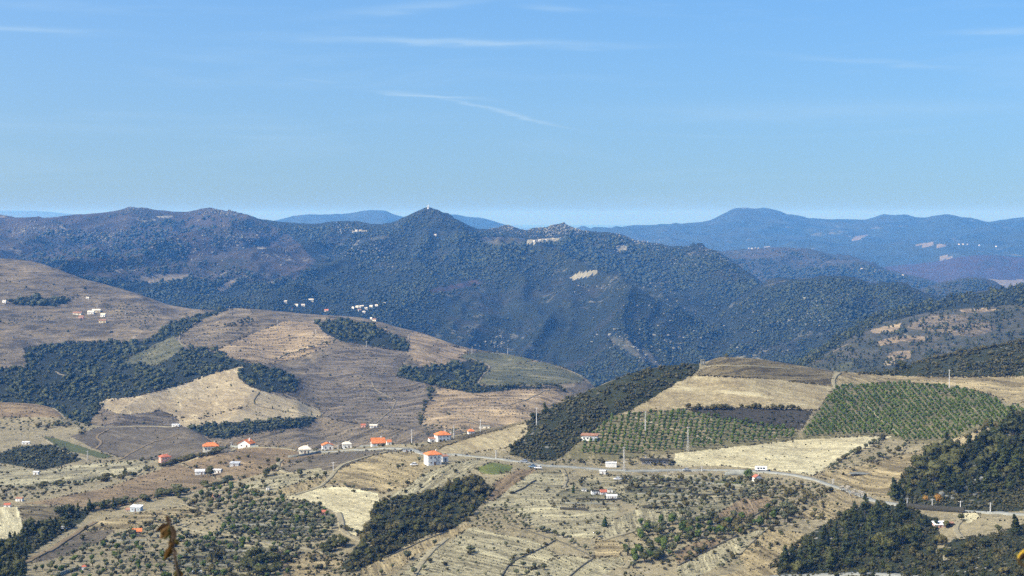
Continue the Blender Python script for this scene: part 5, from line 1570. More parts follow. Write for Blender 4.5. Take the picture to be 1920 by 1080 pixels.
def far_cover():
    r = np.random.default_rng(9)
    n = 120000
    x = r.uniform(-80, 2000, n)
    y = r.uniform(386, 735, n)
    ids = np.full(n, -1)
    best = np.full(n, np.inf)
    for i, L in enumerate(LAYERS):
        d = L.hit(x, y)
        k = d < best
        best[k] = d[k]
        ids[k] = i
    nm = {L.name: i for i, L in enumerate(LAYERS)}
    D = np.where(np.isfinite(best), best, 1)
    G = np.stack([D * (x - 960) / F, D, ZC - D * (y - YH) / F], 1)
    d1 = fbm(G[:, 0] / 420, G[:, 1] / 600, 4)
    heath = inside(np.array(MTNP[0][4], float), x, y)
    keep = np.zeros(n, bool)
    mt = ids == nm['mtn']
    keep |= mt & (r.random(n) < np.where(heath, np.clip(.2 + d1 * 1.2, .03, .7), np.clip(.78 + d1 * 2.0, .1, 1)))
    for q in ('ridge', 'knoll', 'hill'):
        keep |= (ids == nm[q]) & (r.random(n) < np.clip(.72 + d1 * 2.0, .1, 1))
    d2 = fbm(G[:, 0] / 75 + 4, G[:, 1] / 110, 3)
    keep &= r.random(n) < np.clip(.8 + 1.5 * d2, .12, 1)
    for p in MTNP[1:]:
        P = np.array(p[4], float)
        keep &= ~inside(P, x, y)
    edge = np.ones(n)
    for L in (MTN, RIDGE, HILL, KNOLL):
        cr = np.interp(x, L.px, L.PY[L.crow])
        sel = ids == nm[L.name]
        edge[sel] = np.clip((y[sel] - cr[sel]) / 9, .3, 1)
    sz = r.uniform(2.6, 7.5, n) * np.clip(1 + .6 * d1, .6, 1.5) * np.where(r.random(n) < .12, 1.5, 1) * np.clip(D / 4200, .8, 1.4) * edge
    bake('forest', TUFT0, G[keep], sz[keep], MATS['baked_far_forest'], 'forest covering the blue mountain and the far hills', 'forest', 6)
    # granite: bright crags near the summits and on the burnt slopes
    spots = [(1040, 432, 55, 12, 260), (1070, 428, 25, 6, 120), (1200, 455, 60, 14, 220), (1320, 485, 60, 22, 260), (1290, 500, 60, 20, 120), (250, 392, 25, 6, 60), (420, 398, 40, 7, 110), (60, 430, 60, 14, 120), (190, 445, 50, 12, 160),
             (340, 470, 60, 20, 120), (440, 445, 50, 16, 120), (500, 480, 50, 20, 90), (650, 430, 30, 8, 50), (950, 428, 25, 8, 60), (1250, 580, 80, 40, 120), (1220, 535, 40, 8, 60), (1130, 540, 50, 6, 50), (1240, 660, 60, 30, 140), (1180, 640, 50, 25, 100),
             (1420, 600, 60, 30, 120), (1560, 560, 60, 20, 130), (1520, 600, 50, 20, 120), (1310, 640, 60, 30, 120), (930, 645, 40, 14, 90), (700, 470, 50, 15, 60), (730, 500, 30, 10, 50)]
    X, Y = [], []
    for (cx, cy, sx, sy, m) in spots:
        m = int(m * (2.2 if cy < 480 else .45))
        X.append(r.normal(cx, sx * .6, m))
        Y.append(r.normal(cy, sy * .6, m))
    X = np.concatenate(X)
    Y = np.concatenate(Y)
    G, ok = ground(X, Y)
    ok &= (G[:, 1] > 2900)
    G = G[ok]
    bake('rocks', ROCK, G, r.uniform(2.0, 6.5, len(G)) * np.where(r.random(len(G)) < .08, 1.7, 1), MATS['baked_rock'], 'pale granite crags on the mountain', 'rocks', 7)


far_cover()

# ------------------------------------------------------------------ roads, tracks, walls
def road_mat(name, a, b):
    k = NB(name)
    p = k.pos()
    k.base(k.mix(k.ramp(k.noise(p, 0.25, 5, 0.65), 0.3, 0.7), a, b))
    k.bump(k.noise(p, 1.2, 3), 0.15, 0.6)


road_mat('asphalt', alb(206, 200, 190), alb(180, 174, 164))
road_mat('dirt_pale', alb(206, 188, 152), alb(176, 156, 120))
road_mat('dirt_brown', alb(176, 148, 108), alb(150, 124, 90))
road_mat('dirt_far', alb(186, 166, 132), alb(150, 130, 102))
plain('concrete', alb(196, 192, 182), 0.9, 0.1, 0.3, 0.6)
plain('stone_dark', alb(96, 90, 80), 0.95, 0.1, 0.5, 1.2)
plain('stone_mid', alb(140, 130, 112), 0.95, 0.1, 0.5, 1.2)
plain('stone_pale', alb(186, 178, 160), 0.95, 0.1, 0.4, 1.2)


def path3d(pts, layer, step):
    """smooth ground path through photo points"""
    P, ok = ground([p[0] for p in pts], [p[1] for p in pts], [layer])
    P = P[ok][:, :2]
    if len(P) < 2:
        P = np.array([g1(p[0], p[1], [layer])[:2] for p in pts])
    d = np.r_[0, np.cumsum(np.linalg.norm(np.diff(P, axis=0), axis=1))]
    n = max(3, int(d[-1] / step))
    t = np.linspace(0, d[-1], n)
    x = pchip1(d, P[:, 0], t)
    y = pchip1(d, P[:, 1], t)
    for _ in range(3):
        x[1:-1] = (x[:-2] + 2 * x[1:-1] + x[2:]) / 4
        y[1:-1] = (y[:-2] + 2 * y[1:-1] + y[2:]) / 4
    return x, y


def ribbon(name, label, cat, pts, width, mat, layer=NEAR, lift=0.3, step=4.0):
    x, y = path3d(pts, layer, step)
    tx = np.gradient(x)
    ty = np.gradient(y)
    l = np.hypot(tx, ty) + 1e-9
    nx, ny = -ty / l, tx / l
    r = np.random.default_rng(len(pts))
    w = width / 2 * (1 + r.uniform(-.12, .12, len(x)))
    cols = []
    for k in (-1, -0.5, 0, 0.5, 1):
        X = x + nx * w * k
        Y = y + ny * w * k
        cols.append((X, Y, layer.z_at(X, Y)))
    z = np.max([c[2] for c in cols], 0) * .5 + np.mean([c[2] for c in cols], 0) * .5
    V = []
    for k, (X, Y, Z) in enumerate(cols):
        zz = np.maximum(Z, .4 * Z + .6 * z) + lift
        V.append(np.stack([X, Y, zz], 1))
    a = V[0].copy()
    a[:, 2] -= 1.0
    b = V[-1].copy()
    b[:, 2] -= 1.0
    V = [a] + V + [b]
    n = len(x)
    V = np.concatenate(V)
    Q = []
    for k in range(6):
        i = np.arange(n - 1)
        Q.append(np.stack([k * n + i, k * n + i + 1, (k + 1) * n + i + 1, (k + 1) * n + i], 1))
    me = mesh_np(name, V, np.concatenate(Q)[:, ::-1], MATS[mat], smooth=False)
    o = obj(name, me)
    return tag(o, label, cat, None, 'structure')


MAIN = [(850, 853), (900, 858), (940, 862), (985, 868), (1010, 872), (1060, 876), (1120, 880), (1170, 884), (1230, 883), (1290, 883), (1350, 882), (1400, 884), (1450, 887), (1500, 894), (1540, 905), (1575, 916), (1610, 928), (1640, 940), (1680, 947), (1710, 950), (1760, 954), (1857, 962), (1930, 966)]
ribbon('road', 'pale grey road winding along the valley below the orchards', 'road', MAIN, 3.5, 'asphalt', NEAR, 0.5)
ribbon('road', 'pale road along the ridge behind the tall white house', 'road', [(850, 853), (800, 853), (778, 845), (740, 842), (690, 843), (640, 846), (600, 848), (560, 846)], 3.6, 'asphalt', NEAR, 0.5)
for lb, pts, w, m, L in (
        ('pale lane from the two red-roofed ridge houses down to the brown field', [(556, 845), (520, 840), (480, 839), (445, 840), (415, 847), (380, 856), (345, 867), (320, 874)], 3.2, 'dirt_pale', NEAR),
        ('straight pale track along the foot of the dark brown field', [(640, 873), (670, 862), (700, 853), (728, 846)], 3.0, 'dirt_pale', NEAR),
        ('pale track climbing past the terraced tan field', [(640, 873), (628, 884), (618, 897), (606, 910), (580, 920), (550, 928)], 3.6, 'dirt_pale', NEAR),
        ('pale track past the cream bare field to the gully', [(634, 962), (640, 978), (640, 992), (655, 1005), (680, 1015), (700, 1024)], 5.0, 'dirt_pale', NEAR),
        ('white curved drive between the round trees in the left centre', [(528, 862), (521, 872), (526, 882), (545, 888), (560, 886)], 4.0, 'dirt_pale', NEAR),
        ('narrow white lane beside the left centre gardens', [(340, 944), (355, 950), (375, 956), (398, 962)], 3.2, 'dirt_pale', NEAR),
        ('long pale walled lane across the lower left', [(345, 990), (372, 997), (410, 1001), (450, 1008), (490, 1018), (530, 1025), (575, 1028), (610, 1038), (650, 1050), (668, 1054)], 3.0, 'dirt_pale', NEAR),
        ('short bright track ending at the garden in the lower left', [(322, 998), (340, 988), (352, 983)], 3.5, 'dirt_pale', NEAR),
        ('brown track beside the dark copse at the bottom left', [(520, 1030), (530, 1044), (535, 1060), (540, 1090)], 4.0, 'dirt_brown', NEAR),
        ('pale track along the upper edge of the dark grey vineyard at lower left', [(180, 979), (150, 995), (120, 1015), (80, 1038), (42, 1057)], 4.0, 'dirt_brown', NEAR),
        ('pale track down the bottom centre vineyard', [(838, 1010), (815, 1028), (795, 1050), (770, 1088)], 3.5, 'dirt_pale', NEAR),
        ('pale twin track over the brow of the right-hand hill', [(1574, 699), (1566, 706), (1562, 716), (1567, 730)], 4.0, 'dirt_pale', NEAR),
        ('faint pale track through the large right-hand orchard', [(1605, 745), (1640, 775), (1670, 800), (1692, 818)], 2.5, 'dirt_pale', NEAR),
        ('pale terrace track across the young orchard', [(1180, 778), (1230, 795), (1290, 812), (1340, 825)], 2.2, 'dirt_pale', NEAR),
        ('pale path along the top of the brown hilltop vineyard', [(1322, 688), (1360, 686), (1420, 687), (1490, 692)], 2.6, 'dirt_pale', NEAR),
        ('twin track from the road down to the ruined houses', [(1054, 880), (1060, 890), (1062, 902), (1054, 914), (1065, 918)], 3.6, 'dirt_pale', NEAR),
        ('pale loop track right of the ruined houses', [(1168, 886), (1180, 893), (1172, 902), (1150, 905), (1120, 902)], 3.0, 'dirt_pale', NEAR),
        ('pale track right of the cone shaped tree', [(1130, 1014), (1150, 1007), (1180, 998), (1230, 985), (1290, 972), (1335, 958)], 3.5, 'dirt_pale', NEAR),
        ('pale track curving round the thicket at the bottom', [(1172, 1066), (1182, 1050), (1200, 1040), (1215, 1030)], 3.5, 'dirt_pale', NEAR),
        ('grey track between the vine strips at lower right', [(1385, 1040), (1410, 1015), (1438, 990)], 3.0, 'dirt_pale', NEAR),
        ('white S shaped drive below the white-roofed building', [(1803, 975), (1795, 982), (1790, 992), (1798, 1004), (1806, 1012)], 4.2, 'dirt_pale', NEAR),
        ('short white drive on the dark slope at lower right', [(1778, 1028), (1773, 1040), (1776, 1052)], 4.2, 'dirt_pale', NEAR),
        ('pale road along the bottom edge under the dark pine wood', [(1370, 1096), (1420, 1084), (1480, 1080), (1560, 1078), (1640, 1077), (1720, 1083)], 7.0, 'asphalt', NEAR),
        ('curved grey track on the dark vineyard slope in the left valley', [(205, 805), (185, 815), (190, 830), (180, 842)], 2.6, 'dirt_brown', NEAR),
        ('long straight track across the dark vineyard slope in the left valley', [(225, 862), (265, 840), (300, 826), (335, 814)], 2.6, 'dirt_brown', NEAR),
        ('white farm lane beside the left valley grove', [(85, 822), (98, 832), (120, 846), (165, 862)], 3.0, 'dirt_pale', NEAR),
        ('pale lane above the dark vineyard slope in the left valley', [(160, 799), (200, 801), (260, 799), (330, 800)], 3.5, 'dirt_pale', NEAR),
        ('pale track at the end of the reddish rounded field', [(100, 766), (112, 774), (124, 786)], 3.5, 'dirt_pale', NEAR),
        ('pale track along the edge of the left middle wood', [(470, 583), (438, 579), (400, 592), (365, 606), (345, 622), (337, 640), (350, 650)], 4.0, 'dirt_pale', MID),
        ('pale track with cypresses across the bright bare hill', [(486, 736), (474, 752), (482, 762), (520, 768), (560, 775), (604, 783), (622, 776)], 3.5, 'dirt_pale', MID),
        ('pale edge track right of the bright bare hill', [(530, 738), (560, 750), (590, 764), (604, 778)], 3.5, 'dirt_pale', MID),
        ('S shaped pale track on the wide grey vineyard', [(697, 716), (704, 730), (722, 740), (742, 752), (736, 766), (718, 782), (702, 795)], 3.2, 'dirt_pale', MID),
        ('straight pale track on the pinkish vineyard', [(942, 764), (980, 752), (1012, 738), (1030, 731)], 3.0, 'dirt_pale', MID),
        ('second pale track on the pinkish vineyard', [(840, 771), (868, 780), (900, 797)], 3.0, 'dirt_pale', MID),
        ('pale track along the striped green terraces', [(888, 720), (904, 706), (918, 690), (900, 678), (880, 672)], 4.0, 'dirt_pale', MID),
        ('pale track on the crest right of the village', [(764, 622), (766, 636), (756, 648)], 4.0, 'dirt_pale', MID),
        ('pale edge track at the right end of the middle hills', [(1040, 687), (1065, 694), (1092, 706)], 4.0, 'dirt_pale', MID),
        ('pale forest track in the left middle wood', [(105, 697), (120, 704), (150, 711)], 5.0, 'dirt_pale', MID),
        ('pale track over the upper left hill', [(-20, 552), (20, 553), (60, 548), (110, 543)], 4.0, 'dirt_pale', MID),
        ('pale track above the hillside farm', [(165, 556), (185, 551), (205, 547)], 3.5, 'dirt_pale', MID),
        ('white track on the right-hand middle slope', [(1632, 616), (1642, 621), (1665, 623)], 5.0, 'dirt_pale', SLOPE),
        ('second white track on the right-hand middle slope', [(1690, 625), (1705, 630), (1722, 637)], 4.0, 'dirt_pale', SLOPE),
        ('pale diagonal track on the right-hand middle slope', [(1560, 662), (1575, 653), (1592, 645)], 6.0, 'dirt_pale', SLOPE)):
    ribbon('track', lb, 'track', pts, w * (0.68 if L is NEAR else 0.5), m if L is NEAR else 'dirt_far', L, 0.3 if L is NEAR else 0.4)


def wall_run(name, label, cat, pts, h, thick, mat, layer=NEAR, parent=None):
    """free-standing or retaining wall following the ground"""
    x, y = path3d(pts, layer, 3.0)
    tx, ty = np.gradient(x), np.gradient(y)
    l = np.hypot(tx, ty) + 1e-9
    nx, ny = -ty / l * thick / 2, tx / l * thick / 2
    z = layer.z_at(x, y)
    n = len(x)
    V = np.concatenate([np.stack(c, 1) for c in ((x - nx, y - ny, z - 1), (x + nx, y + ny, z - 1), (x + nx, y + ny, z + h), (x - nx, y - ny, z + h))])
    i = np.arange(n - 1)
    Q = np.concatenate([np.stack([a * n + i, a * n + i + 1, b * n + i + 1, b * n + i], 1) for a, b in ((0, 1), (1, 2), (2, 3), (3, 0))])
    Q = np.concatenate([Q, [[0, n, 2 * n, 3 * n], [n - 1, 2 * n - 1, 3 * n - 1, 4 * n - 1]]])
    return tag(obj(name, mesh_np(name, V, Q, MATS[mat])), label, cat)


wall_run('retaining_wall', 'long dark stone retaining wall carrying the road past the four poles', 'wall', [(1694, 953), (1730, 956), (1770, 959), (1808, 962)], 2.6, 0.8, 'stone_dark')
wall_run('garden_wall', 'white garden wall stepping down beside the pale-roofed house', 'wall', [(540, 858), (560, 856), (585, 852), (600, 848)], 1.3, 0.4, 'concrete')
wall_run('garden_wall', 'white wall in front of the red-roofed house on the ridge end', 'wall', [(432, 838), (450, 839), (485, 838)], 1.2, 0.4, 'concrete')
wall_run('garden_wall', 'low white wall in front of the long orange-roofed house', 'wall', [(674, 836), (700, 834), (730, 829)], 1.2, 0.4, 'concrete')
wall_run('garden_wall', 'long white wall just below the road by the red-roofed cottage', 'wall', [(1359, 892), (1380, 891), (1398, 891)], 2.2, 0.5, 'concrete')
wall_run('terrace_wall', 'long dark terrace wall below the ruined houses', 'wall', [(1050, 955), (1075, 956), (1103, 958)], 1.2, 0.8, 'stone_dark')
wall_run('terrace_wall', 'dark terrace wall above the small vineyard right of the cone shaped tree', 'wall', [(1208, 952), (1230, 953), (1245, 953)], 1.2, 0.8, 'stone_dark')
wall_run('terrace_wall', 'dark bank wall in the terraced tan field', 'wall', [(676, 919), (688, 920), (700, 919)], 1.0, 0.8, 'stone_dark')
wall_run('terrace_wall', 'dark stone wall at the upper left of the centre vineyard', 'wall', [(962, 925), (985, 914), (1005, 901)], 0.6, 0.6, 'stone_mid')
wall_run('garden_wall', 'long white lane wall left of the red-roofed hut', 'wall', [(104, 1082), (125, 1074), (152, 1067)], 1.4, 0.6, 'concrete')

for i_, (x_, y_) in enumerate(zip(np.linspace(648, 742, 17), np.linspace(850, 846, 17))):
    P_ = g1(x_, y_, [NEAR])
    o_ = empty('guard_post', (P_[0], P_[1], P_[2]))
    MB().box(-.22, -.22, -.3, .22, .22, .95).build('post', MATS['concrete'], o_)
    MB().add([(-.26, -.26, .952), (.26, -.26, .952), (.26, .26, .952), (-.26, .26, .952), (0, 0, 1.15)], [(0, 1, 4), (1, 2, 4), (2, 3, 4), (3, 0, 4), (3, 2, 1, 0)]).build('cap', MATS['stone_pale'], o_)
    tag(o_, 'white guard post in the row along the ridge road, ' + ['leftmost', 'rightmost', 'between its ends'][0 if i_ == 0 else (1 if i_ == 16 else 2)], 'post', 'guard posts along the ridge road')

ORD = ['first', 'second', 'third', 'fourth', 'fifth', 'sixth', 'seventh', 'eighth']
for where_, rows_ in (('middle right olive terraces', [((1180, 903), (1235, 901), (1290, 903)), ((1300, 905), (1345, 908), (1390, 911)), ((1185, 915), (1240, 914), (1300, 918)), ((1195, 927), (1250, 927), (1300, 931)), ((1290, 926), (1335, 929), (1375, 927)), ((1210, 940), (1250, 941), (1310, 946))]),
                      ('lower left centre olive terraces', [((450, 951), (500, 947), (560, 951)), ((440, 962), (500, 959), (580, 963)), ((430, 974), (500, 973), (600, 977)), ((425, 985), (500, 986), (590, 990)), ((440, 997), (500, 1000), (580, 1006))]),
                      ('bottom left green terraces', [((360, 1018), (420, 1017), (490, 1024)), ((350, 1032), (420, 1033), (500, 1038)), ((345, 1046), (400, 1046), (450, 1048)), ((340, 1060), (390, 1060), (440, 1063))]),
                      ('terraces of the ruined houses', [((1080, 936), (1120, 938), (1165, 937)), ((1060, 944), (1100, 946), (1150, 945))]),
                      ('rough slope by the red-roofed cottage at lower left', [((215, 1003), (240, 1006), (270, 1007)), ((205, 1013), (240, 1016), (275, 1014)), ((195, 1024), (225, 1027), (265, 1026))])):
    for i_, pts_ in enumerate(rows_):
        wall_run('terrace_wall', 'dry stone wall, ' + ORD[i_] + ' from the top on the ' + where_, 'wall', list(pts_), 0.8, 0.7, 'stone_pale' if i_ % 2 else 'stone_dark')
for lb_, pts_ in (('low stone wall rising between the bottom centre vineyards', [(935, 1088), (960, 1054), (1000, 1036), (1042, 1013)]), ('low stone wall at the bottom edge under the small tan vineyard', [(1060, 1088), (1085, 1066), (1112, 1048)]),
                  ('low stone wall between the reddish and grey vine strips at lower right', [(1270, 1062), (1320, 1036), (1385, 1004)]), ('low stone wall under the reddish strip between the olives at lower right', [(1370, 986), (1410, 970), (1450, 945)]),
                  ('low stone wall below the curved olive line', [(950, 983), (1000, 1000), (1060, 1020), (1108, 1044)]), ('low stone wall along the top of the tan strip under the gully', [(720, 1046), (780, 1020), (840, 996)])):
    wall_run('stone_wall', lb_, 'wall', pts_, 0.45, 0.6, 'stone_mid')

# ------------------------------------------------------------------ buildings
def wallmat(name, c):
    plain(name, c, 0.85, 0.15, 0.14, 0.4)


wallmat('wall_white', (0.70, 0.69, 0.64))
wallmat('wall_cream', (0.72, 0.66, 0.5))
wallmat('wall_pink', (0.62, 0.34, 0.25))
wallmat('wall_yellow', (0.7, 0.58, 0.34))
wallmat('wall_grey', (0.42, 0.43, 0.43))
wallmat('wall_blue', (0.46, 0.52, 0.55))
wallmat('wall_stone', (0.3, 0.27, 0.23))


def tilemat(name, c):
    k = NB(name)
    tc = k.n('ShaderNodeTexCoord')
    nz = k.noise(tc.outputs['Object'], 0.9, 5, 0.65)
    wv = k.n('ShaderNodeTexWave')
    wv.inputs['Scale'].default_value = 1.1
    wv.inputs['Distortion'].default_value = 0.4
    k.l(tc.outputs['Object'], wv.inputs[0])
    col = k.mix(k.ramp(nz, 0.35, 0.75), c, tuple(v * 0.62 for v in c))
    k.base(k.mix(k.ramp(wv.outputs[0], 0.0, 0.3, 0.35, 0.0), col, tuple(v * 0.45 for v in c)))
    k.bump(wv.outputs[0], 0.06, 0.6)
    return k.m


tilemat('tile_orange', (0.58, 0.19, 0.065))
tilemat('tile_red', (0.4, 0.13, 0.075))
tilemat('tile_pale', (0.68, 0.6, 0.46))
tilemat('tile_brown', (0.3, 0.16, 0.1))
tilemat('sheet_white', (0.78, 0.78, 0.76))
tilemat('sheet_grey', (0.4, 0.42, 0.43))
k_ = NB('glass_dark')
k_.base((0.02, 0.025, 0.03))
k_.b.inputs['Roughness'].default_value = 0.15
k_.b.inputs['Specular IOR Level'].default_value = 0.5
plain('frame_white', (0.7, 0.7, 0.68), 0.6, 0.3, 0.1)
plain('door_brown', (0.12, 0.07, 0.04), 0.7, 0.2, 0.3)
plain('door_green', (0.05, 0.1, 0.06), 0.7, 0.2, 0.3)


def window_on(parent, face, u, z, ww, wh, w, d):
    """window with frame on a wall face: 'f' front (-y), 'l' left (-x), 'r' right (+x)"""
    m, fr = MB(), MB()
    t = 0.12
    if face == 'f':
        m.box(u - ww / 2, -d / 2 - 0.05, z, u + ww / 2, -d / 2 + 0.1, z + wh)
        for (a, b, c, e) in ((u - ww / 2 - t, u + ww / 2 + t, z - t, z), (u - ww / 2 - t, u + ww / 2 + t, z + wh, z + wh + t), (u - ww / 2 - t, u - ww / 2, z, z + wh), (u + ww / 2, u + ww / 2 + t, z, z + wh), (u - .04, u + .04, z, z + wh)):
            fr.box(a, -d / 2 - 0.1, c, b, -d / 2 + 0.05, e)
    else:
        s = -1 if face == 'l' else 1
        x0, x1 = sorted((s * (w / 2 + 0.05), s * (w / 2 - 0.1)))
        m.box(x0, u - ww / 2, z, x1, u + ww / 2, z + wh)
        x0, x1 = sorted((s * (w / 2 + 0.1), s * (w / 2 - 0.05)))
        for (a, b, c, e) in ((u - ww / 2 - t, u + ww / 2 + t, z - t, z), (u - ww / 2 - t, u + ww / 2 + t, z + wh, z + wh + t), (u - ww / 2 - t, u - ww / 2, z, z + wh), (u + ww / 2, u + ww / 2 + t, z, z + wh)):
            fr.box(x0, a, c, x1, b, e)
    o = m.build('window', MATS['glass_dark'], parent)
    fr.build('frame', MATS['frame_white'], o)


def house(name, label, cat, px, py, w, h, r, kind='hip', rot=0.0, dep=0.75, wm='wall_white', rm='tile_orange', wins=2, door='f', storeys=1, chimney=True, layer=None, group=None, garage=None, side='l', small=False):
    """w, h (eaves), r (roof rise) in photo pixels; dep = depth as a share of the width"""
    P = g1(px, py, layer)
    k = P[1] / F
    w, h, r = w * k, h * k, r * k
    d = max(w * dep, 2.5)
    # base sits just in the ground at the front face
    o = empty(name, (P[0], P[1] + d * 0.35, P[2]), radians(rot))
    m = MB()
    z0 = -2.0
    if kind == 'gable':        # ridge across the front
        m.add([(-w / 2, -d / 2, z0), (w / 2, -d / 2, z0), (w / 2, d / 2, z0), (-w / 2, d / 2, z0), (-w / 2, -d / 2, h), (w / 2, -d / 2, h), (w / 2, d / 2, h), (-w / 2, d / 2, h), (-w / 2, 0, h + r * .96), (w / 2, 0, h + r * .96)],
              [(0, 1, 5, 4), (2, 3, 7, 6), (1, 2, 6, 9, 5), (3, 0, 4, 8, 7), (4, 5, 9, 8), (6, 7, 8, 9)])
    elif kind == 'front':      # gable end towards the viewer
        m.add([(-w / 2, -d / 2, z0), (w / 2, -d / 2, z0), (w / 2, d / 2, z0), (-w / 2, d / 2, z0), (-w / 2, -d / 2, h), (w / 2, -d / 2, h), (w / 2, d / 2, h), (-w / 2, d / 2, h), (0, -d / 2, h + r * .96), (0, d / 2, h + r * .96)],
              [(0, 1, 5, 8, 4), (2, 3, 7, 9, 6), (1, 2, 6, 5), (3, 0, 4, 7), (4, 8, 9, 7), (5, 6, 9, 8)])
    else:
        m.box(-w / 2, -d / 2, z0, w / 2, d / 2, h)
    wall = m.build('wall', MATS[wm], o)
    e = 0.05 * w if not small else 0.03 * w
    t = 0.03 * w + 0.05
    R = MB()
    if kind == 'hip':
        a = min(w, d) * .42
        lo = [(-w / 2 - e, -d / 2 - e, h + .02), (w / 2 + e, -d / 2 - e, h + .02), (w / 2 + e, d / 2 + e, h + .02), (-w / 2 - e, d / 2 + e, h + .02)]
        hi = [(p[0], p[1], p[2] + t) for p in lo]
        rg = [(-w / 2 + a, 0, h + r + t), (w / 2 - a, 0, h + r + t)]
        R.add(lo + hi + rg, [(3, 2, 1, 0), (0, 1, 5, 4), (1, 2, 6, 5), (2, 3, 7, 6), (3, 0, 4, 7), (4, 5, 9, 8), (5, 6, 9), (6, 7, 8, 9), (7, 4, 8)])
    elif kind in ('gable', 'front'):
        if kind == 'gable':
            f = lambda a, b, z: (a, b, z)
            ww, dd = w, d
        else:
            f = lambda a, b, z: (b, a, z)
            ww, dd = d, w
        sl = r / (dd / 2)
        A = [f(-ww / 2 - e, -dd / 2 - e, h - e * sl + .03), f(ww / 2 + e, -dd / 2 - e, h - e * sl + .03), f(ww / 2 + e, 0, h + r + .03), f(-ww / 2 - e, 0, h + r + .03), f(ww / 2 + e, dd / 2 + e, h - e * sl + .03), f(-ww / 2 - e, dd / 2 + e, h - e * sl + .03)]
        B = [(p[0], p[1], p[2] + t) for p in A]
        R.add(A + B, [(0, 3, 2, 1), (3, 5, 4, 2), (6, 7, 8, 9), (9, 8, 10, 11), (0, 1, 7, 6), (4, 5, 11, 10), (1, 2, 8, 7), (2, 4, 10, 8), (3, 0, 6, 9), (5, 3, 9, 11)])
    elif kind == 'mono':
        A = [(-w / 2 - e, -d / 2 - e, h + .02), (w / 2 + e, -d / 2 - e, h + .02), (w / 2 + e, d / 2 + e, h + r + .02), (-w / 2 - e, d / 2 + e, h + r + .02)]
        R.add(A + [(p[0], p[1], p[2] + t) for p in A], [(3, 2, 1, 0), (4, 5, 6, 7), (0, 1, 5, 4), (1, 2, 6, 5), (2, 3, 7, 6), (3, 0, 4, 7)])
    else:                      # flat with a parapet
        R.box(-w / 2 - .15, -d / 2 - .15, h + .01, w / 2 + .15, d / 2 + .15, h + .25)
    roof = R.build('roof', MATS[rm], o)
    if chimney and kind in ('hip', 'gable', 'front') and not small:
        c = MB().box(w * .2, -d * .05, h + r * .3, w * .2 + .07 * w, -d * .05 + .07 * w, h + r * 1.25 + t)
        c.box(w * .19, -d * .06, h + r * 1.25 + t, w * .28, -d * .06 + .09 * w, h + r * 1.25 + t + .15)
        c.build('chimney', MATS[wm], roof)
    hs = h / storeys
    for s in range(storeys):
        for i in range(wins):
            u = w * ((i + .5) / wins - .5) * .86
            if door == 'f' and s == 0 and i == wins // 2:
                continue
            window_on(o, 'f', u, s * hs + hs * .36, min(w * .12, 1.4), hs * .36, w, d)
        if not small:
            for sd in side:
                for u in (-.22, .22):
                    window_on(o, sd, u * d, s * hs + hs * .36, min(d * .14, 1.3), hs * .36, w, d)
    if door == 'f':
        u = w * ((wins // 2 + .5) / max(wins, 1) - .5) * .86 if wins else 0
        dm = MB().box(u - min(.07 * w, .6), -d / 2 - .08, 0, u + min(.07 * w, .6), -d / 2 + .08, min(hs * .72, 2.2))
        do = dm.build('door', MATS['door_brown'], o)
        MB().box(u + .25, -d / 2 - .16, 1.0, u + .35, -d / 2 - .082, 1.12).build('handle', MATS['frame_white'], do)
    if garage:
        u, gw = garage
        MB().box(u * w - gw * w / 2, -d / 2 - .08, 0, u * w + gw * w / 2, -d / 2 + .08, h * .7).build('garage_door', MATS['sheet_grey'], o)
    tag(o, label, cat, group)
    return o


house('house', 'white house with a long red-orange roof at the left end of the ridge lane', 'house', 394, 846, 28, 9, 6, 'hip', 12, .6, 'wall_cream', 'tile_orange', 4, layer=[NEAR])
house('house', 'house with a bright orange roof and verandah on the ridge right of the red-roofed one', 'house', 461, 839, 25, 7, 7, 'front', -18, .8, 'wall_white', 'tile_orange', 2, layer=[NEAR])
house('house', 'pinkish orange two storey house among the hedge trees on the left', 'house', 308, 868, 19, 11, 4, 'hip', 30, .8, 'wall_pink', 'tile_red', 3, storeys=2, layer=[NEAR])
house('house', 'cream house with a pale roof behind the white garden wall', 'house', 571, 851, 22, 8, 6, 'hip', 8, .8, 'wall_cream', 'tile_pale', 3, layer=[NEAR])
house('house', 'white house with an orange roof right of the pale-roofed house', 'house', 613, 843, 20, 9, 4, 'front', 14, .8, 'wall_white', 'tile_orange', 2, layer=[NEAR])
house('house', 'small all white house left of the long orange-roofed house', 'house', 650, 841, 17, 8, 4, 'hip', 8, .8, 'wall_white', 'tile_pale', 2, layer=[NEAR])
house('house', 'white house with a long plain orange roof in the middle of the ridge', 'house', 708, 832, 25, 6, 8, 'gable', 14, .6, 'wall_white', 'tile_orange', 3, layer=[NEAR])
house('annex', 'small orange-roofed annex at the right end of the long orange-roofed house', 'annex', 729, 829, 9, 5, 4, 'gable', 14, .8, 'wall_white', 'tile_orange', 1, layer=[NEAR], small=True)
house('house', 'two storey white house with an orange roof on the ridge above the vine strip', 'house', 829, 827, 25, 11, 6, 'hip', 22, .8, 'wall_white', 'tile_orange', 3, storeys=2, layer=[NEAR])
house('annex', 'white annex with a dark porch at the left of the two storey ridge house', 'annex', 810, 829, 13, 6, 2, 'mono', 22, .8, 'wall_white', 'tile_brown', 1, layer=[NEAR], small=True)
house('cottage', 'orange roof half hidden behind the ridge near the pole', 'house', 883, 813, 12, 4, 4, 'hip', 15, .8, 'wall_white', 'tile_orange', 1, layer=[NEAR])
house('house', 'tall white house with an orange roof standing by the road', 'house', 811, 872, 27, 19, 6, 'hip', 24, .85, 'wall_white', 'tile_orange', 3, storeys=2, layer=[NEAR], side='lr', garage=(.2, .22))
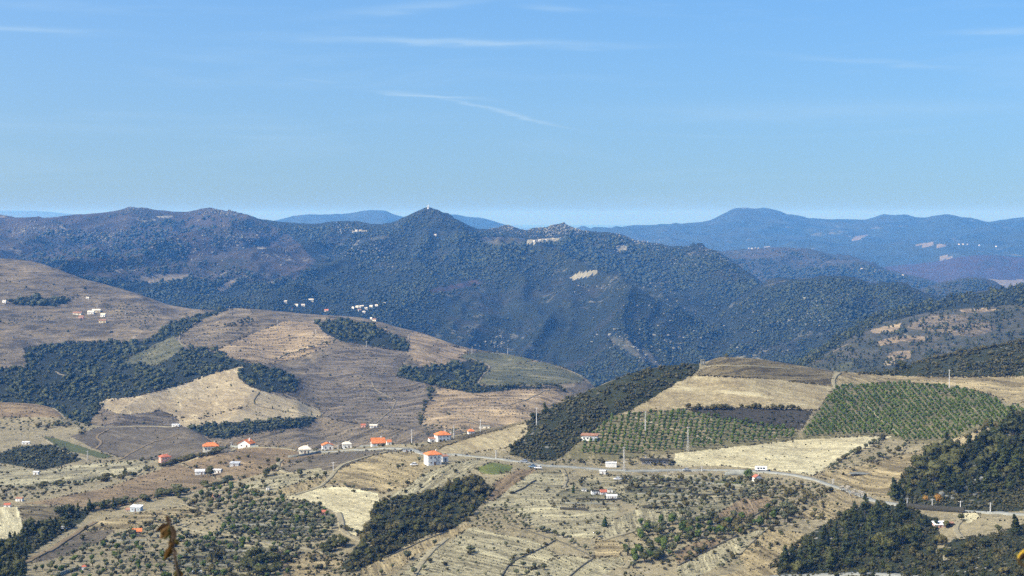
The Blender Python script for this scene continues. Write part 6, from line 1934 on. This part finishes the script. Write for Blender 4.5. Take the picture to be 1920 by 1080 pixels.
house('garage', 'low white annex with an arched opening right of the tall white house', 'annex', 833, 866, 12, 10, 2, 'mono', 24, .9, 'wall_white', 'tile_brown', 0, layer=[NEAR], garage=(0, .5))
house('house', 'flat white house with a dark garage between the scrub slope and the orchard', 'house', 1106, 826, 30, 9, 2, 'mono', -10, .5, 'wall_white', 'tile_brown', 4, layer=[NEAR], garage=(.28, .3))
house('shed', 'white flat-roofed shed beside the road above the ruined houses', 'shed', 1146, 876, 20, 8, 0, 'flat', 0, .5, 'wall_white', 'sheet_white', 0, door=None, layer=[NEAR])
house('hut', 'tiny white hut on the lower side of the road near the ruined houses', 'hut', 1130, 889, 11, 6, 0, 'flat', 0, .8, 'wall_white', 'sheet_white', 1, layer=[NEAR], small=True)
house('farm_building', 'long low grey stone building with dark openings above the road', 'building', 1228, 871, 50, 7, 1.5, 'mono', 0, .16, 'wall_stone', 'stone_dark', 7, layer=[NEAR], side='')
house('ruin', 'broken white walled building without a roof left of the red roof ruin', 'ruin', 1116, 927, 14, 6, 0, 'flat', 8, .8, 'wall_white', 'stone_dark', 2, layer=[NEAR], small=True)
house('ruin', 'small ruined house with a faded red roof', 'ruin', 1131, 927, 13, 4, 4, 'gable', 12, .8, 'wall_white', 'tile_red', 1, layer=[NEAR], small=True)
house('ruin', 'white ruin behind the faded red roof', 'ruin', 1144, 923, 10, 5, 0, 'flat', 0, .8, 'wall_white', 'stone_pale', 1, layer=[NEAR], small=True)
house('ruin', 'low long white ruin with dark openings at the front of the ruined group', 'ruin', 1147, 935, 20, 5, 1, 'mono', -4, .5, 'wall_white', 'sheet_white', 4, layer=[NEAR], small=True)
house('ruin', 'small white hut at the left end of the ruined group', 'ruin', 1095, 921, 9, 4, 0, 'flat', 0, .8, 'wall_white', 'stone_pale', 1, layer=[NEAR], small=True)
house('cottage', 'small white cottage with a red roof just below the road on the right', 'cottage', 1420, 902, 14, 7, 4, 'front', 20, .8, 'wall_white', 'tile_red', 1, layer=[NEAR])
house('building', 'long building with a bright white roof at lower right', 'building', 1762, 989, 21, 5, 4, 'mono', 4, .7, 'wall_pink', 'sheet_white', 3, layer=[NEAR])
house('shelter', 'dark lean-to shelter at the right end of the white-roofed building', 'shelter', 1783, 988, 11, 7, 1, 'mono', 4, .7, 'stone_dark', 'tile_brown', 0, layer=[NEAR], door=None)
house('shed', 'pale blue grey shed with a white roof among the trees on the left', 'shed', 255, 959, 20, 8, 2, 'mono', -10, .6, 'wall_blue', 'sheet_white', 3, layer=[NEAR])
house('shed', 'small rust brown shed left of the blue grey shed', 'shed', 240, 959, 9, 3, 3, 'gable', -10, .8, 'wall_stone', 'tile_brown', 0, layer=[NEAR], small=True)
house('cottage', 'cottage with a vivid orange red roof among the terraces at lower left', 'cottage', 256, 1000, 18, 3, 5, 'gable', 10, .7, 'wall_stone', 'tile_orange', 2, layer=[NEAR], small=True)
house('hut', 'tiny white hut with a red roof at the end of the white wall', 'hut', 157, 1069, 9, 6, 3, 'hip', 10, .9, 'wall_white', 'tile_red', 1, layer=[NEAR], small=True)
house('hut', 'white hut with a reddish roof above the dark brown terraces', 'hut', 36, 940, 13, 5, 2, 'gable', -6, .7, 'wall_white', 'tile_brown', 2, layer=[NEAR], small=True)
house('hut', 'white hut with a red roof at the left edge above the cream field', 'hut', 13, 951, 12, 4, 3, 'gable', 6, .7, 'wall_white', 'tile_red', 1, layer=[NEAR], small=True)
house('farmhouse', 'low white farmhouse left of the big round tree', 'farmhouse', 374, 890, 17, 6, 2, 'mono', 8, .7, 'wall_white', 'sheet_white', 2, layer=[NEAR])
house('farm_building', 'white farm building right of the big round tree', 'building', 407, 887, 15, 6, 0, 'flat', -6, .6, 'wall_white', 'sheet_white', 2, layer=[NEAR])
house('shed', 'grey sheet metal shed behind the farm with the big round tree', 'shed', 440, 874, 17, 5, 2, 'mono', -8, .6, 'wall_grey', 'sheet_grey', 1, layer=[NEAR])
house('hut', 'tiny white hut beside an olive in the left centre', 'hut', 502, 919, 6, 5, 0, 'flat', 0, .9, 'wall_white', 'stone_pale', 0, layer=[NEAR], small=True)
house('shed', 'small pinkish hut in the trees by the cream bare field', 'hut', 607, 965, 9, 5, 3, 'gable', -10, .8, 'wall_pink', 'tile_red', 1, layer=[NEAR], small=True)
house('shed', 'small shed with a rust roof in the left centre gardens', 'shed', 405, 937, 14, 5, 4, 'gable', -10, .8, 'wall_stone', 'tile_brown', 1, layer=[NEAR], small=True)
house('shed', 'pale block shed beside the bend below the tall white house', 'shed', 762, 847, 14, 5, 0, 'flat', 5, .6, 'wall_grey', 'stone_pale', 1, layer=[NEAR], small=True)
house('tower', 'small square stone ruin on the skyline of the right-hand hill', 'ruin', 1318, 685, 7, 10, 0, 'flat', 8, .9, 'stone_pale', 'stone_pale', 1, layer=[NEAR], door=None, small=True)
house('hut', 'white flat hut above the left valley grove', 'hut', 48, 833, 14, 4, 0, 'flat', 4, .5, 'wall_white', 'sheet_white', 2, layer=[NEAR], small=True)
house('hut', 'tiny dark fronted white hut on the left valley floor', 'hut', 67, 890, 10, 5, 0, 'flat', 0, .6, 'wall_white', 'sheet_white', 1, layer=[NEAR], small=True)
house('hut', 'white hut on the brow above the dark vineyard slope', 'hut', 329, 800, 14, 4, 0, 'flat', -4, .5, 'wall_white', 'sheet_white', 2, layer=[NEAR], small=True)
house('farm_building', 'pale low farm building behind the ridge vine strip', 'building', 908, 803, 20, 4, 0, 'flat', 0, .5, 'wall_cream', 'stone_pale', 2, layer=[MID], small=True)
house('farm_building', 'white farm building at the foot of the wide grey vineyard', 'building', 700, 802, 14, 4, 2, 'gable', 5, .5, 'wall_white', 'tile_pale', 2, layer=[MID], small=True)
house('farm_building', 'small reddish farm building at the foot of the wide grey vineyard', 'building', 681, 801, 9, 4, 2, 'gable', 0, .7, 'wall_pink', 'tile_red', 1, layer=[MID], small=True)
# hillside farm on the left
for (x_, y_, w_, h_, r_, wm_, rm_, lb_) in ((180, 586, 15, 4, 2, 'wall_yellow', 'tile_pale', 'main yellow house of the hillside farm on the left'), (170, 589, 12, 4, 2, 'wall_white', 'tile_pale', 'white wing of the hillside farm on the left'), (145, 590, 16, 3, 2, 'wall_cream', 'tile_brown', 'long red-roofed barn at the left end of the hillside farm'),
                                         (152, 597, 9, 3, 2, 'wall_pink', 'tile_brown', 'small red-roofed shed below the long barn of the hillside farm'), (193, 594, 9, 4, 2, 'wall_white', 'tile_pale', 'small white house right of the hillside farm'), (192, 605, 13, 4, 1.5, 'wall_yellow', 'tile_brown', 'yellow house standing below the hillside farm'),
                                         (8, 568, 7, 4, 1, 'wall_white', 'tile_pale', 'white hut at the left edge of the hillside'), (164, 560, 6, 2, 1, 'wall_white', 'tile_pale', 'tiny white hut above the hillside farm')):
    house('farmhouse', lb_, 'farmhouse', x_, y_, w_, h_, r_, 'gable', random.uniform(-12, 12), .6, wm_, rm_, 2, layer=[MID], small=True)
# village along the crest of the middle hills and on the mountain foot
vill = [(582, 565, 14, 4), (568, 574, 9, 3), (556, 574, 9, 3), (545, 581, 9, 3), (535, 568, 7, 4), (612, 584, 10, 3), (662, 579, 6, 3), (670, 577, 8, 3), (678, 577, 9, 4), (686, 580, 7, 3), (674, 584, 8, 4), (682, 587, 7, 3), (696, 576, 8, 3), (706, 574, 7, 2), (721, 570, 5, 2), (702, 602, 9, 4), (696, 599, 5, 3)]
for i_, (x_, y_, w_, h_) in enumerate(vill):
    house('village_house', 'white village house on the crest, ' + ['largest of its left part', 'second', 'third', 'lowest of its left part', 'leftmost', 'red-roofed and apart'][i_] if i_ < 6 else 'tiny white house of the village cluster at the mountain foot', 'house', x_, y_, w_ * .75, h_ * .75, 1.5, 'gable', random.uniform(-25, 25), .7, random.choice(['wall_white', 'wall_cream', 'wall_cream']), 'tile_orange' if i_ == 5 else random.choice(['tile_brown', 'tile_pale', 'tile_pale']), 1, group='village houses', small=True, chimney=False)
far = [(1001, 453, 5, 'at the bright summit terraces'), (1012, 452, 6, 'at the bright summit terraces'), (1024, 451, 5, 'at the bright summit terraces'), (1038, 449, 5, 'at the bright summit terraces'), (816, 442, 6, 'below the cone shaped hill'), (668, 434, 6, 'left of the cone shaped hill'), (676, 434, 6, 'left of the cone shaped hill'), (884, 440, 4, 'right of the cone shaped hill'),
       (1616, 506, 6, 'on the blue hill spur at right'), (1624, 507, 6, 'on the blue hill spur at right'), (1632, 508, 5, 'on the blue hill spur at right'), (1640, 510, 4, 'on the blue hill spur at right'), (1693, 517, 4, 'far down the blue hill spur at right'),
       (1404, 466, 3, 'in the far village under the blue mountain'), (1410, 467, 4, 'in the far village under the blue mountain'), (1416, 466, 3, 'in the far village under the blue mountain'), (1422, 466, 3, 'in the far village under the blue mountain'), (1798, 459, 4, 'in the line of far houses on the plain'), (1806, 459, 4, 'in the line of far houses on the plain'), (1814, 459, 3, 'in the line of far houses on the plain'), (1836, 461, 4, 'in the line of far houses on the plain'), (1868, 463, 4, 'in the line of far houses on the plain')]
for x_, y_, w_, lb_ in far:
    house('far_house', 'tiny pale far house ' + lb_, 'house', x_, y_, w_ * .7, w_ * .35, w_ * .15, 'gable', random.uniform(-20, 20), .7, random.choice(['wall_white', 'wall_white', 'wall_yellow']), 'tile_pale', 0, door=None, group='far houses ' + lb_, small=True, chimney=False)


def chapel():
    P = g1(803, 391.5, [MTN])
    o = empty('chapel', (P[0], P[1] + 3, P[2] + 1))
    MB().add([(-4, -5, -4), (4, -5, -4), (4, 5, -4), (-4, 5, -4), (-4, -5, 5), (4, -5, 5), (4, 5, 5), (-4, 5, 5), (0, -5, 8), (0, 5, 8)], [(0, 1, 5, 8, 4), (2, 3, 7, 9, 6), (1, 2, 6, 5), (3, 0, 4, 7)]).build('wall', MATS['wall_white'], o)
    MB().add([(-4.5, -5.4, 4.8), (0, -5.4, 8.2), (4.5, -5.4, 4.8), (-4.5, 5.4, 4.8), (0, 5.4, 8.2), (4.5, 5.4, 4.8)], [(0, 1, 4, 3), (1, 2, 5, 4), (0, 2, 1), (3, 4, 5)]).build('roof', MATS['tile_pale'], o)
    MB().box(-1.5, -6.5, -4, 1.5, -5.02, 10).add([(-1.7, -6.7, 10), (1.7, -6.7, 10), (1.7, -4.8, 10), (-1.7, -4.8, 10), (0, -5.8, 14)], [(0, 1, 4), (1, 2, 4), (2, 3, 4), (3, 0, 4), (3, 2, 1, 0)]).build('bell_tower', MATS['wall_white'], o)
    tag(o, 'tiny white chapel on top of the cone shaped hill', 'chapel')


chapel()

# ------------------------------------------------------------------ poles
plain('pole_concrete', (0.5, 0.49, 0.46), 0.8, 0.2, 0.25, 2)
plain('pole_wood', (0.16, 0.12, 0.085), 0.9, 0.1, 0.4, 3)
plain('insulator', (0.3, 0.22, 0.16), 0.3, 0.4, 0.1)


def pole(px, py, hpx, label, mat='pole_concrete', arm=True, layer=None, lattice=False, group=None):
    P = g1(px, py, layer)
    h = hpx * P[1] / F
    o = empty('utility_pole', (P[0], P[1], P[2]), random.uniform(-.5, .5))
    rb = 0.26 + h * .006
    if lattice:
        m = MB()
        for sx in (-1, 1):
            for sy in (-1, 1):
                m.tube([(sx * .6, sy * .6, -.8), (sx * .12, sy * .12, h)], .07, 4)
        for i in range(9):
            z = h * i / 9
            a = .6 + (.12 - .6) * i / 9
            b = .6 + (.12 - .6) * (i + 1) / 9
            s = 1 if i % 2 else -1
            for sy in (-1, 1):
                m.tube([(-s * a, sy * a, z), (s * b, sy * b, z + h / 9)], .04, 4)
                m.tube([(sy * a, -s * a, z), (sy * b, s * b, z + h / 9)], .04, 4)
        m.build('post', MATS['pole_concrete'], o)
    else:
        MB().tube([(0, 0, -1.2), (0, 0, h * .5), (0, 0, h)], [rb, rb * .82, rb * .6], 8).build('post', MATS[mat], o)
    if arm:
        a = MB().box(-1.0, -.09, h - .55, 1.0, .09, h - .38).build('crossarm', MATS[mat], o)
        for x in (-.85, 0, .85):
            MB().tube([(x, 0, h - .378), (x, 0, h - .2), (x, 0, h - .1)], [.05, .09, .04], 6).build('insulator', MATS['insulator'], a)
    tag(o, label, 'utility pole', group)


for px, py, hp, lb in ((164, 864, 19, 'white pole beside the left valley grove'), (851, 822, 25, 'tall pole behind the ridge vine strip by the two storey house'), (772, 831, 27, 'tall pole at the bend of the ridge road'), (1006, 797, 33, 'tall white pole at the foot of the scrub slope'),
                       (901, 809, 24, 'pole behind the ridge near the half hidden orange roof'), (1210, 807, 36, 'tall pale pole in the young orchard'), (930, 861, 17, 'short pole beside the road left of the flowering patch'),
                       (1701, 949, 16, 'first from the left of the four roadside poles'), (1748, 953, 18, 'second from the left of the four roadside poles'), (1801, 957, 18, 'third from the left of the four roadside poles'), (1857, 962, 20, 'rightmost of the four roadside poles'),
                       (1780, 727, 34, 'pole standing in the vineyard above the large right-hand orchard'), (625, 884, 18, 'pole beside the pale climbing track'), (434, 838, 9, 'short white post beside the orange-roofed ridge house'), (1316, 884, 10, 'short pole on the road under the cream field'),
                       (845, 824, 14, 'thin pole left of the tall pole behind the vine strip'), (1562, 907, 9, 'short pole on the upper side of the road bend'), (634, 838, 8, 'short pole between the two small white ridge houses'), (1211, 862, 8, 'short pole left of the long stone building')):
    pole(px, py, hp, lb, layer=[NEAR])
pole(1170, 884, 46, 'tall lattice mast on the road right of the ruined houses', layer=[NEAR], lattice=True)
pole(1290, 846, 46, 'tall lattice mast at the lower edge of the young orchard', layer=[NEAR], lattice=True)
for px, py, hp, lb in ((182, 577, 9, 'small far pole above the hillside farm'), (235, 590, 8, 'small far pole right of the hillside farm'), (430, 583, 9, 'small far pole on the crest by the pale edge track'), (470, 606, 8, 'small far pole at the dark square plantation'), (520, 613, 13, 'small far pole at the top of the terraced vineyard'), (541, 619, 8, 'second small far pole on the terraced vineyard'),
                       (592, 626, 8, 'small far pole at the right of the terraced vineyard'), (687, 651, 12, 'small far pole over the wooded slope'), (885, 663, 13, 'small far pole left of the smooth olive green field'), (952, 665, 12, 'small far pole behind the smooth olive green field')):
    pole(px, py, hp, lb, layer=[MID])

# ------------------------------------------------------------------ vehicles
for nm_, c_ in (('paint_grey', (0.3, 0.33, 0.36)), ('paint_white', (0.75, 0.75, 0.74)), ('paint_dark', (0.06, 0.07, 0.09)), ('paint_blue', (0.12, 0.2, 0.3))):
    plain(nm_, c_, 0.35, 0.5, 0.05)
plain('rubber', (0.02, 0.02, 0.02), 0.8, 0.2, 0.1)


def wheels(o, xs, y, r):
    for x in xs:
        for s in (-1, 1):
            m = MB().tube([(x, s * y - .1, r), (x, s * y + .1, r)], r, 10)
            t = m.build('wheel', MATS['rubber'], o)
            MB().tube([(x, s * y + s * .1, r), (x, s * y + s * .13, r)], r * .55, 8).build('rim', MATS['pole_concrete'], t)


def car(px, py, label, mat, rot=0):
    P = g1(px, py, [NEAR])
    o = empty('car', (P[0], P[1], P[2] + .45), radians(rot))
    L, Wd = 4.2, 1.75
    prof = [(-L / 2, .35), (-L / 2 + .05, .75), (-L / 2 + .95, .9), (L / 2 - .25, .92), (L / 2, .75), (L / 2, .35)]
    n = len(prof)
    V = [(x, -Wd / 2, z) for x, z in prof] + [(x, Wd / 2, z) for x, z in prof]
    MB().add(V, [tuple(range(n))[::-1], tuple(range(n, 2 * n))] + [(i, (i + 1) % n, n + (i + 1) % n, n + i) for i in range(n)]).build('body', MATS[mat], o, .05)
    cab = [(-L / 2 + .95, .905), (-L / 2 + 1.6, 1.42), (L / 2 - 1.0, 1.44), (L / 2 - .3, .925)]
    V = [(x, -Wd / 2 + .12, z) for x, z in cab] + [(x, Wd / 2 - .12, z) for x, z in cab]
    MB().add(V, [(3, 2, 1, 0), (4, 5, 6, 7), (0, 1, 5, 4), (1, 2, 6, 5), (2, 3, 7, 6), (3, 0, 4, 7)]).build('window', MATS['glass_dark'], o)
    MB().box(-L / 2 + 1.55, -Wd / 2 + .1, 1.425, L / 2 - .95, Wd / 2 - .1, 1.5).build('roof', MATS[mat], o)
    wheels(o, (-L / 2 + .75, L / 2 - .75), Wd / 2 - .05, .32)
    tag(o, label, 'car')


car(982, 868, 'pale grey car parked by the bushes on the road left of the track junction', 'paint_grey', -10)
car(998, 878, 'dark blue car parked below the road by the reddish strip', 'paint_blue', -14)
car(1009, 880, 'white car parked at the right end of the cars below the road', 'paint_white', -12)
car(1287, 884, 'grey blue car driving on the road under the cream field', 'paint_grey', 2)
car(1158, 901, 'pale car parked on the loop track right of the ruined houses', 'paint_white', 8)
car(776, 874, 'white car parked in the field left of the tall white house', 'paint_white', 15)
car(369, 1075, 'pale car among the olives at the bottom left', 'paint_white', 20)
car(117, 994, 'white car beside the tree strip at lower left', 'paint_white', 12)
P_ = g1(1428, 886, [NEAR])
tr_ = empty('trailer', (P_[0], P_[1] + 2, P_[2] + .5), radians(-4))
MB().box(-3.4, -1.2, .7, 3.4, 1.2, 2.7).build('body', MATS['paint_white'], tr_, .05)
MB().box(-3.3, -1.1, .45, 3.3, 1.1, .69).build('chassis', MATS['rubber'], tr_)
for x_ in (-2.2, -.6, 1.0):
    MB().box(x_, -1.26, 1.5, x_ + 1.1, -1.19, 2.2).build('window', MATS['glass_dark'], tr_)
wheels(tr_, (-2.2, 2.2), 1.05, .42)
tag(tr_, 'long white vehicle standing on the road at the corner of the cream field', 'vehicle')

# ------------------------------------------------------------------ granite boulders of the right-hand knoll
plain('granite', alb(168, 164, 156), 0.95, 0.1, 0.45, 0.7)


def boulder(px, py, wpx, label, group=None, seed=0, flat=1.0):
    P = g1(px, py, [NEAR])
    s = wpx * P[1] / F / 2
    r = np.random.default_rng(seed)
    v, q = cube_sphere(4)
    nz = fbm(v[:, 0] * 1.6 + seed * 7, v[:, 1] * 1.6 + v[:, 2] * 1.3, 3)
    v = v * (1 + .45 * nz[:, None]) * np.array([1, .85, .75])
    v = np.sign(v) * np.abs(v) ** .8
    me = mesh_np('boulder', v * s, q, MATS['granite'])
    o = obj('boulder', me)
    o.location = (P[0], P[1], P[2] + s * .35 * flat)
    o.scale = (1, 1 / flat ** .4, flat)
    o.rotation_euler = (0, 0, r.uniform(0, 6))
    tag(o, label, 'boulder', group)


for i_, (x_, y_, w_) in enumerate(((1834, 902, 16), (1822, 904, 9), (1842, 896, 10), (1864, 896, 8), (1790, 922, 12), (1800, 918, 9), (1812, 914, 10), (1824, 914, 9), (1836, 912, 10), (1766, 926, 12), (1776, 930, 9), (1852, 912, 9), (1786, 934, 8), (1828, 926, 8), (1846, 920, 7))):
    boulder(x_, y_ + 3, w_, 'largest pale granite boulder in the pine wood on the knoll' if i_ == 0 else 'pale granite boulder in the ' + ('upper' if y_ < 910 else 'lower') + (' left' if x_ < 1805 else ' right') + ' part of the outcrop in the pine wood', 'boulders of the knoll outcrop' if i_ else None, i_)
boulder(1615, 888, 22, 'flat grey rock sheet in the tan field above the road', None, 77, 0.14)

# ------------------------------------------------------------------ twigs close to the camera
leafm = {}
for nm_, c_ in (('twig_brown', (0.022, 0.011, 0.004)), ('twig_ochre', (0.085, 0.042, 0.007)), ('twig_olive', (0.045, 0.038, 0.007)), ('twig_yellow', (0.4, 0.25, 0.02))):  # brown, ochre and olive kept dark: the leaves' shade is in the colour
    k_ = NB(nm_)
    tc_ = k_.n('ShaderNodeTexCoord')
    k_.base(k_.mix(k_.ramp(k_.noise(tc_.outputs['Object'], 60, 4), .35, .7), c_, tuple(v * .45 for v in c_)))
    k_.b.inputs['Roughness'].default_value = .6


def at(px, py, D):
    return np.array([D * (px - 960) / F, D, ZC - D * (py - YH) / F])


def leaf(o, base, tip, width, mat, D, seed):
    """pointed blade with a folded midrib between two photo points"""
    r = np.random.default_rng(seed)
    a, b = at(*base, D), at(*tip, D + r.uniform(-.03, .03))
    ax = b - a
    L = np.linalg.norm(ax)
    ax /= L
    sd = np.cross(ax, (r.uniform(-.5, .5), 1, r.uniform(-.5, .5)))
    sd /= np.linalg.norm(sd)
    up = np.cross(sd, ax)
    V, Q = [], []
    n = 7
    w = width * D / F
    for i in range(n):
        t = i / (n - 1)
        ww = w * (np.sin(pi * min(1, t * .96 + .02)) ** .8) * (1 + r.uniform(-.15, .15))
        c = a + ax * L * t + up * w * .5 * np.sin(pi * t) * r.uniform(.4, 1)
        V += [c - sd * ww + up * ww * .4, c, c + sd * ww + up * ww * .4]
    for i in range(n - 1):
        for k in range(2):
            Q.append((i * 3 + k, i * 3 + k + 1, (i + 1) * 3 + k + 1, (i + 1) * 3 + k))
    off = np.array(o.location)
    me = bpy.data.meshes.new('leaf')
    me.from_pydata([tuple(v - off) for v in V], [], Q)
    me.materials.append(MATS[mat])
    lo = obj('leaf', me, o)
    sm = lo.modifiers.new('thick', 'SOLIDIFY')
    sm.thickness = .0006
    return lo


def twig(label, D, stem, leaves, gz):
    b = at(*stem[0], D)
    gy = D
    root = np.array([b[0] + .05, gy, NEAR.z_at([b[0]], [gy])[0]])
    o = empty('twig', tuple(root))
    pts = [root - root + np.array([0, 0, -.05])] + [at(*s, D) - root for s in stem]
    MB().tube([tuple(p) for p in pts], [.008] + list(np.linspace(.0055, .002, len(stem))), 6).build('stem', MATS['bark'], o)
    for i, (ba, ti, w, m) in enumerate(leaves):
        leaf(o, ba, ti, w, m, D, i + int(stem[0][0]))
    tag(o, label, 'twig')


twig('brown leafy twig close to the camera rising at the bottom left', 4.0, [(344, 1140), (336, 1080), (331, 1062), (329, 1045), (324, 1025), (323, 1005), (321, 988), (317, 980)],
     [((318, 985), (311, 966), 4.5, 'twig_brown'), ((320, 984), (292, 996), 6, 'twig_brown'), ((316, 986), (300, 1011), 6, 'twig_ochre'), ((319, 984), (308, 1012), 6, 'twig_olive'), ((322, 985), (327, 1012), 5, 'twig_brown'), ((322, 996), (324, 1026), 6, 'twig_brown'), ((316, 990), (314, 1006), 5, 'twig_olive'),
      ((323, 1003), (326, 1022), 5, 'twig_brown'), ((324, 1015), (337, 1020), 5, 'twig_olive'), ((324, 1018), (320, 1040), 6, 'twig_brown'), ((322, 1024), (308, 1050), 6, 'twig_ochre'), ((325, 1026), (327, 1046), 5, 'twig_brown'), ((321, 1008), (319, 1024), 5, 'twig_ochre'), ((314, 988), (301, 1002), 5, 'twig_ochre'),
      ((333, 1068), (327, 1084), 5, 'twig_olive'), ((334, 1070), (341, 1084), 5, 'twig_ochre'), ((330, 1062), (334, 1076), 4, 'twig_brown')], 0)
twig('yellow leaf tip close to the camera at the bottom right edge', 3.5, [(1950, 1140), (1936, 1085), (1924, 1066), (1914, 1056), (1908, 1048)],
     [((1909, 1048), (1921, 1030), 4, 'twig_yellow'), ((1910, 1050), (1926, 1038), 5, 'twig_brown'), ((1908, 1049), (1922, 1062), 4, 'twig_yellow'), ((1926, 1066), (1938, 1050), 6, 'twig_brown')], 0)
